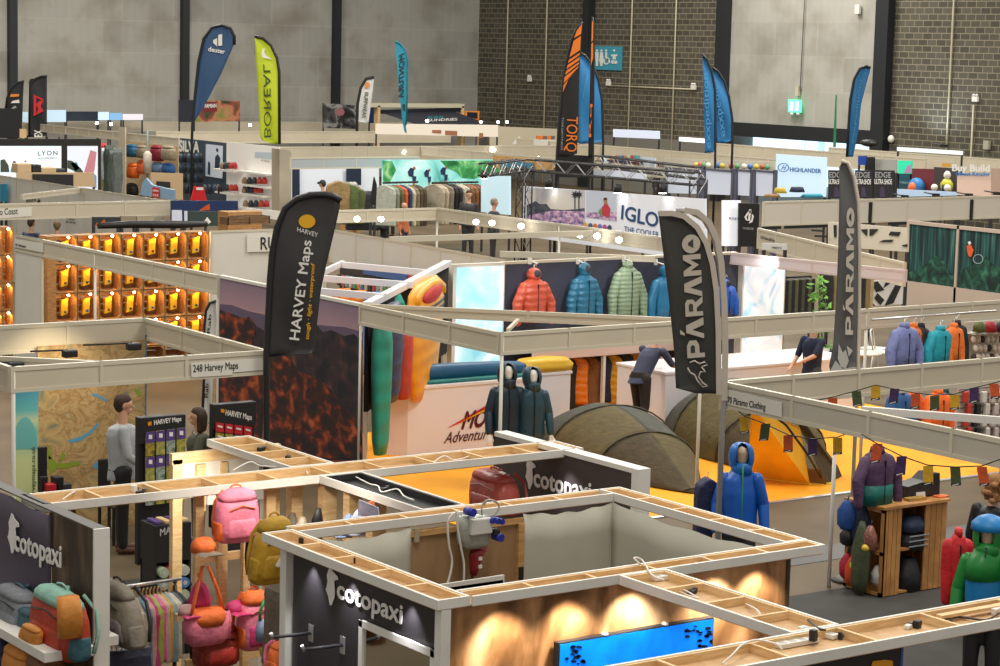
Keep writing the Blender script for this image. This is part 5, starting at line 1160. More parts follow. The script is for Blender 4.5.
yel = quilt('yellow_quilt', (.85,.36,.01),.12); 
sleepbag(407,441,281,395, 'bright yellow mummy sleeping bag with red lined hood', yel, C('bag_red', .55,.02,.02), yel)
sleepbag(383,400,304,400, 'navy quilted sleeping bag left of the yellow one', quilt('navy_quilt', (.03,.035,.10),.1))
sleepbag(377,387,316,452, 'green sleeping bag at the near end of the angled wall', quilt('green_quilt', (.02,.30,.22),.14))
sleepbag(400,407,322,398, 'thin red edge of a sleeping bag between the navy and yellow ones', C('bag_red2', .5,.06,.04))
fo = FX(14.2)
for i, (x0, x1, m_, lb) in enumerate(((319,331, C('bright_or', .85,.25,.01), 'orange garment top above the poster wall'),(337,346, C('bright_or', .85,.25,.01), 'orange garment top beside the blue one above the poster wall'),(349,371, C('cobalt_c', .02,.2,.5), 'blue garment top above the poster wall'),(372,382, C('seagreen_c', .02,.35,.25), 'green garment top at the end of the poster wall'))):
    ff = FX(16.2); uu = ff.px((x0 + x1) / 2,300)[0]; w_ = ff.px(x1,300)[0] - ff.px(x0,300)[0]; zt = ff.px((x0 + x1) / 2,289 + i * 2)[1]
    hung_garment(ff, uu, .3, zt, abs(w_),1.2,.2, m_, lb, 'garments behind the poster wall', seedv=i)
# back wall
NAVY = mat('navy_board', (.045,.048,.075),.6); f = FY(28.2)
u0, u1 = f.px(501,300)[0], f.px(736,290)[0]
t = thing('display_wall', ((u0 + u1) / 2,28.2,0), 'navy back wall carrying a row of hung down jackets', 'wall'); MB(f).box(u0, u1,0,.08,0, f.px(560,262)[1]).build('navy_board', NAVY, t)
MB(f).box(u0, u1,-.01,.09, f.px(560,262)[1], f.px(560,262)[1] + .04).build('top_rail', SHELLR, t)
ice = picture('ice_print', [(.3,(.22,.62,.75)),(.5,(.45,.78,.88)),(.62,(.9,.95,1)),(.72,(.55,.4,.7))],(1,1,1),1.3,6,.8, emit=.45)
ice2 = picture('ice_print2', [(.3,(.35,.68,.85)),(.45,(.75,.85,.95)),(.60,(.95,.96,1)),(.75,(.15,.45,.75))],(1,1,1),2.0,8,1.5, emit=.35, seed=4)
t = thing('light_box', (f.px(475,300)[0],28.1,0), 'glowing ice-blue light box with white frame beside the sleeping bag wall', 'light box')
a, b_ = f.px(449,300)[0], f.px(500.5,300)[0]; z1 = f.px(475,263)[1]
MB(f).box(a, b_, -.1,.02,0, z1).build('box_frame', POST, t); MB(f).box(a + .06, b_ - .03,-.11,-.1,.1, z1 - .05).build('lit_print', ice, t)
t = thing('light_box', (f.px(760,300)[0],28.2,0), 'glowing white and blue printed light box right of the jacket wall', 'light box')
a, b_ = f.px(738,300)[0], f.px(780.5,300)[0]; z1 = f.px(760,259)[1]
MB(f).box(a, b_, -.1,.02,0, z1).build('box_frame', POST, t); MB(f).box(a + .03, b_ - .03,-.11,-.1,.1, z1 - .04).build('lit_print', ice2, t)
jq = [('coral red down jacket with hood hung on the navy wall', 513,553.5,268,322, quilt('coral_q', (.50,.075,.035))),('teal blue down jacket with hood on the navy wall', 567,601,263,321, quilt('teal_q', (.010,.12,.21),.05)),('sage green narrow-baffle down jacket on the navy wall', 608,645.5,262,319, quilt('sage_q', (.19,.26,.16),.035)),('cyan blue shell jacket partly behind the near feather flag', 647,683,265,319, quilt('cyan_q', (.010,.14,.28),.2)),('royal blue jacket at the right end of the navy wall', 712,737,279,314, quilt('royal_q', (.01,.10,.48),.2))]
fj = FY(27.95)
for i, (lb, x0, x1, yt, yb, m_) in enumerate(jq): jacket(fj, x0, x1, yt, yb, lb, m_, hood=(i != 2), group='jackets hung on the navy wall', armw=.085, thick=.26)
for x, y in ((530,261),(578,261),(624,259),(656,262)):
    uu, zz = FY(28.15).px(x, y); tt = thing('hook_bracket', (uu, 28.1, zz), 'white hook bracket above the %s jacket on the navy wall' % {530: 'coral', 578: 'teal', 624: 'sage', 656: 'cyan'}[x], 'bracket', 'white hook brackets'); ff = FY(28.15)
    MB(ff).box(uu - .02, uu + .02,-.02,.03, zz - .05, zz + .05).build('bracket_plate', WHITE, tt); MB(ff).tube([ff.w(uu, 0, zz), ff.w(uu, -.2, zz - .02)],.012,6).build('bracket_arm', WHITE, tt)
for x in (535,583,630,690,762,480): spot((FY(27.4).px(x, 280)[0],27.2,2.6),(FY(28.2).px(x, 280)[0],28.2,1.6),17,85,(.95,.97,1))
# counters
CW = mat('white_counter', (.80,.76,.78),.35)
def counter(label, x0, x1, y0, y1, h=1.0): 
    t = thing('counter', ((x0 + x1) / 2,(y0 + y1) / 2,0), label, 'counter', 'white counters of the tent stand'); MB().box(x0, x1, y0, y1,.012, h - .04).build('counter_body', CW, t, bevel=.006); MB().box(x0 - .02, x1 + .02, y0 - .02, y1 + .02, h - .04, h).build('counter_top', CW, t, bevel=.005); return t
t = thing('counter', (18.2,26.4,0), 'white counter with red arrow logo carrying a blue sleeping bag', 'counter', 'white counters of the tent stand')
for z0_, z1_, e_, nm_ in ((.012,.96,0, 'counter_body'),(.96,1.0,.02, 'counter_top')):
    vs_ = [(17.08 - e_ * .3,26.2 - e_),(19.4,26.2 - e_),(19.4,26.75),(16.9,26.75),(16.79 - e_, 26.47)]; MB().raw([(x, y, z) for z in (z0_, z1_) for x, y in vs_],[(4,3,2,1,0),(5,6,7,8,9)] + [(i, (i + 1) % 5,(i + 1) % 5 + 5, i + 5) for i in range(5)]).build(nm_, CW, t)
f = FY(26.195)
lettering(f, 'MOUNTAIN', (461.5,429),(541,419),(463.5,412), mat('logo_maroon', (.10,.008,.01),.5), t, bold=.04, shear=.3, d=-.003)
lettering(f, 'Adventure', (443.5,443.5),(491.5,438.5),(445.5,432.5), mat('logo_maroon', (.10,.008,.01),.5), t, bold=-.005, shear=.25, d=-.003)
mark(f, ((447,428),(492,402),(520,388),(520,396),(492,408),(462,422)), mat('logo_red', (.62,.02,.01),.5), t, name='arrow_emblem'); mark(f, ((455,425),(492,405),(505,400),(492,407.5),(465,420)), mat('logo_yellow', (.8,.45,.02),.5), t, name='arrow_emblem', d=-.009)
t = counter('white counter where a man leans, with dark mark on its front', 21.42,25.4,25.72,26.9)
f = FY(25.715); lettering(f, 'Adventure', (694,420),(742,414),(695,408), mat('logo_maroon', (.10,.008,.01),.5), t, bold=-.005, shear=.25, d=-.003)
lettering(f, 'MO', (706,409),(740,405),(709,393), mat('logo_maroon', (.10,.008,.01),.5), t, bold=.03, shear=.4, d=-.003); mark(f, ((700,406),(722,394),(735,389),(720,398)), mat('logo_red', (.62,.02,.01),.5), t, name='arrow_emblem')
t = counter('low white counter behind the mannequins with a yellow sleeping bag', 18.9,20.28,26.6,27.0,.98)
# blue bag lying on counter
def lyingbag(p0, p1, r, label, m_, mi, mt=None):
    a, b_ = Vector(p0), Vector(p1); t = thing('sleeping_bag', a, label, 'sleeping bag'); d = b_ - a
    MB().tube([a, a + d * .06, a + d * .3, a + d * .7, a + d * .94, b_],[r * .55, r * .95, r, r * .9, r * .75, r * .4],14).build('shell', m_, t); MB().tube([a - d * .02, a + d * .05],[r * .5, r * .8],12).build('hood_inside', mi, t); return t
lyingbag((17.3,26.5,1.14),(19.3,26.45,1.12),.13, 'petrol blue sleeping bag lying along the white counter', quilt('petrol_q', (.01,.09,.20),.2), yel)
tag(MB().loft([(18.3,26.46,1.002,.95,.2),(18.3,26.46,1.03,.97,.21),(18.3,26.46,1.05,.95,.2)],24, power=6).build('sleeping_mat', C('teal_mat', .01,.16,.15)), 'dark teal sleeping mat under the blue sleeping bag', 'sleeping mat')
tag(MB().loft([(19.9,26.8,.985,.5,.2),(19.9,26.8,1.08,.52,.22),(19.9,26.8,1.17,.42,.17),(19.9,26.8,1.2,.1,.05)],24, power=3).build('sleeping_bag', quilt('yellow_q2', (.70,.42,.02),.06)), 'yellow quilted sleeping bag heaped on the low counter', 'sleeping bag')
# garment shelf
t = thing('garment_rack', (21.9,27.9,0), 'white topped rack with shelf edge and garments hanging below', 'rack')
MB().box(20.1,23.6,27.35,28.1,1.22,1.27).build('rack_top', WHITE, t, bevel=.004); MB().box(20.1,23.6,27.33,27.37,1.05,1.22).build('front_board', mat('peach_board', (.75,.55,.47),.5), t)
for x in (20.15,21.5,22.7): MB().box(x, x + .05,27.36,27.42,0,1.05).build('rack_post', WHITE, t)
gm = [('denim blue', (.03,.07,.18)),('slate', (.03,.05,.09)),('black', (.01,.01,.012)),('bright orange', (.80,.20,.01)),('brown', (.22,.09,.03)),('navy', (.015,.02,.05)),('sun yellow', (.80,.38,.01)),('charcoal', (.02,.02,.025)),('tangerine', (.78,.28,.02)),('jet', (.008,.008,.01)),('crimson', (.38,.02,.03)),('dark grey', (.04,.04,.05))]
for i, (nm, c) in enumerate(gm):
    x = 20.45 + i * .235; ff = Fr(x, 27.7,-90 + 50)
    hung_garment(ff, 0,0,1.03,.5,.78 if i % 2 else .84,.13,(quilt if i % 3 == 0 else C)('g_%s' % nm.replace(' ', '_'), *([c] if i % 3 == 0 else c)), nm + ' jacket, ' + ORD[i] + ' from the yellow sleeping bag on the low rack', 'jackets on the low rack', name='jacket', seedv=i, cat='jacket')
for i, (x, c, lb, L) in enumerate(((528,(.4,.6,.08), 'lime green cloth lying on the rack top', .3),(536,(.75,.5,.05), 'yellow cloth at the left end of the rack top', .22),(557,(.75,.75,.78), 'white folded cloth on the rack top', .3),(577,(.5,.04,.04), 'small red cloth on the rack top', .2),(609,(.55,.02,.04), 'long red folded cloth on the rack top', .42),(592,(.7,.7,.72), 'pale folded cloth between the red ones', .2))):
    p = Zp(x, 356 - (x - 528) * .05,1.28); p.y = 27.7; tag(MB().loft([(max(p.x, 20.3), p.y, 1.272, L / 2,.16),(max(p.x, 20.3), p.y, 1.31, L / 2,.15)],12, power=4).build('folded_cloth', C('fold_%d' % i, *c)), lb, 'cloth')
# dark teal mannequins
tealj = mat('storm_blue', (.012,.055,.085),.45, bump=.4, bscale=6)
for (x, y, hgt, lb, m_) in ((508,357,1.80, 'dark mannequin in a navy hooded shell at the stand post', mat('storm_navy', (.008,.025,.045),.45, bump=.4, bscale=6)),(533,361,1.74, 'dark teal hooded mannequin beside the darker one', tealj)):
    p = Zp(x, y, hgt + .02); mannequin(WORLD, p.x, p.y, .012, hgt, lb, m_, m_, face=200, zipc=BLACK)
# leaning man, people at counters
person(WORLD, 20.95,25.75,0,1.80, 'man in blue t-shirt and dark trousers leaning forward on the white counter', mat('tee_blue', (.055,.065,.115),.8, bump=.4, bscale=8), mat('trouser_dark', (.025,.018,.015),.8), face=75, lean=(0,.30), armL=((-.05,.22,-.18),(-.02,.44,-.12)), armR=((.04,.2,-.22),(.02,.40,-.26)), sleeves=.5, headtilt=(0,.06), legs=[((-.10,.10,.50),(-.10,-.06,.07)),((.10,.0,.50),(.10,-.22,.07))], shoes=BLACK)
person(WORLD, 23.95,25.2,0,1.76, 'person in navy t-shirt with white badge, arm on the counter beside the far feather flag', mat('tee_navy', (.012,.018,.05),.8, bump=.4, bscale=8), DARK, face=-95, armL=((-.02,.18,-.2),(.05,.38,-.28)), armR=((.08,.05,-.27),(.04,.22,-.40)), sleeves=.5, lanyard=mat('lanyard_blue', (.05,.2,.5),.5))
person(WORLD, 23.15,27.15,0,1.72, 'person in black top with bare forearms on the counter behind the near flag', BLACK, DARK, face=170, armL=((-.06,.14,-.22),(.04,.36,-.40)), armR=((.06,.14,-.22),(-.02,.36,-.40)), sleeves=.5)
# ---------------- tents
def tent(label, pa, pb, peak, width, h, mats, inner=None, name='tent', side=1):
    """low ridge tent: pa low tip, pb far end; side panels rise to a curved ridge"""
    a, b_ = Vector(pa), Vector(pb); ax = (b_ - a); L = ax.length; ax.normalize(); sd = Vector((-ax.y, ax.x, 0))
    t = thing(name, a, label, 'tent')
    def ridge_(s): return h * (math.sin(PI / 2 * min(s / .6,1)) ** 1.05 if s < .6 else max(math.cos(PI / 2 * (s - .6) / .4),0) ** .5)
    def wid(s): return width * (.04 + .96 * (math.sin(PI / 2 * min(s / .62,1)) ** .9 if s < .62 else max(math.cos(PI / 2 * (s - .62) / .44),0) ** .6))
    cuts = [0,.33,.60,1.0]
    for k in range(3):
        for sgn in (-1,1):
            def fn(p, q, k=k, sgn=sgn):
                s = cuts[k] + (cuts[k + 1] - cuts[k]) * p; th = q * PI / 2
                y = wid(s) / 2 * math.cos(th) ** 1.15 if q < 1 else 0; z = ridge_(s) * math.sin(th) ** .85 if q > 0 else 0
                sag = .035 * math.sin(PI * p) * math.sin(PI * q)
                return a + ax * (L * s) + sd * (sgn * max(y - sag, 0)) + Vector((0,0,.02 + max(z - sag, 0)))
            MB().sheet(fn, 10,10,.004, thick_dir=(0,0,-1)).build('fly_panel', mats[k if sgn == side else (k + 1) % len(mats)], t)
    for s in cuts[1:-1] + [.02]:
        MB().tube([a + ax * (L * s) + sd * (wid(s) / 2 * math.cos(q)) + Vector((0,0,.025 + ridge_(s) * abs(math.sin(q)) ** .85)) for q in [PI * i / 14 for i in range(15)]],.012,6).build('pole_seam', mat('tent_seam', (.05,.045,.02),.6), t)
    for s in (0,1): MB().tube([a + ax * (L * s), a + ax * (L * (s * 1.08 - .04 * (1 - s))) + Vector((0,0,.01))],.008,5).build('guy_line', mat('guy_yellow', (.75,.6,.02),.5), t)
    return t
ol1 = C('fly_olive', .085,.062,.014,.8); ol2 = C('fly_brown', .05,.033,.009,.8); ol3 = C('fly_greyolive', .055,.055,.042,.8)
pT = Zp(694,494,0.012)
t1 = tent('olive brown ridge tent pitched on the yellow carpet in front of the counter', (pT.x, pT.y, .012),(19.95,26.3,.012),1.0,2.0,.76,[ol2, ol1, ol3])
mk = FX(18.3)
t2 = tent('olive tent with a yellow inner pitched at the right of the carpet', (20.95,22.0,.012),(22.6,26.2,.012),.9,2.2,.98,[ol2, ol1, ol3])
fq = Fr(20.8,22.2,-22)
t = thing('inner_tent', (20.9,22.5,.012), 'glowing yellow inner tent with dark pole in front of the olive tent', 'tent')
def P2(x, y, z): return Zp(x, y, z)
def tri(pts, m_, nm, th=.01):
    k = [Vector(p) for p in pts]; MB().raw(k + [q + Vector((.01,.02,0)) for q in k],[tuple(range(len(k))), tuple(reversed(range(len(k),2 * len(k))))] + [((i + 1) % len(k), i, i + len(k),(i + 1) % len(k) + len(k)) for i in range(len(k))]).build(nm, m_, t)
yl = mat('inner_yellow', (.82,.42,.015),.5, noise=.2, nscale=2, bump=.4, bscale=3); yl2 = mat('inner_amber', (.62,.27,.01),.5, noise=.2, nscale=2)
apex = P2(752,404,1.25); c1 = P2(826,484,.02); c0 = P2(748,478,.02); c2 = P2(842,476,.02); apex2 = P2(790,402,1.2)
tri([c0, c1 + Vector((-.25,.05,.0)), P2(800,428,.8), apex], yl, 'front_panel'); tri([P2(800,428,.8), c1, c2, P2(838,466,.15), apex2], ol2, 'side_panel'); tri([c0 + Vector((0,-.01,0)), c1 + Vector((0,-.01,0)), c1 + Vector((-.12,0,.22)), c0 + Vector((0,0,.22))], mat('skirt_brown', (.16,.09,.035),.6), 'skirt')
MB().tube([P2(764,408,1.2), P2(786,425,.95), P2(806,452,.55), P2(824,482,.03)],.018,6).build('pole', BLACK, t)
MB().tube([c1, c1 + Vector((.12,-.06,0))],.02,6).build('corner_tab', mat('guy_yellow', (.75,.6,.02),.5), t)
pe = P2(620,404,.8)
# ---------------- feather flags
def flag(label, base_xy, zs, outline, m_, pole=None, hem=None, hemw=.05, deg=CAMDEG, name='feather_flag', group=None, pole_r=.018, foot=True, hem_close=False, billow=.03):
    """base_xy: where the pole stands; outline: sail edge in pixels (clockwise); pole: pixel path of the pole"""
    f = Fr(base_xy[0], base_xy[1], deg); t = thing(name, (base_xy[0], base_xy[1], zs), label, 'flag', group)
    pts = [f.px(*p) for p in outline]; us = [p[0] for p in pts]; zz = [p[1] for p in pts]; z0, z1 = min(zz), max(zz)
    # sail as a sheet between left and right edges, softly billowing
    def span(z):
        xs = []
        for i in range(len(pts)):
            (ua, za),(ub, zb) = pts[i], pts[(i + 1) % len(pts)]
            if (za - z) * (zb - z) <= 0 and abs(za - zb) > 1e-9: xs.append(ua + (ub - ua) * (z - za) / (zb - za))
        return (min(xs), max(xs)) if xs else (us[0], us[0])
    def fn(p, q):
        z = z0 + (z1 - z0) * (.002 + .996 * q); a, b_ = span(z); u = a + (b_ - a) * p
        return f.w(u, -.01 + billow * math.sin(q * 7 + p * 2) * math.sin(PI * p), z)
    MB(f).sheet(fn, 8,36,.006).build('sail', m_, t)
    if pole:
        pp = [f.w(f.px(*p)[0],0, f.px(*p)[1]) for p in pole]
        if foot: pp = pp + [Vector((pp[-1].x, pp[-1].y, zs))]
        MB(f).tube(pp, pole_r, 8).build('pole', hem or BLACK, t)
        if foot: MB(f).loft([(f.px(*pole[-1])[0],0, zs, .2,.2),(f.px(*pole[-1])[0],0, zs + .03,.18,.18)],16).build('base_plate', BLACK, t)
    return t, f
FD = -billow if False else -.05
charc = mat('flag_charcoal', (.035,.034,.034),.4, bump=.3, bscale=4)
t, f = flag('black feather flag with yellow disc and white lettering at the map stand corner', (11.83,20.75),0,[(266,357),(268,320),(270,280),(274,240),(281,215),(292,203),(310,195),(325,195),(341,201),(336,225),(328,258),(321,290),(317,325),(315,354),(290,356)], charc, pole=[(341,201),(333,196),(325,194.5),(310,195),(297,199),(285,209),(277,228),(272.5,252),(270,280),(268,320),(266.5,357),(266.5,440)], pole_r=.036)
mark(f, circle_pts(307.5,221,8.3,6.8,24), mat('flag_yellow', (.80,.42,.01),.5), t, d=FD, th=.003, name='disc_emblem')
lettering(f, 'HARVEY', (297.5,231),(318,237),(298,226.5), PRINTW, t, d=FD, th=.003)
lettering(f, 'HARVEY Maps', (302.5,340),(315,241),(290,338.5), PRINTW, t, d=FD, th=.003, bold=.018)
lettering(f, 'tough \u00b7 light \u00b7 waterproof', (310.5,339),(316.5,263),(305.5,338.5), mat('flag_yellow', (.80,.42,.01),.5), t, d=FD, th=.003, bold=.02, shear=.15)
cream = mat('flag_cream', (.52,.46,.38),.6)
sails = [((658,211),(664,211.5),(676,212),(688,217),(700,229),(709,248),(715,272),(718,300),(719,340),(719,394),(706,394),(690,393),(676,391.5),(674,350),(670,310),(664,260)), ]
t, f = flag('charcoal feather flag with large cream lettering and leaping cat at the clothing stand corner', (14.8,16.85),0, list(sails[0]), mat('flag_slate', (.045,.043,.038),.7, bump=.4, bscale=4), pole=[(676,210),(690,211),(704,219),(714,236),(720,262),(723.5,300),(725,350),(724.5,395),(722,430)], hem=STEEL, pole_r=.03)
t2_ = MB(f)
def band(pts, w_, m_, nm='hem_band'):
    ps = [f.px(*p) for p in pts]; n = len(ps); L_ = []; R2 = []
    for i in range(n):
        a, b_ = ps[max(i - 1,0)], ps[min(i + 1, n - 1)]; dx, dz = b_[0] - a[0], b_[1] - a[1]; l = math.hypot(dx, dz); nx, nz = -dz / l * w_ / 2, dx / l * w_ / 2
        L_.append((ps[i][0] + nx, ps[i][1] + nz)); R2.append((ps[i][0] - nx, ps[i][1] - nz))
    b = MB(f)
    for i in range(n - 1): b.prism([L_[i], L_[i + 1], R2[i + 1], R2[i]],-.05,-.03)
    b.build(nm, m_, t)
band(((659,213),(672,213),(684,216),(697,227),(706,243),(712,263),(716,290),(718,330),(718.5,394)),.055, cream)
band(((684,210),(697,212),(709,222),(717,240),(721,262),(724,300),(725,345),(724,400)),.06, cream)
def paramo(f, p0, p1, p2, t, m_, d=-.06):
    p0, p1, p2 = f.px(*p0), f.px(*p1), f.px(*p2); A = Vector((p1[0] - p0[0], p1[1] - p0[1])); B2 = Vector((p2[0] - p0[0], p2[1] - p0[1]))
    Q = lambda a, b_: (p0[0] + A.x * a + B2.x * b_, p0[1] + A.y * a + B2.y * b_)
    shp = []
    shp.append([(0,0),(.035,0),(.035,.30),(.10,.30),(.14,.45),(.14,.85),(.10,1),(0,1)])                                      # P
    shp.append([(.15,0),(.19,0),(.245,1),(.30,1),(.245,.62)][:0] or [(.15,0),(.19,0),(.225,.66),(.26,0),(.32,0),(.265,1),(.205,1)])  # A
    shp.append([(.185,1.10),(.205,1.10),(.235,1.35),(.20,1.35)])                                                                     # accent
    shp.append([(.335,0),(.37,0),(.37,.35),(.40,.35),(.44,0),(.49,0),(.445,.40),(.47,.55),(.47,.88),(.44,1),(.335,1)])  # R
    shp.append([(.49,0),(.53,0),(.565,.66),(.60,0),(.65,0),(.60,1),(.535,1)])                                                   # A
    shp.append([(.66,0),(.70,0),(.70,.60),(.745,.12),(.79,.60),(.79,0),(.83,0),(.83,1),(.79,1),(.745,.50),(.70,1),(.66,1)])  # M
    shp.append([(.915 + .075 * math.cos(a),.5 + .52 * math.sin(a)) for a in [2 * PI * i / 20 for i in range(20)]])                            # O
    for i, s_ in enumerate(shp): MB(f).prism([Q(*q) for q in s_], d - .003, d).build('letter', m_, t)
    dk = mat('flag_slate', (.045,.043,.038),.7)
    MB(f).prism([Q(*q) for q in ((.04,.55),(.095,.55),(.105,.70),(.09,.80),(.04,.80))], d - .005, d - .003).build('letter_gap', dk, t)
    MB(f).prism([Q(*q) for q in ((.375,.55),(.43,.55),(.44,.70),(.425,.80),(.375,.80))], d - .005, d - .003).build('letter_gap', dk, t)
    MB(f).prism([Q(*q) for q in ((.88,.38),(.955,.38),(.925,.68),(.905,.68))], d - .005, d - .003).build('letter_gap', dk, t)
paramo(f, (704.5,356),(699,232),(687,357.5), t, cream)
catl = [(689,362),(694,360),(699,363),(704,361),(707,364),(701,366),(705,371),(700,371),(698,376),(702,382),(707,385),(702,386),(697,380),(694,374),(690,372),(687,367)]
for seg in ((0,5),(5,11),(11,15)):
    b = MB(f); pp = [f.w(f.px(*p)[0],-.06, f.px(*p)[1]) for p in catl[seg[0]:seg[1] + 1]]; b.tube(pp, .009,5).build('cat_emblem', cream, t)
t, f = flag('narrow grey feather flag with cream lettering seen nearly edge-on', (17.6,17.3),0,[(839,165),(843,161),(848,163),(853,176),(857,200),(858,260),(858,320),(857,369),(832,372),(828,371),(833,345),(836,300),(838,250),(839,205)], mat('flag_grey', (.10,.10,.10),.6, bump=.4, bscale=4), pole=[(841,161),(848,163),(854,177),(858.3,202),(859.5,260),(859,320),(858,371)], hem=cream, pole_r=.022)
band = band
paramo(f, (852,334),(853.5,206),(844.5,334), t, cream, d=-.06)
for p_ in (((838,343),(842,352),(845,349),(848,360),(845,368),(840,366),(837,358)),((846,345),(852,350),(848,356))):
    mark(f, p_, mat('cat_grey', (.42,.41,.39),.6), t, d=-.055, th=.003, name='cat_emblem')
mark(f, ((829,371),(835,360),(842,368),(855,366),(856,370),(832,372.5)), mat('cat_grey', (.42,.41,.39),.6), t, d=-.05, th=.003, name='hem_print')
t, f = flag('small white and black feather flag in the aisle behind the map stand', (12.9,27.2),0,[(205,340),(205,325),(207,310),(211,303),(216,301),(217,320),(216,345),(210,425),(202,424),(204,380)], mat('flag_white', (.62,.61,.57),.6), pole=[(216,301),(210,303),(206,311),(204.6,326),(204,380),(202,424)], pole_r=.02)
lettering(f, 'Rab', (210.5,333),(212,314),(207.5,333), INK, t, d=FD, th=.003, bold=.02); lettering(f, 'Rab', (208.5,397),(209,383),(205,397), INK, t, d=FD, th=.003, bold=.02)
tag(MB(Fr(12.6,28,0)).prism([(-.5,0),(.5,0),(.4,.1),(.1,.45),(-.1,.45)],0,.5).build('cloth_heap', BLACK), 'black covered trolley on the aisle floor behind the map stand', 'trolley')
# ================================================================== clothing stand on the right
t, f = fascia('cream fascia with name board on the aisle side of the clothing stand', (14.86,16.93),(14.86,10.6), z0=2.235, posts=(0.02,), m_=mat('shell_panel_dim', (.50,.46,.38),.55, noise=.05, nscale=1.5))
nameboard(f, ((725,403),(784,417),(784,402),(725,388)), '170 P\u00e1ramo Clothing', (728.5,404.5),(768,412),(729,396), t, d=-.035)
fascia('cream fascia along the back of the clothing stand under the hanging jackets', (14.88,16.95),(22.5,16.95), z0=2.2)
fascia('pale fascia on the far right side of the clothing stand', (20.2,16.9),(20.2,11.5), z0=2.25)
t = thing('tube_lamp', (17.3,17.1,2.3), 'long white fluorescent tube lamp on the back fascia of clothing stand', 'lamp')
a, b_ = Zp(825,388,2.3), Zp(925,379,2.3)
MB().bar(a, b_, .08,.05).build('lamp_housing', WHITE, t); MB().tube([a + Vector((.02,-.04,-.01)), b_ + Vector((-.02,-.04,-.01))],.02,8).build('tube', mat('tube_glow', (1,.97,.92),.3, emit=3), t)
MB().bar(b_, b_ + Vector((.05,.0,.16)),.03,.04).build('lamp_bracket', DARK, t)
tag(MB().bar(Zp(862,410,2.47), Zp(1002,420.5,2.47),.05,.07).build('bracing_rail', mat('bright_rail', (.75,.73,.68),.4)), 'bright white bracing rail crossing the clothing stand behind the fascia', 'rail')
tag(MB().bar(Zp(818,390,2.2), Zp(905,384,2.2),.05,.12).build('white_beam', WR), 'white beam below the fluorescent tube in the clothing stand', 'rail')
# bunting
BC = {'o': C('bunt_orange', .62,.09,.02), 'g': C('bunt_green', .06,.09,.03), 'y': C('bunt_yellow', .68,.38,.015), 'p': C('bunt_purple', .055,.02,.10)}
CN = {'o': 'orange', 'g': 'green', 'y': 'yellow', 'p': 'purple'}
def bunting(f, items, desc, cordpts, w_=8.5, h_=14.5):
    for i, (x, y, c, sk) in enumerate(items):
        q = [f.px(x - w_ / 2 + sk, y + h_), f.px(x + w_ / 2 + sk, y + h_ - .8), f.px(x + w_ / 2, y - .5), f.px(x - w_ / 2, y)]
        t = thing('bunting_flag', f.w(q[0][0],0, q[0][1]), CN[c] + ' bunting flag, ' + ORD[i] + ' along the ' + desc, 'bunting', 'prayer-flag bunting')
        MB(f).prism(q, -.008,0).build('cloth', BC[c], t); hz = q[0][1]
        MB(f).prism([q[0], q[1],(q[1][0], q[1][1] + .022),(q[0][0], q[0][1] + .022)],-.011,-.008).build('hem_label', BLACK, t)
        MB(f).prism([(q[0][0] + .02, hz + .006),(q[1][0] - .02, q[1][1] + .006),(q[1][0] - .02, q[1][1] + .014),(q[0][0] + .02, hz + .014)],-.013,-.011).build('hem_print', PRINTW, t)
    ps = [f.w(f.px(*p)[0],-.005, f.px(*p)[1]) for p in cordpts]; tag(MB().tube(ps, .006,5).build('bunting_string', BLACK), 'dark cord carrying the ' + desc, 'cord')
bunting(FX(16.0),[(833,398, 'o', 0),(856.5,391.5, 'g', 1.5),(876,385.5, 'y', 0),(895,389, 'p', -1.5),(916,394, 'o', -.5),(935,396, 'g', 0),(955,395, 'y', 0),(974.5,388, 'p', 0),(994,384, 'o', 2)], 'upper string inside the clothing stand', [(800,404),(833,397),(856,391),(876,385),(895,389),(916,393),(935,395),(955,394),(974,388),(994,383),(1004,380)],8.8,15)
bunting(FX(15.05),[(744.5,416.5, 'y', 1.0),(766,424, 'g', -2),(788.5,435.5, 'o', 0),(813,439, 'p', 0),(838,438, 'y', 0)], 'string in front of the yellow tent', [(735,408),(745,416),(766,424),(789,435),(813,439),(838,437),(862,428)],8.8,17)
bunting(FX(14.70),[(878,444, 'o', -2.5),(902,456.5, 'p', -1.5),(928.5,466, 'y', 0),(955.5,467, 'g', 1),(982,467, 'o', 3)], 'lower string before the crate shelf', [(862,434),(878,444),(902,456),(928,465),(956,467),(982,466),(1004,458)],9.5,19)
# jackets on rails
def row(fr_, items, desc, grp, thick=.2, hood=True):
    for i, (nm, x0, x1, yt, yb, m_) in enumerate(items): jacket(fr_, x0, x1, yt, yb, nm, m_, group=grp, armw=.075, thick=thick, d=.12 * (i % 2), hood=hood)
fj = FY(20.4)
orj = C('jk_orange', .78,.17,.02); tlj = C('jk_teal', .01,.30,.38); pwj = C('jk_periwinkle', .17,.20,.42); blj = C('jk_black', .012,.012,.014); denj = C('jk_denim', .02,.09,.25)
row(fj, [('periwinkle blue jacket hanging foremost on the upper rail', 886,921,323,369, pwj),('orange jacket behind the periwinkle one', 911,928,324,368, orj),('teal jacket hanging face-on at the middle of the upper rail', 923,956,326,367, tlj),('black jacket between orange and teal ones', 920,934,324,366, blj),('orange jacket behind the teal one', 944,962,323,365, orj),('black jacket at the right of the upper rail', 952,973,321,364, blj)], '', 'jackets on the upper rail', hood=False)
tag(MB().tube([Vector((fj.px(880,321)[0],20.55, fj.px(880,321)[1])), Vector((fj.px(1005,312)[0],20.55, fj.px(1005,312)[1]))],.015,6).build('hanging_rail', STEEL), 'steel hanging rail above the periwinkle and teal jackets', 'rail')
fj = FY(18.6)
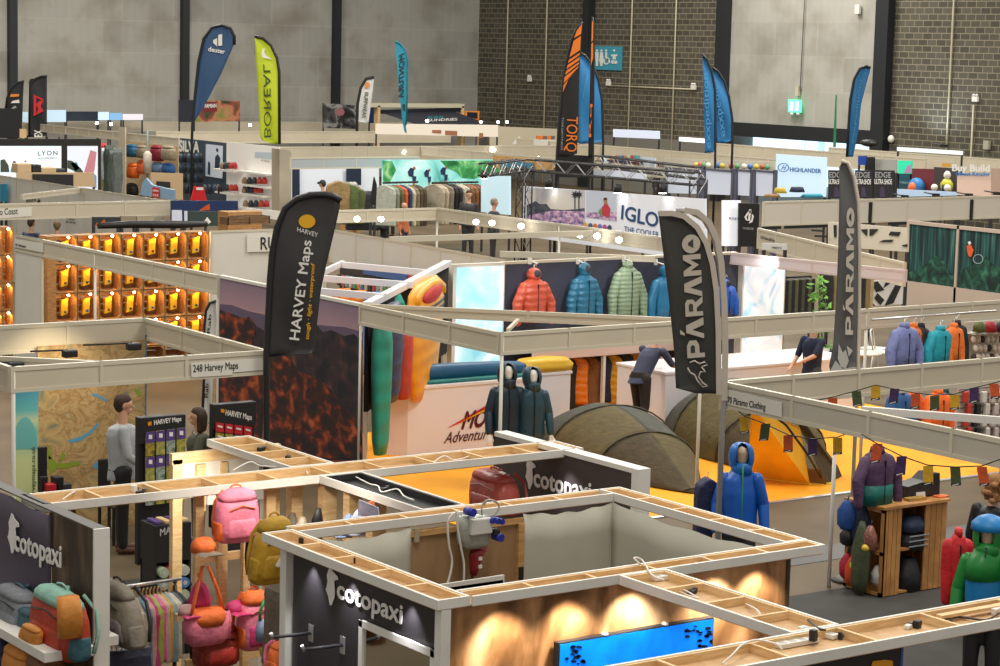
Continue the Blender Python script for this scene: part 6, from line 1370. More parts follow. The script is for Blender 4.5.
row(fj, [('denim blue jacket on the lower rail under the fluorescent tube', 884,914,390,432, denj),('orange jacket beside the denim blue one', 911,928,391,430, C('jk_red_orange', .70,.12,.015)),('bright orange jacket face-on on the lower rail', 921,953,389,436, C('jk_vermilion', .85,.14,.01)),('dark teal jacket at the end of the lower rail', 942,960,389,434, C('jk_dteal', .01,.07,.09))], '', 'jackets on the lower rail', hood=False)
# peg wall of small packs
t = thing('peg_wall', (20.6,17.3,0), 'white peg wall hung with pale packs and red goods', 'display wall'); fw_ = FY(17.6)
u0, u1 = fw_.px(958,400)[0], fw_.px(1010,400)[0]; MB(fw_).box(u1 - .05, u1,.03,.06,0,1.5).build('support', STEEL, t); MB(fw_).box(u0, u1,0,.03, fw_.px(980,447)[1], fw_.px(980,384)[1]).build('white_board', mat('peg_white', (.62,.52,.47),.6), t)
b = MB(fw_)
for i in range(9): zz = fw_.px(980,388 + i * 6)[1]; b.tube([fw_.w(u0,-.01, zz), fw_.w(u1,-.01, zz)],.005,4)
b.build('wire_line', DARK, t)
k = 0
for r in range(4):
    for c_ in range(5):
        x = 963 + c_ * 9 + (r % 2) * 3; y = 391 + r * 12; uu, zz = fw_.px(x, y); k += 1
        cc = [(.70,.62,.55),(.75,.7,.64),(.60,.05,.03),(.66,.55,.5),(.02,.02,.02)][(k * 7) % 5]
        tag(MB(fw_).box(uu - .035, uu + .035,-.07,-.02, zz - .13, zz).build('accessory_pack', mat('acc_%d' % ((k * 7) % 5), cc, .5), bevel=.008), 'small pack on the peg wall, %s row down, %s along' % (ORD[r], ORD[c_]), 'pack', 'small packs on the white peg wall')
# shelf of hats further right
fh = FY(21.6)
t = thing('hat_shelf', (fh.px(985,330)[0],21.6,0), 'long rack of pale hats and hooks past the black jacket', 'shelf'); MB(fh).box(fh.px(970,345)[0], fh.px(1010,345)[0],.1,.14,.5, fh.px(985,322)[1]).build('back_board', mat('rack_pale', (.5,.46,.4),.6), t)
MB(fh).box(fh.px(970,345)[0], fh.px(1010,345)[0],-.1,.1, fh.px(985,333)[1], fh.px(985,331.5)[1]).build('shelf_board', WHITE, t)
for i, (x, c, lb) in enumerate(((974,(.10,.12,.03), 'dark green'),(985,(.35,.01,.02), 'dark red'),(996,(.02,.02,.04), 'black'))): tag(MB(fh).loft([(fh.px(x, 326)[0],-.1, fh.px(x, 331)[1],.085,.1),(fh.px(x, 326)[0],-.1, fh.px(x, 325)[1],.085,.09),(fh.px(x, 326)[0],-.1, fh.px(x, 321)[1],.05,.05)],12).build('folded_fleece', C('fl_%d' % i, *c)), lb + ' folded item on the top of the hat rack', 'clothing', 'folded items on the hat rack')
for r in range(3):
    for c_ in range(7):
        x = 972.5 + c_ * 4.6 + (r % 2) * 2; uu, zz = fh.px(x, 339 + r * 9); cc = [(.7,.6,.52),(.62,.55,.5),(.05,.04,.04),(.75,.68,.6)][(r * 3 + c_ * 5) % 4]
        tag(MB(fh).ell(uu, -.02, zz, .028,.05,.055,8,5).build('small_hat', C('hat_%d' % ((r * 3 + c_ * 5) % 4), *cc)), 'small pale item on the hat rack, %s row, %s along' % (ORD[r], ORD[c_]), 'hat', 'small hats on the rack')
# ---- hooded blue mannequin
p = Zp(741,438,1.86)
# stand inside the corner, before the post
fb0 = Zp(736,607,0)
mannequin(WORLD, fb0.x, fb0.y, 0,1.84, 'tall mannequin in a bright blue hooded jacket with green zips at the stand corner', mat('blue_shell', (.005,.10,.48),.4, bump=.5, bscale=6), DARK, face=215, zipc=mat('zip_green', (.05,.35,.1),.4), hoodm=mat('blue_hood', (.01,.16,.55),.4, bump=.5, bscale=6), skin=mat('buff_head', (.62,.45,.30),.5))
jf = Fr(fb0.x, fb0.y + .15,-60)
hung_garment(Fr(fb0.x - .20, fb0.y + .30,-20),0,0,1.36,.26,.85,.16, C('jk_deepnavy', .01,.015,.06), 'deep navy jacket hanging behind the blue mannequin', None, name='jacket', cat='jacket')
# ---- slatted crate shelf
CW2 = wood('honey_wood', (.36,.16,.045),(.55,.27,.08),(1,6,.9),5)
x0, x1, y0, y1, hz = 17.05,18.02,16.72,17.30,1.0
t = thing('crate_shelf', ((x0 + x1) / 2,(y0 + y1) / 2,0), 'honey-coloured slatted wooden crate shelf standing on the aisle floor', 'shelf')
b = MB()
for k in range(4): 
    for (xa, xb) in ((x0, x0 + .27),(x1 - .34, x1)):
        w_ = (xb - xa) / 4; b.box(xa + w_ * k + .004, xa + w_ * (k + 1) - .004, y0, y0 + .02,.02, hz - .02)
b.build('front_slat', CW2, t)
MB().box(x0 - .02, x1 + .02, y0 - .02, y1 + .02, hz - .02, hz + .01).build('top_board', CW2, t)
MB().box(x0 + .02, x1 - .02, y0 + .02, y1,.49,.515).box(x0 + .02, x1 - .02, y0 + .02, y1,.02,.045).build('shelf_board', CW2, t)
b = MB()
for k in range(5): w_ = (y1 - y0) / 5; b.box(x1 - .02, x1, y0 + w_ * k + .004, y0 + w_ * (k + 1) - .004,.02, hz - .02); 
b.build('end_slat', CW2, t)
b = MB()
for k in range(6): w_ = (x1 - x0) / 6; b.box(x0 + w_ * k + .004, x0 + w_ * (k + 1) - .004, y1 - .02, y1,.02, hz - .02)
b.build('back_slat', CW2, t)
b = MB()
for yy in (y0, y1 - .05): b.box(x0, x0 + .03, yy, yy + .05,.02, hz - .02)
for zz in (.02,.47,.94): b.box(x0, x0 + .02, y0, y1, zz, zz + .04)
b.build('side_frame', CW2, t)
def lump(f, box, label, m_, d, dep=.12, name='folded_clothing', cat='clothing'):
    xa, xb, ya, yb = box; u0, u1 = f.px(xa, (ya + yb) / 2)[0], f.px(xb, (ya + yb) / 2)[0]; z0, z1 = f.px((xa + xb) / 2, yb)[1], f.px((xa + xb) / 2, ya)[1]
    return tag(MB(f).loft([((u0 + u1) / 2, d, z0,(u1 - u0) / 2 * .95, dep),((u0 + u1) / 2, d, z0 + (z1 - z0) * .5,(u1 - u0) / 2, dep),((u0 + u1) / 2, d, z1,(u1 - u0) / 2 * .6, dep * .6)],14, power=3).build(name, m_), label, cat)
ff = FY(y0 + .12)
lump(ff, (901,922,516,530), 'navy garment crumpled in the upper opening of the crate shelf', C('nv1', .02,.035,.08),0)
lump(ff, (900,921,530,548), 'black and grey striped boxes in the upper opening of crate shelf', C('bk1', .015,.017,.02),0)
lump(ff, (898,917,558,592), 'black bag in the lower opening of the crate shelf', C('bk2', .01,.01,.013),0)
for i in range(3): tag(MB(ff).box(ff.px(901,540)[0], ff.px(920,540)[0],-.13,-.12, ff.px(910,534 + i * 5)[1], ff.px(910,533 + i * 5)[1]).build('box_stripe', mat('stripe_grey', (.3,.33,.33),.5)), ORD[i] + ' pale stripe on the boxes inside the crate shelf', 'stripe', 'stripes on the boxes')
fo = FX(x0 - .06)
def hangbag(box, label, m_, d=0.0, tilt=0.0, name='stuff_sack'):
    xa, xb, ya, yb = box; ym, xm = (ya + yb) / 2,(xa + xb) / 2; u0, u1 = fo.px(xa, ym)[0], fo.px(xb, ym)[0]; z0, z1 = fo.px(xm, yb)[1], fo.px(xm, ya)[1]; um, W = (u0 + u1) / 2,(u1 - u0) / 2; h_ = z1 - z0
    t = thing(name, fo.w(um, d, z0), label, 'bag', 'bags hanging on the end of the crate shelf')
    MB(fo).loft([(um, d, z0, W * .6,.04),(um, d, z0 + h_ * .15, W * .95,.07),(um + tilt * W, d, z0 + h_ * .6, W, .075),(um + tilt * W, d, z0 + h_ * .9, W * .5,.04),(um + tilt * W, d, z1, W * .25,.02)],14).build('body', m_, t, noflat=True)
    MB(fo).tube([fo.w(um + tilt * W, d, z1 - .01), fo.w(um, d + .02, z1 + .05)],.008,5).build('drawcord', BLACK, t)
hangbag((838,856,500,530), 'bright blue bag hanging highest at the end of crate shelf', C('bl_b', .01,.07,.30))
hangbag((846,866,496,560), 'navy jacket hanging at the end of the crate shelf', C('nv2', .008,.015,.05),.06)
hangbag((841,853,528,545), 'small black pouch below the bright blue bag', BLACK)
hangbag((842,854,553,578), 'crimson bag hanging low at the end of the crate shelf', C('cr_b', .42,.008,.04),-.02)
hangbag((849,860,556,585), 'orange-red bag with a lime arrow mark', C('or_b', .60,.06,.015),-.04)
mark(FX(x0 - .15),((850,568),(855.5,565.5),(850.5,562)), mat('lime_mark', (.6,.8,.05),.5), None, name='lime_arrow'); bpy.data.objects['lime_arrow'].parent = None
tag(bpy.data.objects['lime_arrow'], 'lime arrow mark on the orange-red hanging bag', 'mark')
hangbag((855,872,520,592), 'long olive green bag hanging in front of the crate shelf opening', C('ol_b', .06,.075,.035),-.05,.1)
hangbag((866,877,525,550), 'clear bag of red beads beside the olive bag', mat('bead_bag', (.25,.1,.08),.3, noise=.6, nscale=40),-.02)
hangbag((866,876,566,586), 'white folded item at the bottom left opening of the crate shelf', C('wh_b', .5,.48,.44),.1)
uu, zz = fo.px(871,547); tag(MB(fo).ell(uu, -.08, zz, .045,.045,.04).build('yellow_ball', mat('ball_yellow', (.75,.5,.05),.4)), 'yellow and white ball hanging at the crate shelf end', 'ball')
tag(MB().tube([(16.95,17.42,0),(16.95,17.42,1.66)],.022,8).build('stand_post', WHITE), 'white post standing at the end of the crate shelf', 'post')
# top of the crate shelf
fz = FY(16.95)
jacket(fz, 853,899,447,503, 'plum and teal colour-block jacket standing on the crate shelf', C('plum_c', .065,.028,.075), hood=False, hem_m=C('teal_c2', .0,.12,.10), thick=.26, armw=.07, hanger=False, sleeve_m=C('plum_c', .065,.028,.075))
t = thing('display_box', (17.75,16.95, hz + .01), 'black wedge-shaped display box with white label on the crate shelf', 'box')
fq = FY(16.9); q = [fq.px(*p) for p in ((908,498),(939.5,495),(940,473),(933,473.5),(926,481),(908,487))]; zb = hz + .012
q = [(u, max(z, zb)) for u, z in q]; MB(fq).prism(q, 0,.22).build('box_body', BLACK, t); MB(fq).prism([fq.px(*p) for p in ((916,498),(925,497),(925,491.5),(916,492.5))],-.004,0).build('white_label', WHITE, t)
tag(MB(fq).box(fq.px(903,500)[0], fq.px(920,500)[0],-.1,-.01, zb, zb + .03).build('folded_shirt', C('ochre_c', .42,.24,.06)), 'ochre folded shirt lying in front of the black display box', 'clothing')
tag(MB(fq).box(fq.px(931,500)[0], fq.px(941,500)[0],-.12,-.02, zb, zb + .015).build('orange_tag', orng), 'small orange item at the corner of the crate shelf top', 'tag')
# ---- green mannequin, red jacket, curly haired woman
pg = Zp(979,710,0)
mannequin(WORLD, pg.x, pg.y, 0,1.82, 'mannequin in a green and blue hooded jacket beside the red jacket', mat('mid_blue', (.01,.20,.48),.4, bump=.5, bscale=6), BLACK, face=235, zipc=BLACK, hoodm=mat('leaf_green', (.01,.22,.035),.4, bump=.5, bscale=6), chest=mat('leaf_green', (.01,.22,.035),.4), sleeve=mat('leaf_green', (.01,.22,.035),.4), skin=mat('buff_head', (.62,.45,.30),.5))
q = MB(); hp_ = Vector((pg.x, pg.y, 1.66 * 1.82 / 1.85)); tag(MB().loft([(pg.x - .01, pg.y - .01, hp_.z + .03,.158,.162),(pg.x, pg.y, hp_.z + .09,.15,.155),(pg.x, pg.y, hp_.z + .14,.10,.10),(pg.x, pg.y, hp_.z + .165,.03,.03)],20).build('blue_beanie', mat('cap_blue', (.005,.20,.52),.45)), 'bright blue cap crown on the green hooded mannequin', 'hat')
fr_ = Fr(pg.x - .15, pg.y + .50,-35); uu = fr_.px(957,560)
jacket(fr_, 941,973,528,600, 'bright red jacket hanging behind the green mannequin', C('bright_red', .55,.008,.015), hood=False, thick=.24, hanger=False)
pw = Zp(985,640,0)
person(WORLD, pw.x, pw.y, 0,1.68, 'woman with curly light brown hair and black top seen behind the mannequin', BLACK, DARK, hair=mat('curly_hair', (.30,.14,.05),.8, bump=1, bscale=30), female=True, hairlen=.07, face=70, headtilt=(0,.03))
b = MB()
for i in range(26):
    a = random.uniform(0,2 * PI); r = random.uniform(.05,.11); b.ell(pw.x - .02 + r * math.cos(a), pw.y + r * math.sin(a),1.68 * .915 + random.uniform(-.09,.10),.035,.035,.035,6,4)
tag(b.build('curls', mat('curly_hair', (.30,.14,.05),.8), remesh=.012, smooth_it=1), 'mass of light brown curls on the woman behind the mannequin', 'hair')
# ---- floor bands, dark banner under the lowest header
gm_ = mat('grey_carpet', (.05,.048,.044),.9, noise=.15, nscale=3)
a, b_, c_, d_ = Zp(640,640,0), Zp(880,592,0), Zp(1030,608,0), Zp(1030,700,0)
tag(MB().box(11.5,19.8,10.5,17.28,0,.008).build('grey_carpet', gm_), 'dark grey carpet tiles under the crate shelf and mannequins', 'carpet')
tag(MB().box(15.0,30,18.35,18.95,0,.006).build('floor_strip', mat('strip_grey', (.13,.13,.13),.8)), 'grey strip crossing the aisle floor behind the crate shelf', 'floor strip')
t = thing('dark_banner', (9.5,8.95,0), 'dark banner with blue edge and orange shape under the lowest header', 'banner'); fd_ = FY(8.93)
ue = fd_.px(903,655)[0]; MB(fd_).box(8.0, ue - .02,0,.03,.3,2.43).build('banner_panel', mat('banner_umber', (.014,.010,.012),.6), t); MB(fd_).box(ue - .02, ue, -.003,.033,.3,2.43).build('blue_edge', mat('edge_blue', (.04,.08,.35),.5), t)
mark(fd_, ((870,668),(872,661),(884,659.5),(892,660.5),(892,668)), mat('shape_orange', (.75,.32,.0),.5), t, name='orange_emblem')
# forest picture wall
f = FX(33.4)
t = thing('picture_wall', (33.4,31,0), 'pair of large dark teal forest prints with a rider in an orange jacket', 'picture')
fo_ = picture('forest_print', [(.34,(.004,.012,.014)),(.46,(.008,.035,.04)),(.54,(.015,.08,.075)),(.62,(.03,.13,.11)),(.74,(.14,.24,.21))],(9,9,.35),1.8,8,.3)
fo2_ = picture('forest_floor_print', [(.38,(.004,.018,.018)),(.5,(.010,.06,.04)),(.62,(.03,.15,.09)),(.8,(.10,.26,.16))],(2,2,2),2.6,9,.6)
u0, um, u1 = f.px(909,250)[0], f.px(957.5,255)[0], f.px(1012,260)[0]; zt = f.px(958,229)[1]; zb = f.px(909,281)[1]
for a, b_ in ((u0, um - .03),(um + .03, u1)): MB(f).box(a, b_, 0,.02, zb, zt).build('forest_print', fo_, t)
mark(f, ((909,281),(909,272),(918,270),(928,262),(935,255),(941,258),(946,264),(950,272),(956,278),(956,286)), fo2_, t, d=-.002, th=.004, name='undergrowth_print')
mark(f, ((959,287),(959,272),(965,268),(972,266),(980,262),(986,256),(990,262),(996,266),(1004,268),(1004,293)), fo2_, t, d=-.002, th=.004, name='undergrowth_print')
MB(f).box(u0 - .07, u0,-.03,.05,0, zt + .07).box(um - .03, um + .03,-.03,.05,0, zt + .07).box(u0, u1,-.03,.05, zt, zt + .07).box(u0, u1,-.03,.05,0, zb).build('pale_frame', mat('pink_frame', (.55,.44,.36),.5), t)
orj2 = mat('rider_orange', (.8,.12,.03),.5)
for pts, m_ in ((((967,246),(971,244.5),(974,250),(972,256),(970,258),(968,253)), orj2),(((968,242),(970.5,241),(971.5,243.5),(969.5,245)), PRINTW),(((968,256),(971,257),(974,262),(972,264),(970,260)), DARK)): mark(f, pts, m_, t, d=-.008, th=.004, name='rider_print')
cpt = circle_pts(978.5,259,5.2,4.8,16); cin = circle_pts(978.5,259,4.6,4.2,16); b = MB(f)
for i in range(16): b.prism([f.px(*p) for p in (cpt[i], cpt[(i + 1) % 16], cin[(i + 1) % 16], cin[i])],-.012,-.008)
b.build('wheel_print', mat('wheel_pale', (.35,.5,.5),.5), t)
# ================================================================== stands further back
def board(f, q, m_, label, cat='board', name='panel_board', frame=None, legs=True, th=.05, group=None):
    """upright board through four pixels (bottom left, bottom right, top right, top left) with legs to the floor"""
    p = [f.px(*x) for x in q]; t = thing(name, f.w((p[0][0] + p[1][0]) / 2, th / 2,0), label, cat, group)
    MB(f).prism(p, 0, th).build('board', m_, t)
    zb = min(p[0][1], p[1][1])
    if legs and zb > .05:
        b = MB(f); b.box(p[0][0], p[0][0] + .05,0, th, 0, p[0][1]).box(p[1][0] - .05, p[1][0],0, th, 0, p[1][1]); b.build('support', frame or DARK, t)
    return t
def blurb(f, boxes, m_, t, d=-.01, name='print_patch'):
    for q in boxes: MB(f).prism([f.px(*x) for x in q], d - .006, d).build(name, m_, t)
# --- long fascias, nearest to farthest
fascia('cream fascia above the hikers rack running left from the lit corner', (22.2,38.45),(25.75,38.45), posts=(3.5,))
fascia('cream fascia receding past the wide white banner from the lit corner', (25.7,38.4),(25.7,30.2), posts=(4.2,))
tag(MB().bar((20.9,32.75,2.45),(25.3,32.65,2.45),.06,.10).build('cross_rail', SHELLR), 'slim cream cross rail before the lit fascia', 'rail')
tag(MB().bar(Zp(500,254,2.48), Zp(655,259,2.48),.06,.10).build('cross_rail', SHELLR), 'slim cream rail above the jacket wall', 'rail')
t, f = fascia('cream fascia with faint stand name right of the near feather flag', (28.9,32.05),(26.45,25.75), z0=2.1)
lettering(f, '158 BelstaffLab', (762,238.5),(776,242),(762,235.5), INK, t, d=-.03, bold=0)
fascia('pale pink-lit rail frame below that fascia', (24.8,28.3),(25.5,24.8), z0=2.3, rail=mat('pink_rail', (.62,.52,.50),.5), m_=mat('pink_panel', (.68,.60,.60),.5))
t, f = fascia('cream fascia with coast name board at the left above the crate wall', (15.9,41.9),(21.32,41.9), z0=2.17)
nameboard(f, ((-10,219),(31,216),(31,207),(-10,209)), 'Coast to Coast', (-18,216),(17,214),(-18,209.5), t)
t, f = panelwall('cream panel wall with small dark logos receding from the far left', (21.15,51.5),(21.15,42.0))
lettering(f, "Born", (27.5,202.5),(37,201.5),(27.5,198.5), INK, t, d=-.03); mark(f, ((38,202.5),(41,202.5),(41,200),(39.5,199)), INK, t, d=-.025)
lettering(f, 'Camping in', (67,219.5),(76,220.5),(67,217), INK, t, d=-.03); lettering(f, 'the forest', (67,222.5),(77,223.5),(67,220.5), INK, t, d=-.03)
fascia('slim cream rail crossing in front of the small logos', (19.0,44.3),(21.1,46.0), z0=2.38)
f = FX(21.0); t = board(f, ((0,202),(5.5,202),(5.5,184),(0,184)), mat('blue_poster', (.02,.28,.48),.5), 'narrow bright blue poster at the far left panel wall', 'poster', 'poster')
t, f = fascia('row of white cupboard-like panels forming a deep fascia on the right', (34.3,37.9),(47,37.9), z0=1.93, mod=1.12, m_=mat('panel_white', (.62,.58,.50),.5), th=.06)
for x in (869.5,970.5): u = f.px(x, 210)[0]; MB(f).box(u - .05, u + .05,-.04,-.0,1.9,2.42).build('black_gap', BLACK, t)
for x0, x1, y in ((762,780,228.5),(784,838,227),(888,910,224)): u0, u1 = f.px(x0, y)[0], f.px(x1, y)[0]; MB(f).box(u0, u1,-.04,0,1.86,1.93).build('black_gap', BLACK, t)
f = FX(30.5); t = board(f, ((828,246),(907,252),(907,228),(828,222)), mat('cream_board', (.66,.61,.50),.5), 'cream board with black bird-wing emblem and small lettering', 'board', 'sign_board')
blurb(f, (((861,229.5),(868,229),(867.5,236),(865,234)),((870,229),(879,229),(873,235),(870,236)),((889,235),(899,236),(901,232),(891,231.5)),((879,242),(892,242),(894,239.5),(884,240)),((834,225),(837,225),(837,237),(834.5,237)),((902,246),(908,247),(908,244),(903,245))), INK, t, name='emblem')
blurb(FX(30.4),(((812,231),(824,232),(824,230),(812,229.5)),((815,237),(828,237.5),(828,235.5),(815,235))), INK, t, name='print_line')
f = FX(27.6); t = board(f, ((762,250),(785,250),(785,244),(762,243)), mat('white_board2', (.7,.7,.68),.5), 'white strip with dark lettering under the fascia', 'board', 'sign_board'); lettering(f, 'VARLEY X', (772,248.5),(782,249),(772,246.5), INK, t, d=-.01)
# --- white & black banners right of the truss
f = FY(37.2); t = board(f, ((723,246),(741,246),(741,200.5),(723,200.5)), mat('lit_white', (.85,.87,.92),.4, emit=.35), 'glowing white board with small blue lettering beside the truss', 'board', 'lit_board'); lettering(f, 'RGJX', (729,220),(739,220.5),(729,217), mat('print_navy', (.03,.05,.2),.5), t, d=-.01)
f = FY(37.0); t = board(f, ((739,247),(758.5,246),(759.5,204),(739.5,203)), BLACK, 'black banner with white interlocked emblem', 'banner', 'tall_banner'); lettering(f, 'DARE2B', (742.5,229.2),(753,229.8),(742.5,227), mat('dim_print', (.35,.35,.35),.5), t, d=-.01)
for pts in (((744,217),(747,212.5),(750,210),(751.5,212),(748,214),(746,217),(747.5,221),(745.5,220)),((749,209),(751,209.5),(749.5,221),(747.5,220.5)),((751.5,213.5),(753.5,216),(752,222),(748.5,223.5),(749.5,221.5),(751,219.5),(751.5,216))): mark(f, pts, PRINTW, t, d=-.01)
# --- truss stand with wide banner
f = FX(33.0)
t = board(f, ((523,236),(706,262),(705,199),(523,186)), mat('banner_white', (.74,.76,.82),.4, emit=.12), 'wide white banner with festival photograph and large blue lettering', 'banner', 'wide_banner')
blue = mat('banner_blue', (.02,.07,.20),.5)
lettering(f, 'IGLOO', (621.5,219),(672,231),(622.5,205), blue, t, d=-.01, bold=.02); lettering(f, 'THE COOLER COMPANY', (624.5,231.5),(690,243),(624.5,226), blue, t, d=-.01, bold=.0)
sky = picture('festival_sky', [(.4,(.62,.60,.66)),(.6,(.78,.74,.66))], ns=.6, grad=[(0,(1,.95,.8)),(1,(.7,.75,.95))], gmix=.5); crowd = picture('crowd_print', [(.35,(.08,.12,.25)),(.5,(.55,.30,.55)),(.6,(.70,.5,.65)),(.75,(.85,.8,.85))],(1,1,1.6),7,4,.5)
dk = picture('tree_print', [(.4,(.04,.05,.09)),(.6,(.12,.13,.17))], ns=5)
mark(f, ((527,222),(585,229),(585,190),(527,188)), sky, t, d=-.008, name='sky_print'); mark(f, ((527,217),(527,205),(532,203),(536,201),(540,204),(547,204),(551,209),(565,210),(578,209),(585,208),(585,222),(560,219)), dk, t, d=-.012, name='tree_print')
mark(f, ((527,236),(527,216),(545,212),(556,210.5),(585,211.5),(585,232)), crowd, t, d=-.018, name='crowd_print')
for x in (575.5,579.5): 
    MB(f).prism([f.px(*p) for p in ((x - .4,209),(x + .4,209),(x + .4,195),(x - .4,195))],-.026,-.02).build('palm_trunk', DARK, t); mark(f, [(x + 4.0 * math.cos(a) * (1 if k % 2 else .45),194.5 + 4.0 * math.sin(a) * (1 if k % 2 else .45)) for k, a in enumerate([2 * PI * i / 14 for i in range(14)])], DARK, t, d=-.02, name='palm_crown')
mark(f, ((586.5,217),(617,221),(617,192),(586.5,190)), mat('pale_print', (.6,.66,.78),.5), t, d=-.008, name='sky_print'); mark(f, ((586.5,217),(617,221),(617,212),(600,212),(586.5,213)), crowd, t, d=-.012, name='crowd_print')
for pts, c in ((((603,216),(602,208),(605,204),(608,204),(611,209),(610,217)),(.55,.05,.08)),(((604.5,204),(604.5,200),(607.5,199.5),(608,204)),(.45,.22,.14)),(((604,200.5),(604.5,198),(607,197.5),(608,199.5)),(.05,.02,.02)),(((601.5,217),(599,212),(601,208),(602.5,212)),(.1,.35,.1))): mark(f, pts, mat('figure_%d' % int(c[0] * 100), c, .5), t, d=-.018, name='reveller_print')
for i, c in enumerate(((.7,.5,.02),(.1,.1,.3),(.7,.2,.02),(.15,.2,.6),(.5,.1,.3),(.05,.1,.15))): mark(f, circle_pts(586 + i * 4.8,225.5 + i * .5,2.3,3.2,8), mat('can_%d' % i, c, .4), t, d=-.014, name='cooler_print')
def truss(p0, p1, label, s_=.28, r=.022, n=None, name='lighting_truss', mt=None):
    p0, p1 = Vector(p0), Vector(p1); ax = (p1 - p0); L = ax.length; ax.normalize(); up = Vector((0,0,1)) if abs(ax.z) < .9 else Vector((1,0,0)); x = ax.cross(up).normalized() * s_ / 2; y = x.cross(ax).normalized() * s_ / 2
    t = thing(name, p0, label, 'truss', 'black lighting trusses'); n = n or max(3, int(L / .35)); c4 = [x + y, x - y, -x - y, -x + y]
    for c_ in c4: MB().tube([p0 + c_, p1 + c_], r, 6).build('chord', mt or BLACK, t)
    for k in range(4):
        a, b_ = c4[k], c4[(k + 1) % 4]; pts = [p0 + (p1 - p0) * (i / n) + (a if i % 2 else b_) for i in range(n + 1)]; MB().tube(pts, r * .6,4).build('lacing', STEEL if k % 2 == 0 else (mt or BLACK), t)
    return t
zt = 2.95
truss((32.8,44.9, zt),(33.3,39.05, zt), 'black overhead truss along the top of the wide banner'); truss((32.6,44.9,0),(32.6,44.9, zt), 'black upright truss tower at the left of the wide banner'); truss((33.3,39.05,0),(33.3,39.05, zt), 'black upright truss tower at the right of the wide banner')
truss(Zp(484,170, zt),(32.6,45.0, zt), 'black overhead truss reaching left from the banner tower')
truss((36.0,46.3, zt),(35.0,41.0, zt), 'black overhead truss behind the wide banner')
for i, (x, y) in enumerate(((549,181),(618,186),(663,186),(484,172))): 
    ff = FX(32.8); uu, zz = ff.px(x, y); tt = thing('stage_light', ff.w(uu, 0, zz - .2), ORD[i] + ' black stage light clamped on the banner truss', 'light', 'stage lights on the truss'); MB(ff).loft([(uu, 0, zz - .16,.10,.10),(uu, 0, zz + .05,.08,.08)],12).build('lamp_can', BLACK, tt); MB(ff).loft([(uu, 0, zz - .17,.09,.09),(uu, 0, zz - .16,.09,.09)],12).build('lens', LED, tt)
f = FX(36.5); t = board(f, ((481,212),(509.5,215),(509.5,176),(481,176)), mat('lit_cyan', (.55,.75,.85),.4, emit=.3), 'pale glowing cyan panel left of the truss tower', 'panel', 'glowing_screen')
# --- hikers light box and racks
f = FY(55.6)
hk = picture('meadow_print', [(.30,(.04,.28,.26)),(.45,(.20,.58,.55)),(.6,(.45,.75,.72)),(.75,(.75,.88,.8))],(1,1,1),.8,9,1, emit=.35)
lf = picture('leaf_print', [(.35,(.01,.10,.03)),(.5,(.04,.30,.08)),(.7,(.35,.6,.3))], ns=2.2, emit=.3)
t = board(f, ((382.5,214),(500,214),(500,159.5),(382.5,160)), hk, 'long lit meadow print with three walking hikers', 'picture', 'lit_picture')
for pts in (((440,160.5),(500,160.5),(500,172),(492,176),(484,175),(474,179),(462,178),(456,172),(447,168)),((383,161),(392,161),(396,170),(390,182),(383,184)),((415,212),(432,212),(436,200),(428,196),(418,202))): mark(f, pts, lf, t, name='foliage_print')
for (x, y, s_) in ((412,167,1.15),(427.5,169,.95),(444,166.5,1.0)):
    for pts, c in ((((x - 4, y + 4),(x - 1.5, y + .5),(x + 1.5, y + 1.5),(x + 1, y + 9),(x - 3, y + 8)),(.01,.03,.10)),(((x + .5, y),(x + 2.5, y - .5),(x + 3, y + 2),(x + 1.2, y + 2.6)),(.35,.15,.08)),(((x, y + 8),(x + 3.5, y + 8),(x + 3, y + 14),(x + .5, y + 14)),(.01,.05,.14)),(((x + .6, y + 14),(x + 2.4, y + 14),(x + 2, y + 19),(x + 1, y + 19)),(.55,.16,.06))): mark(f, [(x + (px_ - x) * s_, y + (py_ - y) * s_) for px_, py_ in pts], mat('hiker_%d' % int(c[0] * 100 + c[2] * 10), c, .6), t, d=-.014, name='hiker_print')
fg = FY(53.0); gcol = [('pale sage', (.42,.45,.38)),('grey green', (.25,.28,.22)),('olive', (.12,.12,.05)),('orange red', (.60,.10,.02)),('navy', (.02,.04,.10)),('cream', (.50,.46,.36)),('khaki', (.20,.17,.08)),('brown', (.09,.06,.03)),('dark brown', (.05,.035,.02)),('stone', (.40,.35,.26)),('sand', (.48,.40,.28)),('taupe', (.22,.18,.13)),('black', (.01,.01,.01)),('charcoal', (.02,.02,.025)),('beige', (.45,.40,.30)),('ivory', (.55,.52,.44)),('bronze', (.18,.10,.04)),('rust', (.3,.1,.03)),('mocha', (.12,.08,.05)),('maroon', (.2,.03,.03))]
xs = [385,389,393,397,401,405,409,413,416,434,438,443,448,452,456,460,464,468,472,476]
for i, x in enumerate(xs):
    uu, zz = fg.px(x, 185 if i < 9 else 184); hung_garment(Fr(uu, 53.0,-58),0,0, zz, .7,1.15,.15, C('rk_%s' % gcol[i][0].replace(' ', '_'), *gcol[i][1]), '%s garment, %s along the racks before the hikers print' % (gcol[i][0], ORD[i]), 'garments before the hikers print', seedv=i)
for a, b_ in ((383,418),(432,478)): tag(MB(fg).tube([fg.w(fg.px(a, 184)[0],0, fg.px(a, 184)[1] + .03), fg.w(fg.px(b_, 183)[0],0, fg.px(b_, 183)[1] + .03)],.03,6).build('hanging_rail', BLACK), 'black garment rail %s the gap in the hikers print' % ('left of' if a == 383 else 'right of'), 'rail')
def man_at(px_, py_foot_z, Yp, ytop, label, shirt, **k):
    ff = FY(Yp); u, z = ff.px(px_, ytop); H = k.pop('H', 1.72); return person(WORLD, u, Yp, z - H, H, label, shirt, DARK, vox=.035, waist_only=False, **k)
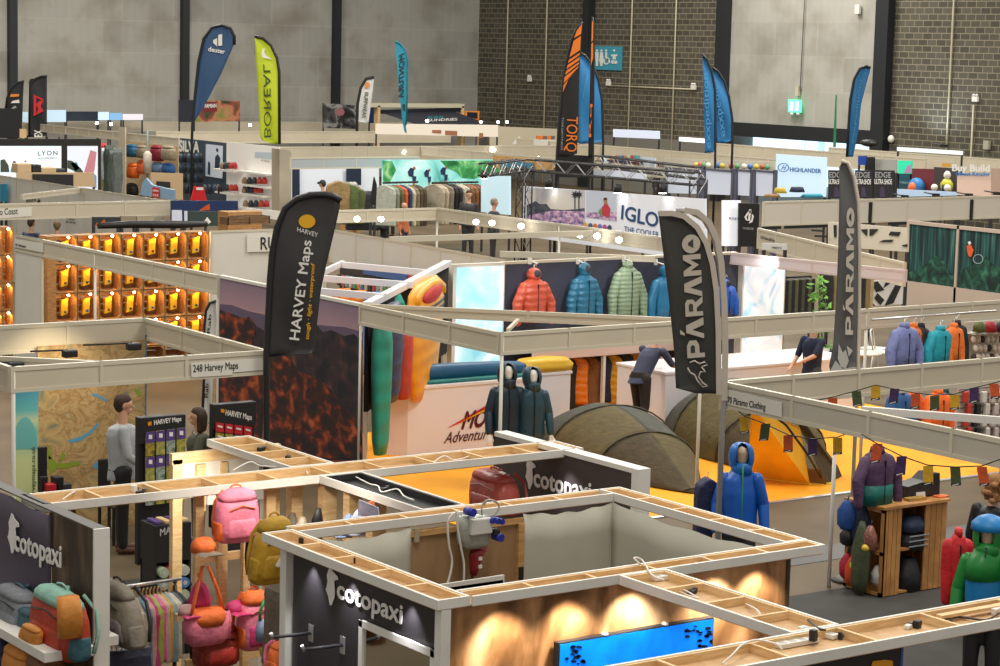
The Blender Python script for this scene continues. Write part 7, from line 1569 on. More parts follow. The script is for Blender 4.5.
def P_(px_, ytop, H, label, shirt, **k):
    p = Zp(px_, ytop, H); return person(WORLD, p.x, p.y, 0, H, label, shirt, DARK, vox=.03, **k)
P_(404,203,1.55, 'bald person with orange top before the hikers print', C('sh_or', .5,.15,.06), hair=None, face=160)
P_(469,191,1.88, 'person in dark jacket with glasses standing at the second rack', DARK, face=200)
P_(391,180,1.75, 'grey shop mannequin head and shoulders at the left of the hikers racks', C('grey_m', .2,.2,.19), hair=HAIRG, skin=mat('grey_head', (.2,.2,.19),.6))
P_(494,199,1.82, 'grey-haired person in dark suit before the cyan panel', DARK, hair=HAIRG, face=120)
P_(657,162,1.78, 'person in black standing behind the truss near glass cases', BLACK, face=150)
P_(323,181,1.78, 'man in white shirt and dark cap among clothes racks', mat('white_shirt', (.7,.7,.7),.7), face=-30, cap=mat('cap_dark', (.02,.05,.06),.7))
P_(31,219,1.74, 'brown-haired person behind the coast name board, farther from the crates', C('nv9', .02,.03,.08), face=60); P_(57,222,1.76, 'person with light brown hair behind the coast name board', DARK, hair=mat('hair_light', (.18,.11,.05),.7), face=20)
P_(384,206,1.2, 'seated person with ginger hair at the foot of the first hikers rack', DARK, hair=mat('hair_ginger', (.35,.12,.03),.7))
P_(597,143,1.70, 'person in tan trousers by the striped feather flags', C('tan_s', .45,.2,.08), face=180)
# --- stand with white interior behind cap man
f = FY(59.5)
fascia('pale grey fascia with faint small name behind the black feather flag', (32.8,56.9),(37.3,56.9), z0=2.15, m_=mat('grey_fascia', (.40,.44,.46),.5))
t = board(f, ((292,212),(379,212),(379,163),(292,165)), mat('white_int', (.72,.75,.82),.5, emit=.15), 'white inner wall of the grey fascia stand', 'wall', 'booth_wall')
blurb(FY(59.4),(((292,212),(299.5,212),(299.5,164),(292,164)),((346,185),(361,185),(361,168),(346,168))), mat('navy_flat', (.01,.02,.05),.6), t, name='dark_opening')
fg = FY(54.5)
for i, (x, yt, c, w_, lb) in enumerate(((338,181,(.30,.20,.08),.7, 'ochre'),(344,183,(.10,.14,.04),.9, 'olive green'),(350,186,(.12,.15,.05),.9, 'moss green'),(362,192,(.03,.04,.05),.9, 'slate'),(368,191,(.045,.05,.06),1.0, 'dark grey'),(374,192,(.035,.035,.04),.9, 'charcoal'))):
    uu, zz = fg.px(x, yt); hung_garment(Fr(uu, 54.5,-20),0,0, zz, w_, 1.1,.2, C('far_%d' % i, *c), lb + ' garment on the rack by the man in the cap', 'garments by the man in the cap', seedv=i)
ff = FY(50); t = board(ff, ((370.5,204),(376,206),(377,185),(374.5,177)), BLACK, 'small black pointed banner beside the dark garments', 'banner', 'small_banner')
fs = FY(55.8)
t = thing('shoe_shelf', fs.w(fs.px(352,200)[0],0,0), 'wooden shelf of pale hats at the right of the ochre garments', 'shelf')
for y in (189,197,206): MB(fs).box(fs.px(346, y)[0], fs.px(359, y)[0],0,.3, fs.px(350, y)[1], fs.px(350, y)[1] + .04).build('shelf_board', PINE_D, t)
for a in (346,358.5): MB(fs).box(fs.px(a, 200)[0], fs.px(a, 200)[0] + .05,0,.3,0, fs.px(350,187)[1]).build('side_board', PINE_D, t)
n = 0
for y in (189,197,206):
    for x in (349,352.5,356): 
        uu, zz = fs.px(x, y); n += 1; tag(MB(fs).ell(uu, .1, zz + .12,.10,.1,.09,8,5).build('hat', C('hatc_%d' % (n % 3), *((.6,.58,.5),(.35,.3,.22),(.5,.52,.5))[n % 3])), 'small hat on the wooden shelf, %s shelf, %s along' % (ORD[int((n - 1) / 3)], ORD[(n - 1) % 3]), 'hat', 'hats on the wooden shelf')
# --- white shelves stand with rounded taupe end wall
f = FX(35.2)
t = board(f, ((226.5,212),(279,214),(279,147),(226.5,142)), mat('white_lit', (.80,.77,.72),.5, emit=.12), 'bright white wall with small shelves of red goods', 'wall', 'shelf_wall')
for (x0, x1, y) in ((222,243,169.5),(222,243,192),(248,275,185),(248,272,194),(248,275,172),(249,275,208),(222,243,204)):
    u0, u1 = f.px(x0, y)[0], f.px(x1, y)[0]; z = f.px((x0 + x1) / 2, y)[1]; MB(f).box(u0, u1,-.35,-.01, z - .06, z).build('shelf_board', WHITE, t)
n = 0
for (x0, x1, y) in ((224,241,191),(250,270,184),(250,266,193),(251,272,207),(228,240,169)):
    for k in range(5):
        x = x0 + (x1 - x0) * k / 4; uu, zz = f.px(x, y); n += 1; c = ((.45,.02,.02),(.03,.03,.04),(.5,.05,.03),(.3,.2,.12),(.02,.04,.05))[(n * 3) % 5]
        tag(MB(f).loft([(uu, -.2, zz + .01,.09,.1),(uu, -.2, zz + .12,.09,.1),(uu, -.2, zz + .22,.04,.05)],8).build('small_product', mat('prod_%d' % ((n * 3) % 5), c, .5)), 'small product on the white shelves, %s shelf counted, %s along' % (ORD[(n - 1) // 5], ORD[(n - 1) % 5]), 'product', 'small products on the white shelves')
lettering(f, 'rab', (262,161),(270,162.5),(262,159), mat('wood_print', (.35,.2,.1),.5), t, d=-.02); mark(f, ((255,158),(272,159.5),(272,152.5),(255,152)), mat('pale_blue_print', (.55,.65,.72),.5), t, name='small_print'); mark(f, circle_pts(275,160,1.2,2.6,8), mat('wood_print', (.35,.2,.1),.5), t)
t = thing('end_wall', (35.3,61.5,0), 'taupe end wall with rounded top corner beside the lime feather flag', 'wall'); f = FY(60.9); p = [f.px(*q) for q in ((279.5,213),(291.5,213),(291.5,153),(290,150.5),(279.5,149))]; MB(f).prism(p, 0,.5).build('end_panel', mat('taupe_panel', (.42,.36,.27),.6), t)
f = FX(30.8); t = board(f, ((240,214),(290,222),(290,212),(246,208)), WHITE, 'white counter top before the white shelves', 'counter', 'low_counter')
# --- blue grey board, peg board with packs
f = FX(35.35); t = board(f, ((180,200),(226,203),(226.5,143),(180,138)), mat('slate_board', (.045,.075,.11),.5), 'slate blue board with white lettering, product poster and bags', 'board', 'brand_board')
lettering(f, 'SILVA', (179.8,151),(199.5,152.5),(179.8,140.5), PRINTW, t, d=-.02, bold=.05)
mark(f, ((206,176),(223,178.5),(223.5,146),(206.5,144)), mat('poster_pale', (.60,.66,.74),.5, emit=.1), t, d=-.02, name='product_print'); mark(f, ((215.5,170),(220,170),(221,158),(218.5,154),(216,157)), mat('slate_dark', (.03,.05,.09),.5), t, d=-.03, name='pack_print'); mark(f, ((208.5,174),(211,175),(211,163),(209,161)), mat('slate_dark', (.03,.05,.09),.5), t, d=-.03, name='bottle_print')
mark(f, circle_pts(218,150,1.2,2,8), mat('slate_dark', (.03,.05,.09),.5), t, d=-.03, name='pack_print')
fb2 = FX(34.9); n = 0
for y in (156,166,176,187):
    for x in ((181,185,189,193,197,201) if y < 185 else (182,187,192,197,205,210,215,220)):
        uu, zz = fb2.px(x, y); n += 1; c = ((.02,.03,.05),(.03,.07,.12),(.015,.015,.02),(.05,.08,.10))[n % 4]
        tag(MB(fb2).loft([(uu, 0, zz - .22,.09,.07),(uu, 0, zz - .02,.10,.08),(uu, 0, zz + .08,.05,.04)],8).build('hanging_pouch', C('pch_%d' % (n % 4), *c)), 'small dark pouch on the slate blue board, %s of those counted from the lettering down' % ORD[n - 1], 'pouch', 'dark pouches on the slate board')
f = FX(36.2); t = board(f, ((124,193),(178,200),(178,145),(124,139.5)), mat('osb_board', (.58,.42,.24),.7, noise=.15, nscale=9), 'plywood-coloured peg board carrying coloured backpacks', 'board', 'peg_board')
for (x0, x1, yt, yb, c, lb) in ((128,136,144,157,(.01,.10,.20), 'petrol blue'),(139,146,145,158,(.25,.2,.13), 'khaki strapped'),(152,162,145,161,(.22,.01,.03), 'burgundy'),(163,174,145,160,(.32,.26,.18), 'stone'),(129,137,163,178,(.75,.14,.01), 'bright orange'),(139,146,160,174,(.6,.1,.02), 'orange and black'),(154,162,162,173,(.12,.2,.35), 'pale blue'),(164,173,163,173,(.02,.10,.30), 'royal blue'),(128,136,183,195,(.01,.01,.012), 'black')):
    backpack(FX(35.7),(x0, x1, yt, yb), lb + ' backpack on the far peg board', C('fp_' + lb.replace(' ', '_'), *c), depth=.35, simple=True, group='backpacks on the far peg board')
u, z = FX(35.1).px(147.5,158); tag(MB(FX(35.1)).loft([(u, 0, z - .55,.12,.12),(u, 0, z - .2,.18,.15),(u, 0, z + .15,.16,.14),(u, 0, z + .25,.06,.06)],12).build('hanging_pack', C('cream_p', .55,.48,.40)), 'cream cloth pack hanging before the peg board on a pole', 'bag'); tag(MB(FX(35.1)).tube([FX(35.1).w(u, 0,0), FX(35.1).w(u, 0, z + 1.0)],.04,8).build('pole', mat('green_grey', (.15,.2,.18),.5)), 'grey-green pole in front of the peg board', 'pole')
f = FY(54); t = board(f, ((152,196),(183,200),(183,173.5),(151,172.5)), mat('card_board', (.50,.36,.21),.7), 'large brown cardboard-coloured counter with dark opening', 'counter', 'wooden_counter'); mark(f, ((156,187),(170,188),(170,182),(156,181)), BLACK, t, d=-.02, name='opening')
f = FX(24.6); t = board(f, ((140,195),(174,200),(174,190),(152,185),(146,178),(142,183)), mat('snow_blue', (.22,.36,.52),.5), 'pale blue snow-print counter with red label', 'counter', 'printed_counter'); mark(f, ((153,197),(160,198),(160,188),(153,187)), mat('label_red', (.55,.02,.02),.5), t, d=-.02, name='red_label'); lettering(f, 'OPEN', (154,191.5),(159.5,192),(154,189.5), PRINTW, t, d=-.03)
lettering(f, 'TOUR', (154,196),(159.5,196.5),(154,194), PRINTW, t, d=-.03)
f = FY(50); t = board(f, ((191,200),(207,201),(204,187),(195,186)), mat('rack_red', (.6,.01,.015),.4), 'bright red leaflet stand by the navy counter', 'stand', 'leaflet_stand'); blurb(f, (((196,190),(203,190),(203,187.5),(196,187.5)),), PRINTW, t)
f = FY(41.5)
t = board(f, ((171.5,226),(238,224),(238,201),(171.5,200.5)), mat('navy_counter', (.008,.025,.10),.5), 'deep navy counter with orange triangle', 'counter', 'navy_counter'); mark(f, ((199,210.5),(210,210),(209.5,204),(205,206)), mat('tri_orange', (.55,.08,.01),.5), t)
f = FY(39.5); t = board(f, ((184,226),(229.5,226),(229.5,211.5),(184,211)), mat('green_board', (.03,.055,.05),.5), 'dark green board with white mountain mark and pale left edge', 'board', 'green_board'); mark(f, ((203,223),(207,217),(211,222),(208,224)), PRINTW, t); blurb(f, (((184,226),(187,226),(187,211),(184,211)),((171.5,226),(182,226),(181.5,210),(171.5,210))), mat('pale_edge', (.65,.70,.85),.4), t)
f = FY(37.8); t = board(f, ((93,226),(120,226),(120,217),(93,217)), mat('mount_print', (.02,.03,.035),.5), 'dark poster with orange mountain outline under the coast board', 'poster', 'poster'); blurb(f, (((94,226),(97,222),(99,224),(104,219),(107,226)),), mat('mount_orange', (.45,.1,.03),.5), t); board(f, ((121,226),(136,226),(136,216),(121,216)), mat('stone_print', (.28,.22,.15),.6), 'stone coloured poster beside the mountain outline', 'poster', 'poster'); board(f, ((137,226),(154,225),(154,215),(137,216)), mat('stone_print2', (.36,.31,.22),.6), 'plain beige poster next to the navy counter', 'poster', 'poster')
f = FY(36.8); u0, u1 = f.px(228,215)[0], f.px(262,215)[0]; t = thing('wooden_crate', f.w(u0,0,2.3), 'orange-lit crate row peeping above the partition', 'crate'); MB(f).box(u0, u1,0,.4,0, f.px(240,212)[1]).build('crate_side', CR[0], t)
# --- framed lit boards at the far left
f = FY(61); t = board(f, ((-10,200),(101,200),(101,139),(-10,139)), mat('frame_black', (.012,.010,.010),.5), 'black framed double light box with climbing photographs at the far left', 'light box', 'light_box_stand')
litw = mat('lit_snow', (.66,.76,.80),.4, emit=.45)
mark(f, ((-8,190),(61,190),(61,146),(-8,146)), litw, t, d=-.02, name='lit_print'); mark(f, ((67,192),(97.5,192),(97.5,146),(67,146)), mat('lit_lilac', (.62,.66,.74),.4, emit=.4), t, d=-.02, name='lit_print')
lettering(f, 'LYON', (37.5,155.5),(57,155),(37.5,151), INK, t, d=-.03, bold=.0, space=1.25); lettering(f, 'EQUIPMENT', (38,159.5),(56.5,159),(38,157.5), mat('grey_print', (.3,.3,.3),.5), t, d=-.03)
for pts, c in ((((0,172),(0,160),(4,159),(8,165),(9,172)),(.05,.07,.05)),(((10,172),(12,163),(15,161),(18,166),(17,172)),(.02,.2,.45)),(((12,162),(13,160.5),(15,161),(14.5,162.5)),(.7,.2,.3)),(((24,162),(24.5,160.5),(26,160.5),(26,162)),(.4,.05,.3)),(((75,183),(82,178),(90,150),(96,152),(94,170),(88,184)),(.62,.25,.3)),(((67,160),(72,161),(80,168),(83,172),(78,174),(72,170),(67,168)),(.03,.10,.20)),(((70,163),(76,162),(79,168),(75,171)),(.01,.25,.32)),(((86,185),(96,188),(96,176),(92,172)),(.2,.35,.6))): mark(f, pts, mat('climb_%d' % int(c[0] * 90 + c[1] * 70), c, .6), t, d=-.03, name='climber_print')
f = FY(56.5); t = board(f, ((17,185),(95,187),(94,172.5),(17,172.5)), mat('card_board', (.50,.36,.21),.7), 'cardboard-brown counter with black front before the light box', 'counter', 'wooden_counter'); mark(f, ((32,186),(73,186),(73,174.5),(32,174)), BLACK, t, d=-.02, name='black_front')
for (x0, x1, yt, m_, lb) in ((19,33,164, mat('card_board', (.50,.36,.21),.7), 'brown cardboard box on the counter'),(34,43,165, BLACK, 'black box beside the cardboard box'),(43,58,168, mat('card_board', (.50,.36,.21),.7), 'flat cardboard box in the middle of the counter'),(58,67,169, DARK, 'dark tray on the counter')):
    u0, u1 = f.px(x0,170)[0], f.px(x1,170)[0]; zz = f.px(x0,172.5)[1]; tag(MB(f).box(u0, u1,.1,.5, zz - .02, f.px(x0, yt)[1]).build('carton', m_, bevel=.02), lb, 'carton')
# goods between light box and post
f = FX(33.5)
for i, (x, yt, yb, c, w_) in enumerate(((102,143,170,(.5,.02,.03),.25),(105,148,180,(.5,.55,.6),.3),(108,145,192,(.05,.07,.06),.4),(112,150,196,(.10,.13,.11),.4),(115,148,196,(.13,.16,.15),.3),(104,172,196,(.3,.35,.1),.3))):
    uu, zz = f.px(x, yt); hung_garment(f, uu, .02 * i, zz, w_ * .6, zz - f.px(x, yb)[1],.3, C('lft_%d' % i, *c), ORD[i] + ' garment hanging between the black light box and the cream post', 'garments by the black light box', seedv=i)
f = FX(35.2); board(f, ((118.5,195),(125,196),(125,127),(118.5,127)), SHELL, 'thick cream post left of the peg board', 'post', 'cream_post')
# --- top band of fascias
fascia('far cream fascia above the peg board with one hanging pole', (35.4,82.5),(35.4,69.1), z0=2.2)
fascia('far cream fascia crossing behind the lime feather flag', (35.6,83.2),(57.5,83.2), z0=2.1, mod=2); fascia('lamp-lit cream fascia above the hikers print', (35.3,62.9),(49.0,62.9), z0=1.95)
fascia('cream fascia crossing between the lime and cyan flags', (37.0,74.0),(50.0,74.0), z0=2.05, mod=2); fascia('cream fascia receding behind the glass cases', (49.0,68.0),(49.0,52.0), z0=2.0); fascia('cream fascia receding to the right end by the doorway', (55.2,64.0),(55.2,53.0), z0=1.95)
fascia('cream fascia under the nearest block wall', (57.9,60.5),(57.9,50.0), z0=1.9); fascia('cream fascia above the toilets side stands', (50.5,80.0),(56.5,79.8), z0=2.0)
fascia('far cream fascia rail at the far left below the black flags', (30.5,82.0),(35.4,82.0), z0=2.0, mod=2); fascia('cream fascia running right behind the truss', (41.3,50.0),(41.3,62.8), z0=2.2)
# lamps on fascias
n = 0
for (x, y, Z_, where) in ((97,123,2.5, 'far left fascia'),(111,124,2.5, 'far left fascia near the second black flag'),(250,125,2.6, 'far fascia behind the lime flag'),(404,152,2.3, 'fascia above the hikers print at its left'),(426,149,2.35, 'fascia above the hikers print, second along'),(479,149,2.35, 'fascia above the hikers print, third along'),(494,150,2.35, 'fascia above the hikers print at its right'),(357,219,2.38, 'cream fascia by the black flag, left one'),(381,219,2.38, 'cream fascia by the black flag, right one'),(476,222,2.38, 'lit corner fascia, left one'),(492,223,2.38, 'lit corner fascia, second one'),(521,226,2.38, 'receding fascia, first one'),(580,235,2.38, 'receding fascia, second one'),(597,236,2.38, 'receding fascia, third one'),(619,240,2.38, 'receding fascia, fourth one'),(427,121,2.9, 'dark awning roof'),(481,122,2.8, 'right of the dark awning'),(498,122,2.8, 'far right of the dark awning'),(538,158,2.4, 'wooden framed awning'),(507,122,2.8, 'top of the band below the block wall')):
    p = Zp(x, y, Z_); n += 1; t = thing('led_spotlight', p, 'small bright LED spotlight on the ' + where, 'lamp', 'small LED spotlights'); MB().ell(p.x, p.y, p.z, .06,.06,.055,10,6).build('glowing_lens', mat('led_hot', (1,.97,.9),.3, emit=14), t)
    MB().tube([p + Vector((.04,.05,0)), p + Vector((.12,.18,.02))],.035,8).build('lamp_body', DARK, t)
# --- back row: lit pictures, posters, awning stand
f = FY(82.6); k = 0
for (x0, x1, y0, y1, m_, lb) in ((20,28,130,112, mat('lit_a', (.45,.6,.72),.4, emit=.4), 'pale blue lit panel between the two black flags'),(46,66,122,110, mat('lit_a', (.45,.6,.72),.4, emit=.4), 'misty blue lit panel right of the second black flag'),(66,98,121,111.5, mat('dk_navy', (.01,.02,.04),.5), 'dark navy panel in the back row'),(98,109,120,112, mat('lit_b', (.5,.66,.82),.4, emit=.5), 'bright pale panel in the back row'),(110,122,120,113, mat('lit_c', (.18,.38,.62),.4, emit=.5), 'blue mountain panel in the back row'),(123,143,120,114, mat('lit_d', (.7,.68,.74),.4, emit=.4), 'white and lilac panel in the back row'),(47,60,137,127, mat('dk_red', (.2,.18,.16),.5), 'striped grey low panel by the second black flag')): board(f, ((x0, y0),(x1, y0),(x1, y1),(x0, y1)), m_, lb, 'panel', 'far_display')
f = FY(80.5); t = board(f, ((179,122),(193,122),(193,100),(179,100)), mat('dark_poster', (.015,.018,.03),.5), 'tall near-black poster beside the blue teardrop flag', 'poster', 'far_poster'); t = board(f, ((194,122),(240,121),(240,101),(194,100)), picture('food_print', [(.35,(.02,.05,.02)),(.45,(.25,.06,.03)),(.55,(.5,.2,.1)),(.65,(.15,.22,.04)),(.8,(.55,.42,.15))], ns=1.3, detail=3), 'colourful food poster with dark red label', 'poster', 'far_poster'); mark(f, ((203,112),(217,111.5),(217,102),(203,101.5)), mat('lab_red', (.18,.015,.02),.5), t, name='red_label'); lettering(f, 'FAMIAN', (204.5,108),(216,107.5),(204.5,104), PRINTW, t, d=-.03, bold=.02)
f = FY(81); t = board(f, ((323,128),(357,129),(357,105.5),(323,103)), picture('bw_print', [(.4,(.01,.01,.012)),(.52,(.08,.08,.08)),(.6,(.35,.35,.34)),(.7,(.02,.02,.02))], ns=1.8, detail=4), 'black and white rock face poster right of the dark column', 'poster', 'far_poster'); mark(f, circle_pts(340,112,4.5,4,12), mat('badge_pink', (.35,.15,.16),.5), t, name='round_badge')
board(f, ((369,123),(378.5,123),(378.5,107),(369,107)), mat('navy_post', (.01,.03,.12),.5), 'navy banner beside the orange-tagged white flag', 'banner', 'far_banner')
f = FY(79); t = thing('roofed_stand', f.w(f.px(420,120)[0],0,0), 'far stand with cream roof beam and sloping dark awning with small lettering', 'stand')
MB(f).box(f.px(370,105)[0], f.px(464.5,105)[0],0,.4, f.px(420,107.5)[1], f.px(420,103.5)[1]).build('roof_beam', mat('cream_beam', (.66,.62,.45),.5), t)
MB(f).prism([f.px(*p) for p in ((383,110),(462,108),(462,112),(383,114))],.1,.2).build('dark_back', mat('dk_blue_back', (.008,.01,.02),.5), t)
MB(f).raw([f.w(*( (f.px(384,113)[0]),.1, f.px(384,113)[1])), f.w(f.px(457,112)[0],.1, f.px(457,112)[1]), f.w(f.px(473,123)[0],-1.2, f.px(473,123)[1]), f.w(f.px(400,123)[0],-1.2, f.px(400,123)[1])],[(0,1,2,3)]).raw([f.w(f.px(384,113)[0],.15, f.px(384,113)[1]), f.w(f.px(457,112)[0],.15, f.px(457,112)[1]), f.w(f.px(473,123)[0],-1.15, f.px(473,123)[1]), f.w(f.px(400,123)[0],-1.15, f.px(400,123)[1])],[(3,2,1,0)]).build('awning', mat('awning_grey', (.035,.035,.05),.6), t)
for a in (379,463): MB(f).box(f.px(a, 115)[0] - .06, f.px(a, 115)[0] + .06,0,.3,0, f.px(420,106)[1]).build('wood_post', PINE, t)
lettering(f, 'SUNDRIES', (415,120.5),(444,119.5),(415,118), PRINTW, t, d=-1.0, bold=.03); lettering(f, 'RURAL', (418,117.5),(434,117),(418,115.5), mat('teal_print', (.02,.3,.35),.5), t, d=-.8, bold=.03)
t = board(f, ((465,123),(479,124),(479.5,111),(465,111)), mat('or_screen', (.7,.22,.03),.4, emit=.2), 'small orange and navy screen in a wooden frame', 'screen', 'far_screen', frame=PINE); mark(f, ((467,117),(477.5,119),(477.5,112.5),(467,112)), mat('dk_navy', (.01,.02,.04),.5), t, name='navy_print')
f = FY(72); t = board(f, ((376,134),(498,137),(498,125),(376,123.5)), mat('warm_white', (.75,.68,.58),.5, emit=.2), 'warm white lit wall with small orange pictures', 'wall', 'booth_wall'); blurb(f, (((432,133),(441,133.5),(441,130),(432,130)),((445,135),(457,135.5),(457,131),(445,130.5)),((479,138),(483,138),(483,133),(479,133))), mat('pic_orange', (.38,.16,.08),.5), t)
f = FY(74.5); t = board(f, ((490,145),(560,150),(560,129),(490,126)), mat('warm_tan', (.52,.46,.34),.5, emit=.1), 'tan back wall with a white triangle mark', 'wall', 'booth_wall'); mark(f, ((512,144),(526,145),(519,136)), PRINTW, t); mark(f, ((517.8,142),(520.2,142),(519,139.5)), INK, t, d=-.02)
t = board(FY(66),((534,152),(560,154),(560,140),(534,139)), mat('wht_c', (.62,.60,.54),.5), 'white counter with orange boxes on top', 'counter', 'far_counter')
for i, x in enumerate((541,545,549,553)): uu, zz = FY(66).px(x, 139.5); tag(MB(FY(66)).box(uu - .09, uu + .09,.0,.2, zz, zz + .13).build('small_box', mat('sb_%d' % (i % 2),((.7,.18,.03),(.15,.12,.1))[i % 2],.5)), ORD[i] + ' small box on the far white counter', 'box', 'small boxes on the far counter')
# --- wooden awning and black skirt near striped flags
f = FX(37.5); t = board(f, ((493,168),(552,170),(552,160.5),(493,155)), PINE_D, 'orange-brown wooden frame with blue panel', 'frame', 'wood_canopy'); mark(f, ((502,167.5),(536,169),(534,163),(502,159.5)), mat('blue_panel', (.06,.20,.30),.5), t, d=-.04, name='blue_panel')
f = FX(38.5); t = board(f, ((556,177),(592,178),(593,156),(556,154)), mat('velvet_black', (.006,.006,.007),.8), 'black draped block at the foot of the striped flags', 'drape', 'black_drape')
# --- glass cases and white counters right of centre
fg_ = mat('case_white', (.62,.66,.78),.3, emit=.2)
f = FX(41.3)
for i, (x0, x1) in enumerate(((668,700),(706,733),(738,752),(756,775))):
    y = 169 + (x0 - 668) * .03; t = board(f, ((x0, y + 24),(x1, y + 25),(x1, y + .5),(x0, y)), fg_, 'white-lit framed case behind the truss, %s from the person in black' % ORD[i], 'case', 'display_case', group='framed cases behind the truss')
    b = MB(f)
    for x in (x0 - 1, x1 + .5): b.box(f.px(x, y)[0] - .04, f.px(x, y)[0] + .04,-.05,.05,0, f.px(x, y)[1] + .05)
    b.box(f.px(x0 - 1, y)[0], f.px(x1 + .5, y)[0],-.05,.05, f.px(x0, y)[1], f.px(x0, y)[1] + .06); b.build('case_frame', mat('lead_frame', (.12,.12,.17),.4), t)
f = FX(39); board(f, ((588,177),(645,180),(645,171.5),(588,170)), mat('case_white', (.62,.66,.78),.3, emit=.2), 'long white counter behind the truss', 'counter', 'far_counter')
f = FX(44); t = board(f, ((664,168),(775,176),(775,162),(664,158)), mat('cream_back', (.60,.56,.46),.5), 'cream back wall with colourful small goods above the cases', 'wall', 'booth_wall')
n = 0
for x in (700,704,708,712,722,726,735,741,748,754,760,766,771): 
    uu, zz = f.px(x, 165 + (x - 700) * .03); n += 1; tag(MB(f).ell(uu, -.15, zz, .1,.08,.09,7,4).build('small_product', mat('fp_%d' % (n % 5),((.05,.15,.4),(.6,.45,.05),(.4,.1,.06),(.1,.3,.15),(.7,.66,.6))[n % 5],.5)), ORD[n - 1] + ' small product above the framed cases', 'product', 'small products above the cases')
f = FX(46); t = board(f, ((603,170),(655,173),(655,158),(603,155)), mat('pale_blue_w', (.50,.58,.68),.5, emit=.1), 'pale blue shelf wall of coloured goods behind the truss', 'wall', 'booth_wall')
for y in (161,167): MB(f).box(f.px(614, y)[0], f.px(644, y)[0],-.3,-.02, f.px(630, y)[1] - .05, f.px(630, y)[1]).build('shelf_board', DARK, t)
n = 0
for y in (160.5,166.5):
    for k in range(9): x = 616 + k * 3.1; uu, zz = f.px(x, y); n += 1; tag(MB(f).box(uu - .08, uu + .08,-.25,-.1, zz, zz + .17).build('small_product', mat('sp_%d' % (n % 5),((.1,.15,.5),(.6,.3,.05),(.5,.5,.5),(.5,.05,.05),(.1,.3,.3))[n % 5],.5)), 'small product on the pale blue shelf wall, %s shelf, %s along' % (ORD[0 if y < 165 else 1], ORD[k]), 'product', 'small products on the pale blue wall')
f = FY(60)
for (x0, x1, y0, y1, m_, lb) in ((613,659,137,129, mat('lit_e', (.6,.66,.8),.4, emit=.4), 'pale violet lit boards under the block wall'),(679,706,141,137, mat('lit_f', (.9,.92,1),.4, emit=1.2), 'overexposed white lit lettering board'), ): board(FX(52),((x0, y0),(x1, y0 + 2),(x1, y1 + 2),(x0, y1)), m_, lb, 'board', 'lit_board')
# --- lit brand panel
f = FX(43.0); t = board(f, ((775.5,197),(825,197),(826,157.5),(776,154)), mat('lit_brand', (.55,.72,.85),.4, emit=.4), 'glowing pale blue board with oval emblem and blue lettering', 'board', 'lit_board'); bl = mat('brand_blue', (.01,.12,.42),.5)
lettering(f, 'HIGHLANDER', (790.5,171.5),(821.5,173.2),(790.5,167.3), bl, t, d=-.02, bold=.02); b = MB(f); co = circle_pts(784,167.5,5.6,4.4,20); ci = circle_pts(784,167.5,5.0,3.8,20)
for i in range(20): b.prism([f.px(*p) for p in (co[i], co[(i + 1) % 20], ci[(i + 1) % 20], ci[i])],-.03,-.02)
b.build('oval_emblem', bl, t); lettering(f, 'H', (781.5,170),(786.5,170.2),(782.5,165), bl, t, d=-.02, shear=.4)
for i, (x, y, w_, h_, c, lb) in enumerate(((797,192,12,5,(.02,.03,.08), 'dark folded camp table before the lit brand board'),(780,193,9,5,(.6,.45,.05), 'yellow packs before the lit brand board'),(812,197,22,3,(.02,.3,.42), 'turquoise mat before the lit brand board'),(772,197,14,3,(.35,.2,.08), 'brown item before the lit brand board'))):
    ff = FY(40.5); uu, zz = ff.px(x, y); tag(MB(ff).loft([(uu, 0, zz - .0, w_ * .015,.15),(uu, 0, zz + h_ * .025, w_ * .012,.1)],10, power=4).build('display_item', C('di_%d' % i, *c)), lb, 'item')
# --- black rail-show banners, green screen, red wall, big sign
f = FX(45.5)
for (x0, x1, lb, s1) in ((828,846, 'dark event banner left of the narrow flag', 'EDGE'),(855,872.5, 'dark event banner right of the narrow flag', 'EDGE'),(874,893.5, 'dark event banner nearest the green screen', 'EDGE')):
    t = board(f, ((x0,198),(x1,199),(x1,170.5),(x0,170)), mat('event_dark', (.02,.018,.022),.5), lb, 'banner', 'event_banner', group='dark event banners'); lettering(f, 'EDGE', (x0 + 2,177.5),(x1 - 2,177.8),(x0 + 2,172), mat('dim_print', (.35,.35,.35),.5), t, d=-.02, bold=.02); lettering(f, 'ULTRA SHOE', (x0 + 1,184),(x1 - 1,184.3),(x0 + 1,179), PRINTW, t, d=-.02, bold=.02); mark(f, ((x0 + 6,197),(x0 + 12,197),(x0 + 10,187),(x0 + 7,187)), mat('plum_print', (.06,.04,.09),.5), t, name='runner_print')
t = board(f, ((898,173.5),(911.5,173.8),(911.5,161),(898,160.5)), mat('green_screen', (.02,.55,.30),.4, emit=.4), 'bright green screen with a purple figure', 'screen', 'lit_screen'); mark(f, ((904,173),(911,173),(911,164),(907,166)), mat('fig_violet', (.45,.25,.5),.4), t, name='figure_print'); t = board(f, ((898,188),(911.5,188.5),(911.5,174.5),(898,174)), mat('dk_teal_b', (.01,.07,.10),.5), 'dark teal board with pale outline emblem below the green screen', 'board', 'teal_board'); lettering(f, 'TERREX', (900,183.5),(909.5,183.8),(900,181.5), mat('pale_teal', (.25,.4,.42),.5), t, d=-.02)
t = board(f, ((912,191),(934,192),(934,169),(912,168.5)), mat('maroon_wall', (.16,.02,.025),.6), 'maroon wall with a blue and orange dome', 'wall', 'maroon_wall'); u, z = f.px(921.5,187.5); MB(f).ell(u, -.2, z, .28,.2,.28).build('blue_dome', mat('dome_blue', (.01,.16,.42),.5), t); MB(f).ell(u, -.3, z - .03,.16,.18,.2).build('orange_dome', mat('dome_orange', (.65,.12,.02),.5), t)
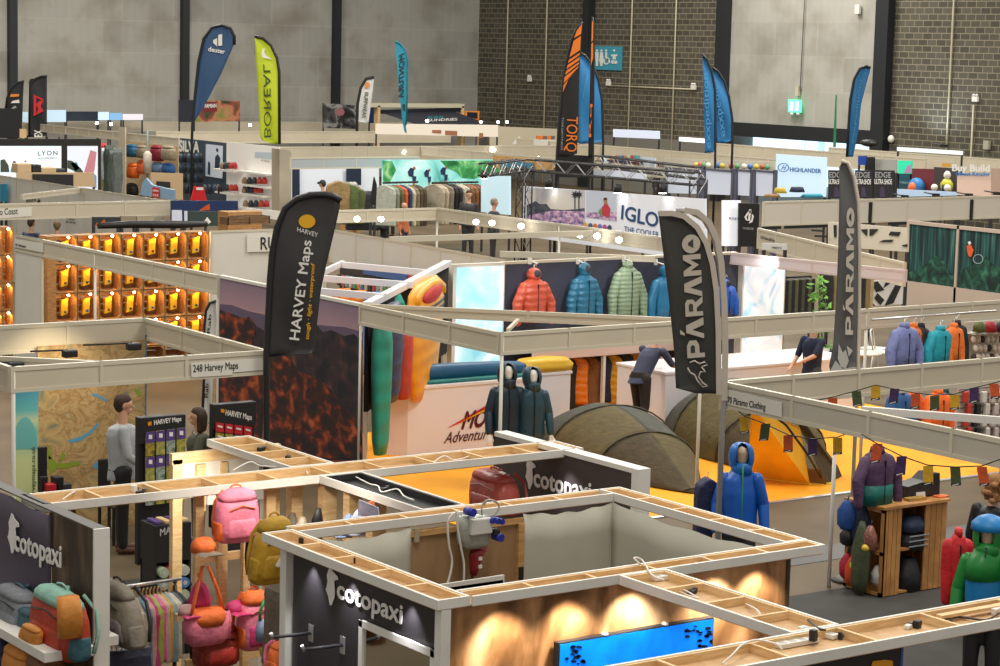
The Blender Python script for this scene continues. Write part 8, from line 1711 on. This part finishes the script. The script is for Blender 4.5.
t = board(f, ((934,192),(956,193),(957,168.5),(934,167)), mat('brown_wall', (.05,.035,.035),.6), 'dark brown wall with yellow and black bust', 'wall', 'brown_wall')
fb3 = FX(45.2); u, z = fb3.px(947,180); tt = thing('display_bust', fb3.w(u, 0, z - .35), 'white headed bust in a yellow and black top', 'mannequin'); MB(fb3).loft([(u, 0, z - .35,.16,.12),(u, 0, z - .1,.2,.14),(u, 0, z + .02,.1,.09)],12).build('torso', mat('hivis', (.5,.5,.03),.5), tt); MB(fb3).ell(u, 0, z + .13,.10,.10,.12).build('head', WHITE, tt); MB(fb3).loft([(u, -.02, z - .36,.12,.13),(u, -.02, z - .12,.09,.14)],10).build('black_bib', BLACK, tt)
for x, y in ((937,187.5),(950,188)): uu, zz = fb3.px(x, y); tag(MB(fb3).ell(uu, -.1, zz, .10,.1,.10,10,6).build('white_helmet', WHITE), 'white helmet %s of the yellow bust' % ('left' if x < 940 else 'right'), 'helmet')
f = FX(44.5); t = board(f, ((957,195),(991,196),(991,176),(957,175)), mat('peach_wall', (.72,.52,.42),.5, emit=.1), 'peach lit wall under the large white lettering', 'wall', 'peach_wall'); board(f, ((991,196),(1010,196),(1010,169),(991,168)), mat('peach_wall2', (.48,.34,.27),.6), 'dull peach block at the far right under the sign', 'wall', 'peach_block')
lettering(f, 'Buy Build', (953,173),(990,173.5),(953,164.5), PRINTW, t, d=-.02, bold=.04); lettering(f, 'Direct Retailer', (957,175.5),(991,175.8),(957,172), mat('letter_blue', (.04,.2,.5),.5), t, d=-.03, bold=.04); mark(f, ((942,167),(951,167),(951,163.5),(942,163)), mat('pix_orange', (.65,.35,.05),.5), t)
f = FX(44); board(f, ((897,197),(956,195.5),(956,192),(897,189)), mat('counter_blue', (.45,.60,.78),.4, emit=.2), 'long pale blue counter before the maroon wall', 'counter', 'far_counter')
f = FX(50); board(f, ((858,165),(866,165),(866,156),(858,156)), mat('roy_blue', (.01,.06,.35),.5), 'royal blue banner in the distance by the dark column', 'banner', 'far_banner'); board(f, ((867,172),(874,172),(874,157),(867,157)), BLACK, 'black gap panel right of the royal blue banner', 'panel', 'far_display'); board(f, ((875,172),(896,173),(896,160),(875,159)), mat('grey_panel2', (.35,.36,.34),.6), 'grey panels behind the event banners', 'panel', 'far_display')
f = FX(56); board(f, ((897,151),(962,155),(962,151),(897,147)), mat('sill_white', (.75,.8,.85),.4, emit=.4), 'thin bright strip at the foot of the nearest block wall', 'strip', 'lit_strip')
for i, (x, y) in enumerate(((904,196),(935,194.5),(968,194.5),(996,193),(943,145.5))): 
    f = FX(43.8); uu, zz = f.px(x, y); tt = thing('arm_lamp', f.w(uu, 0, zz), 'slim dark arm lamp above the white panels, %s from the event banners' % ORD[i], 'lamp', 'arm lamps above the white panels'); MB(f).tube([f.w(uu - .4,0, zz + .03), f.w(uu, 0, zz)],.018,5).build('arm', DARK, tt); MB(f).box(uu - .05, uu + .12,-.06,.06, zz - .05, zz + .03).build('lamp_head', BLACK, tt)
spot((57.5,55.8,3.0),(58.7,55.5,5.2),130,120,(.75,.88,1),.2)
# black tower with flags far left
f = FY(72); t = board(f, ((-5,138),(22,138),(22,109),(-5,108)), mat('blk_tower', (.006,.006,.007),.7), 'plain black block at the far left edge', 'block', 'black_block'); board(FY(69),((20,138),(26.5,138),(26.5,129),(20,129)), PINE, 'small wooden block beside the black one', 'block', 'wood_block')
# --- clothes and plant right of the light box
fg = FY(30.2)
t = thing('hanging_rail', fg.w(fg.px(796,278)[0],0,0), 'black rail of trousers right of the white light box', 'rail'); z = fg.px(796,277)[1]; MB(fg).tube([fg.w(fg.px(781,277)[0],0, z), fg.w(fg.px(811,276)[0],0, z)],.02,6).build('rail_bar', BLACK, t); [MB(fg).tube([fg.w(fg.px(x, 277)[0],0,0), fg.w(fg.px(x, 277)[0],0, z)],.02,6).build('leg', BLACK, t) for x in (781,811)]
for i in range(9): 
    x = 782.5 + i * 3.3; uu = fg.px(x, 280)[0]; c = ((.015,.015,.017),(.10,.09,.06),(.02,.02,.025),(.14,.12,.07))[i % 4]; tag(MB(fg).box(uu - .045, uu + .045,-.14,.14, z - .72, z - .03).build('trousers', C('tr_%d' % (i % 4), *c), bevel=.02), ORD[i] + ' pair of trousers on the black rail', 'trousers', 'trousers on the black rail')
for i in range(8): 
    x = 832 + i * 4.8 if i < 3 else 856 + (i - 3) * 4.2; uu = fg.px(x, 280)[0]; c = ((.03,.03,.03),(.30,.22,.10),(.5,.38,.18),(.02,.02,.02),(.015,.015,.015))[i % 5]; tag(MB(fg).box(uu - .05, uu + .05,.0,.3, z - .68, z).build('hanging_shirt', C('ht_%d' % (i % 5), *c), bevel=.02), ORD[i] + ' dark or tan top on the rail beyond the plant', 'clothing', 'tops beyond the plant')
f = FY(31.0); t = board(f, ((869,306),(905,304),(904,280),(869,281)), PRINTW, 'white board with bold black jagged pattern', 'board', 'pattern_board'); blurb(f, (((870,300),(875,306),(873,306)),((871,283),(877,281),(884,290),(876,292)),((877,293),(884,300),(880,305),(874,298)),((886,281),(893,281),(883,288)),((884,306),(890,294),(897,281),(903,281),(893,303))), INK, t, name='black_shape')
f = FY(29.6); t = thing('potted_plant', f.w(f.px(820,300)[0],0,0), 'bushy light green plant in a white pot between the clothes rails', 'plant'); u = f.px(820,300)[0]; z1 = f.px(820,277)[1]
MB(f).loft([(u, 0,0,.17,.17),(u, 0,.5,.22,.22)],16).build('pot', WHITE, t); b = MB(f)
for i in range(240):
    a, h_ = random.uniform(0,2 * PI), random.uniform(.4, z1); r = random.uniform(.0,.30) * (1 - abs(h_ - .9) / 1.6); s_ = random.uniform(.05,.09); c = f.w(u + r * math.cos(a), r * math.sin(a), h_); v = Vector((random.uniform(-1,1), random.uniform(-1,1), random.uniform(-.3,1))).normalized(); w2 = v.orthogonal().normalized()
    b.raw([c, c + v * s_ + w2 * s_ * .4, c + v * s_ * 2, c + v * s_ - w2 * s_ * .4],[(0,1,2,3)])
b.build('foliage', mat('leaf_green2', (.16,.40,.05),.5, noise=.4, nscale=9), t); MB(f).tube([f.w(u, 0,.45), f.w(u, 0, z1 - .15)],.015,6).build('stem', mat('stem_brown', (.12,.08,.03),.7), t)
# chairs in the white area behind the narrow flag
for i, (x, y, c, lb) in enumerate(((838,355, BLACK, 'black wire chair left of the narrow feather flag'),(872,352, WHITE, 'white wire chair right of the narrow feather flag'),(884,356, WHITE, 'second white wire chair beside the periwinkle jacket'))):
    p = Zp(x, y + 20,0); f = Fr(p.x, p.y, 20 * i); t = thing('wire_chair', p, lb, 'chair'); MB(f).box(-.22,.22,-.22,.22,.43,.46).build('seat', c, t, bevel=.01); b = MB(f); b.tube([f.w(-.2,.2,.46), f.w(-.22,.27,.85), f.w(.22,.27,.85), f.w(.2,.2,.46)],.014,6); b.build('backrest', c, t)
    for (a, q) in ((-.2,-.2),(.2,-.2),(-.2,.2),(.2,.2)): MB(f).tube([f.w(a, q, .43), f.w(a * 1.2, q * 1.2,0)],.012,6).build('leg', c, t)
p = Zp(862,352,.75); t = thing('wire_table', (p.x, p.y, 0), 'white round table amid the wire chairs', 'table'); MB(Fr(p.x, p.y)).loft([(0,0,.72,.35,.35),(0,0,.75,.35,.35)],20).build('tabletop', WHITE, t); MB().tube([(p.x, p.y, 0),(p.x, p.y, .72)],.03,8).build('leg', STEEL, t)
# ---------------- distant feather flags
t, f = flag('blue teardrop flag with white lettering above the slate board', (34.0,66.5),0,[(193,124),(195,100),(199,62),(204,40),(212,28),(222,25.5),(230,29),(234,37),(233.5,46),(222,72),(205,105)], mat('flag_navyblue', (.03,.085,.20),.6), pole=[(234.5,45),(234.5,36),(230.5,28.5),(222,25),(212,27.5),(203.5,39),(198.5,62),(194.5,100),(192.5,124),(192,137)], pole_r=.05, billow=.05)
lettering(f, 'deuter', (208.5,51),(225,54),(209,46.5), PRINTW, t, d=-.08, bold=.03); mark(f, ((213.5,43),(217.5,46.5),(217.5,38),(213.5,40)), PRINTW, t, d=-.08); mark(f, ((218.5,46),(222.5,45.5),(222.5,34),(218.5,35)), PRINTW, t, d=-.08)
t, f = flag('lime yellow feather flag with dark mirrored lettering', (33.6,60.5),0,[(254.5,36),(263,39),(271,46),(276.5,58),(278.5,72),(279,144),(270,143.5),(260.5,139.5),(258,90),(255.5,50)], mat('flag_lime', (.50,.60,.015),.55), pole=[(254.5,36),(263,38.5),(271,45.5),(277,58),(279.2,72),(279.5,144)], pole_r=.045, foot=False, billow=.05)
lettering(f, 'BOREAL', (264.5,137.5),(263.5,64),(271.5,137.3), mat('lime_ink', (.04,.06,.01),.5), t, d=-.09, bold=.0); mark(f, ((263,49),(265,48),(264.5,52),(267,56),(272,59),(266,58.5),(262.5,57),(262,53)), PRINTW, t, d=-.09)
t, f = flag('short white feather flag with orange square and dark lettering', (45.5,79),0,[(357.5,122),(358,104),(361,88),(366,79),(374,77.5),(373,90),(371,105),(368.5,123)], mat('flag_white2', (.66,.66,.64),.6), pole=[(374,77.2),(366,78.8),(360.8,88),(357.6,104),(357,123)], pole_r=.06, billow=.04)
lettering(f, 'RUFFWEAR', (365,92),(362,118),(368.5,92.5), mat('lime_ink', (.04,.06,.01),.5), t, d=-.08, bold=.02); mark(f, ((364.5,88),(368.5,88),(369.5,82.5),(366,82)), mat('sq_orange', (.75,.25,.05),.5), t, d=-.08)
t, f = flag('slim turquoise feather flag with dark wavy lettering', (44.0,68),0,[(395,41.5),(400,44),(405,50),(407.3,60),(407,95),(405.8,125),(407,133.5),(404.5,133),(402,118),(399,90),(396.5,60)], mat('flag_turq', (.02,.30,.42),.55), pole=[(395,41),(400,43.5),(405,49.5),(407.6,60),(407.3,95),(406,125)], hem=mat('flag_turq_d', (.01,.18,.28),.5), pole_r=.03, foot=False, billow=.04)
lettering(f, 'MONTURA', (404.5,53),(403.5,97),(399.5,53), mat('turq_ink', (.01,.03,.05),.5), t, d=-.08, bold=.04, shear=.4); mark(f, ((402.5,104),(405.2,104),(405,112),(403.2,110)), mat('turq_ink', (.01,.03,.05),.5), t, d=-.08)
for (b0, ol, lb, em) in (((35.8,82.0),[(5.5,110),(7,98),(11,89),(18,82.5),(24,81),(23,100),(22,130),(21,138),(5,110)], 'short black feather flag with orange, white and grey bars at the far left', 0),((36.4,80.0),[(29,137),(29,82),(30.5,78),(31.5,84),(36,79),(42,76.5),(47,76),(47,137)], 'black feather flag with red angular emblem', 1)):
    t, f = flag(lb, b0,0, ol, mat('flag_blk', (.012,.012,.016),.6), pole=[(ol[4][0], ol[4][1]),(ol[3][0], ol[3][1]),(ol[2][0], ol[2][1]),(ol[1][0], ol[1][1]),(ol[0][0], ol[0][1])] if not em else [(47,76),(42,76.3),(36,78.5),(30,86),(29,137)], pole_r=.04, foot=False, billow=.03)
    if not em:
        for pts, m_ in ((((10.5,97),(19,96.5),(20,94),(11,94)), mat('sq_orange', (.75,.25,.05),.5)),(((11,103),(20,103),(19.5,99.5),(13,101)), PRINTW),(((11.5,109),(17,108),(16,105.5),(13,107)), mat('dim_print', (.35,.35,.35),.5))): mark(f, pts, m_, t, d=-.07)
    else:
        rd = mat('emb_red', (.55,.02,.025),.5)
        for pts in (((34,116),(36.5,115),(36.5,96),(34,94)),((36,97.5),(44,101),(43.5,99),(36,95.5)),((36,105),(41,106),(44,101),(41,100.5),(38,102.5)),((36,115),(44,111),(41,106),(36,105),(38.5,108),(38,111))): mark(f, pts, rd, t, d=-.07)
        lettering(f, 'EX', (42.5,137),(42.5,130),(35,137), PRINTW, t, d=-.07, bold=.04)
bkf = mat('flag_torq', (.010,.009,.010),.6); orf = mat('torq_orange', (.85,.20,.01),.5)
t, f = flag('tall black feather flag with orange stripes and lettering beside the blue one', (40.4,48.5),0,[(557,157),(559,125),(562,95),(566,65),(571,42),(577,28),(583,22.5),(580,60),(578,110),(577,157)], bkf, pole=[(583,22),(577,27.5),(570.8,42),(565.7,65),(561.7,95),(558.7,125),(556.7,157)], pole_r=.035)
for q in (((577,30),(582,24),(581,34),(574,38)),((573.5,41),(580.8,36),(580,50),(569.5,57)),((568.8,60),(580,52.5),(579.5,55),(568,63)),((567.5,65),(579.5,57),(579.2,60),(566.5,69)),((566,71),(579,62),(578.8,64),(565,75)),((564.5,77),(578.5,66),(578,67.5),(563.8,83)),((563.5,85),(576,70),(568,80),(562.8,92))): mark(f, q, orf, t, d=-.075, name='stripe_print')
lettering(f, 'TORQ', (565,116),(563.5,151),(578,117), orf, t, d=-.075, bold=.0); lettering(f, 'TORQFITNESS', (561.5,117),(560.5,150),(563.5,117), mat('dim_print', (.35,.35,.35),.5), t, d=-.07)
t, f = flag('slim black and orange feather flag seen nearly edge-on', (41.0,47.8),0,[(591,158),(588,158),(589.5,100),(590.5,60),(591.5,20),(592.5,17.5),(593.5,25),(593.3,60),(593,100),(592.5,158)], bkf, pole=[(592.5,17),(593.8,25),(593.7,60),(593.3,100),(593,158)], pole_r=.03)
for q in (((591.8,21),(593.2,22),(593,40),(591.3,42)),((591.2,44),(593,42),(593,58),(590.8,66))): mark(f, q, orf, t, d=-.07, name='stripe_print')
lettering(f, 'Rq', (591.8,137),(592.3,104),(588.8,137), orf, t, d=-.075)
bf = mat('flag_blue', (.015,.16,.38),.55)
def bluef(b0, ol, pole, lb, tx, **k):
    t, f = flag(lb, b0,0, ol, bf, pole=pole, billow=.05, **k); lettering(f, *tx, mat('blue_outline', (.06,.28,.55),.5), t, d=-.09); return t
bluef((42.5,51.5),[(579,144),(578.5,90),(579.5,53),(585,56),(592,65),(598,80),(601.5,100),(603,143.5)],[(579.5,52.5),(585,55.5),(592.5,64.5),(598.5,79.5),(602,100),(603.3,144)], 'wide blue feather flag behind the black and orange ones', ('exxpeed', (584.5,97),(589,70),(582,96.5)), pole_r=.035)
bluef((44.0,47.5),[(705,152.5),(703.5,100),(702.5,54),(707,60),(711.5,72),(714.5,90),(715,152.5)],[(702,53.5),(707,59.5),(712,72),(715,90),(715.3,152.5),(715,168)], 'blue feather flag nearest the wall light with faint lettering', ('exxpedition', (712.5,148),(709,73),(705.5,148.5)), pole_r=.035)
bluef((45.0,47.0),[(717,143),(714,100),(712.5,68),(718,72),(724,82),(728.5,97),(732,120),(731,143)],[(712.5,67.5),(718,71.5),(724.5,81.5),(729,97),(732.4,120),(732.5,143)], 'crumpled blue feather flag leaning behind its neighbour', ('exxpedit', (727,135),(719,84),(720,138)), pole_r=.035)
bluef((41.0,40.5),[(847,157),(849,130),(851,100),(855,80),(861,69),(869,66.5),(870.5,69),(866,85),(861,105),(858.5,130),(853,157)],[(870.5,68),(866,66),(860,68.5),(854,79.5),(850.3,100),(848.3,130),(847,157)], 'slim blue feather flag above the narrow grey one', ('exxpeditiom', (853.5,144),(862,80),(850.5,143.5)), foot=False, pole_r=.035)
tag(MB(FX(52)).prism([FX(52).px(*p) for p in ((833,147),(835.5,147),(836,120),(836.5,95),(835.5,95),(834.5,115))],0,.02).build('edge_on_flag', mat('flag_green', (.01,.22,.08),.6)), 'dark green feather flag seen edge-on before the concrete wall', 'flag')
f = FX(49.5); u, z = f.px(869,143); tag(MB(f).ell(u, 0, z, .35,.2,.12).build('black_item', BLACK), 'black bundle on the fascia by the dark column', 'bundle')
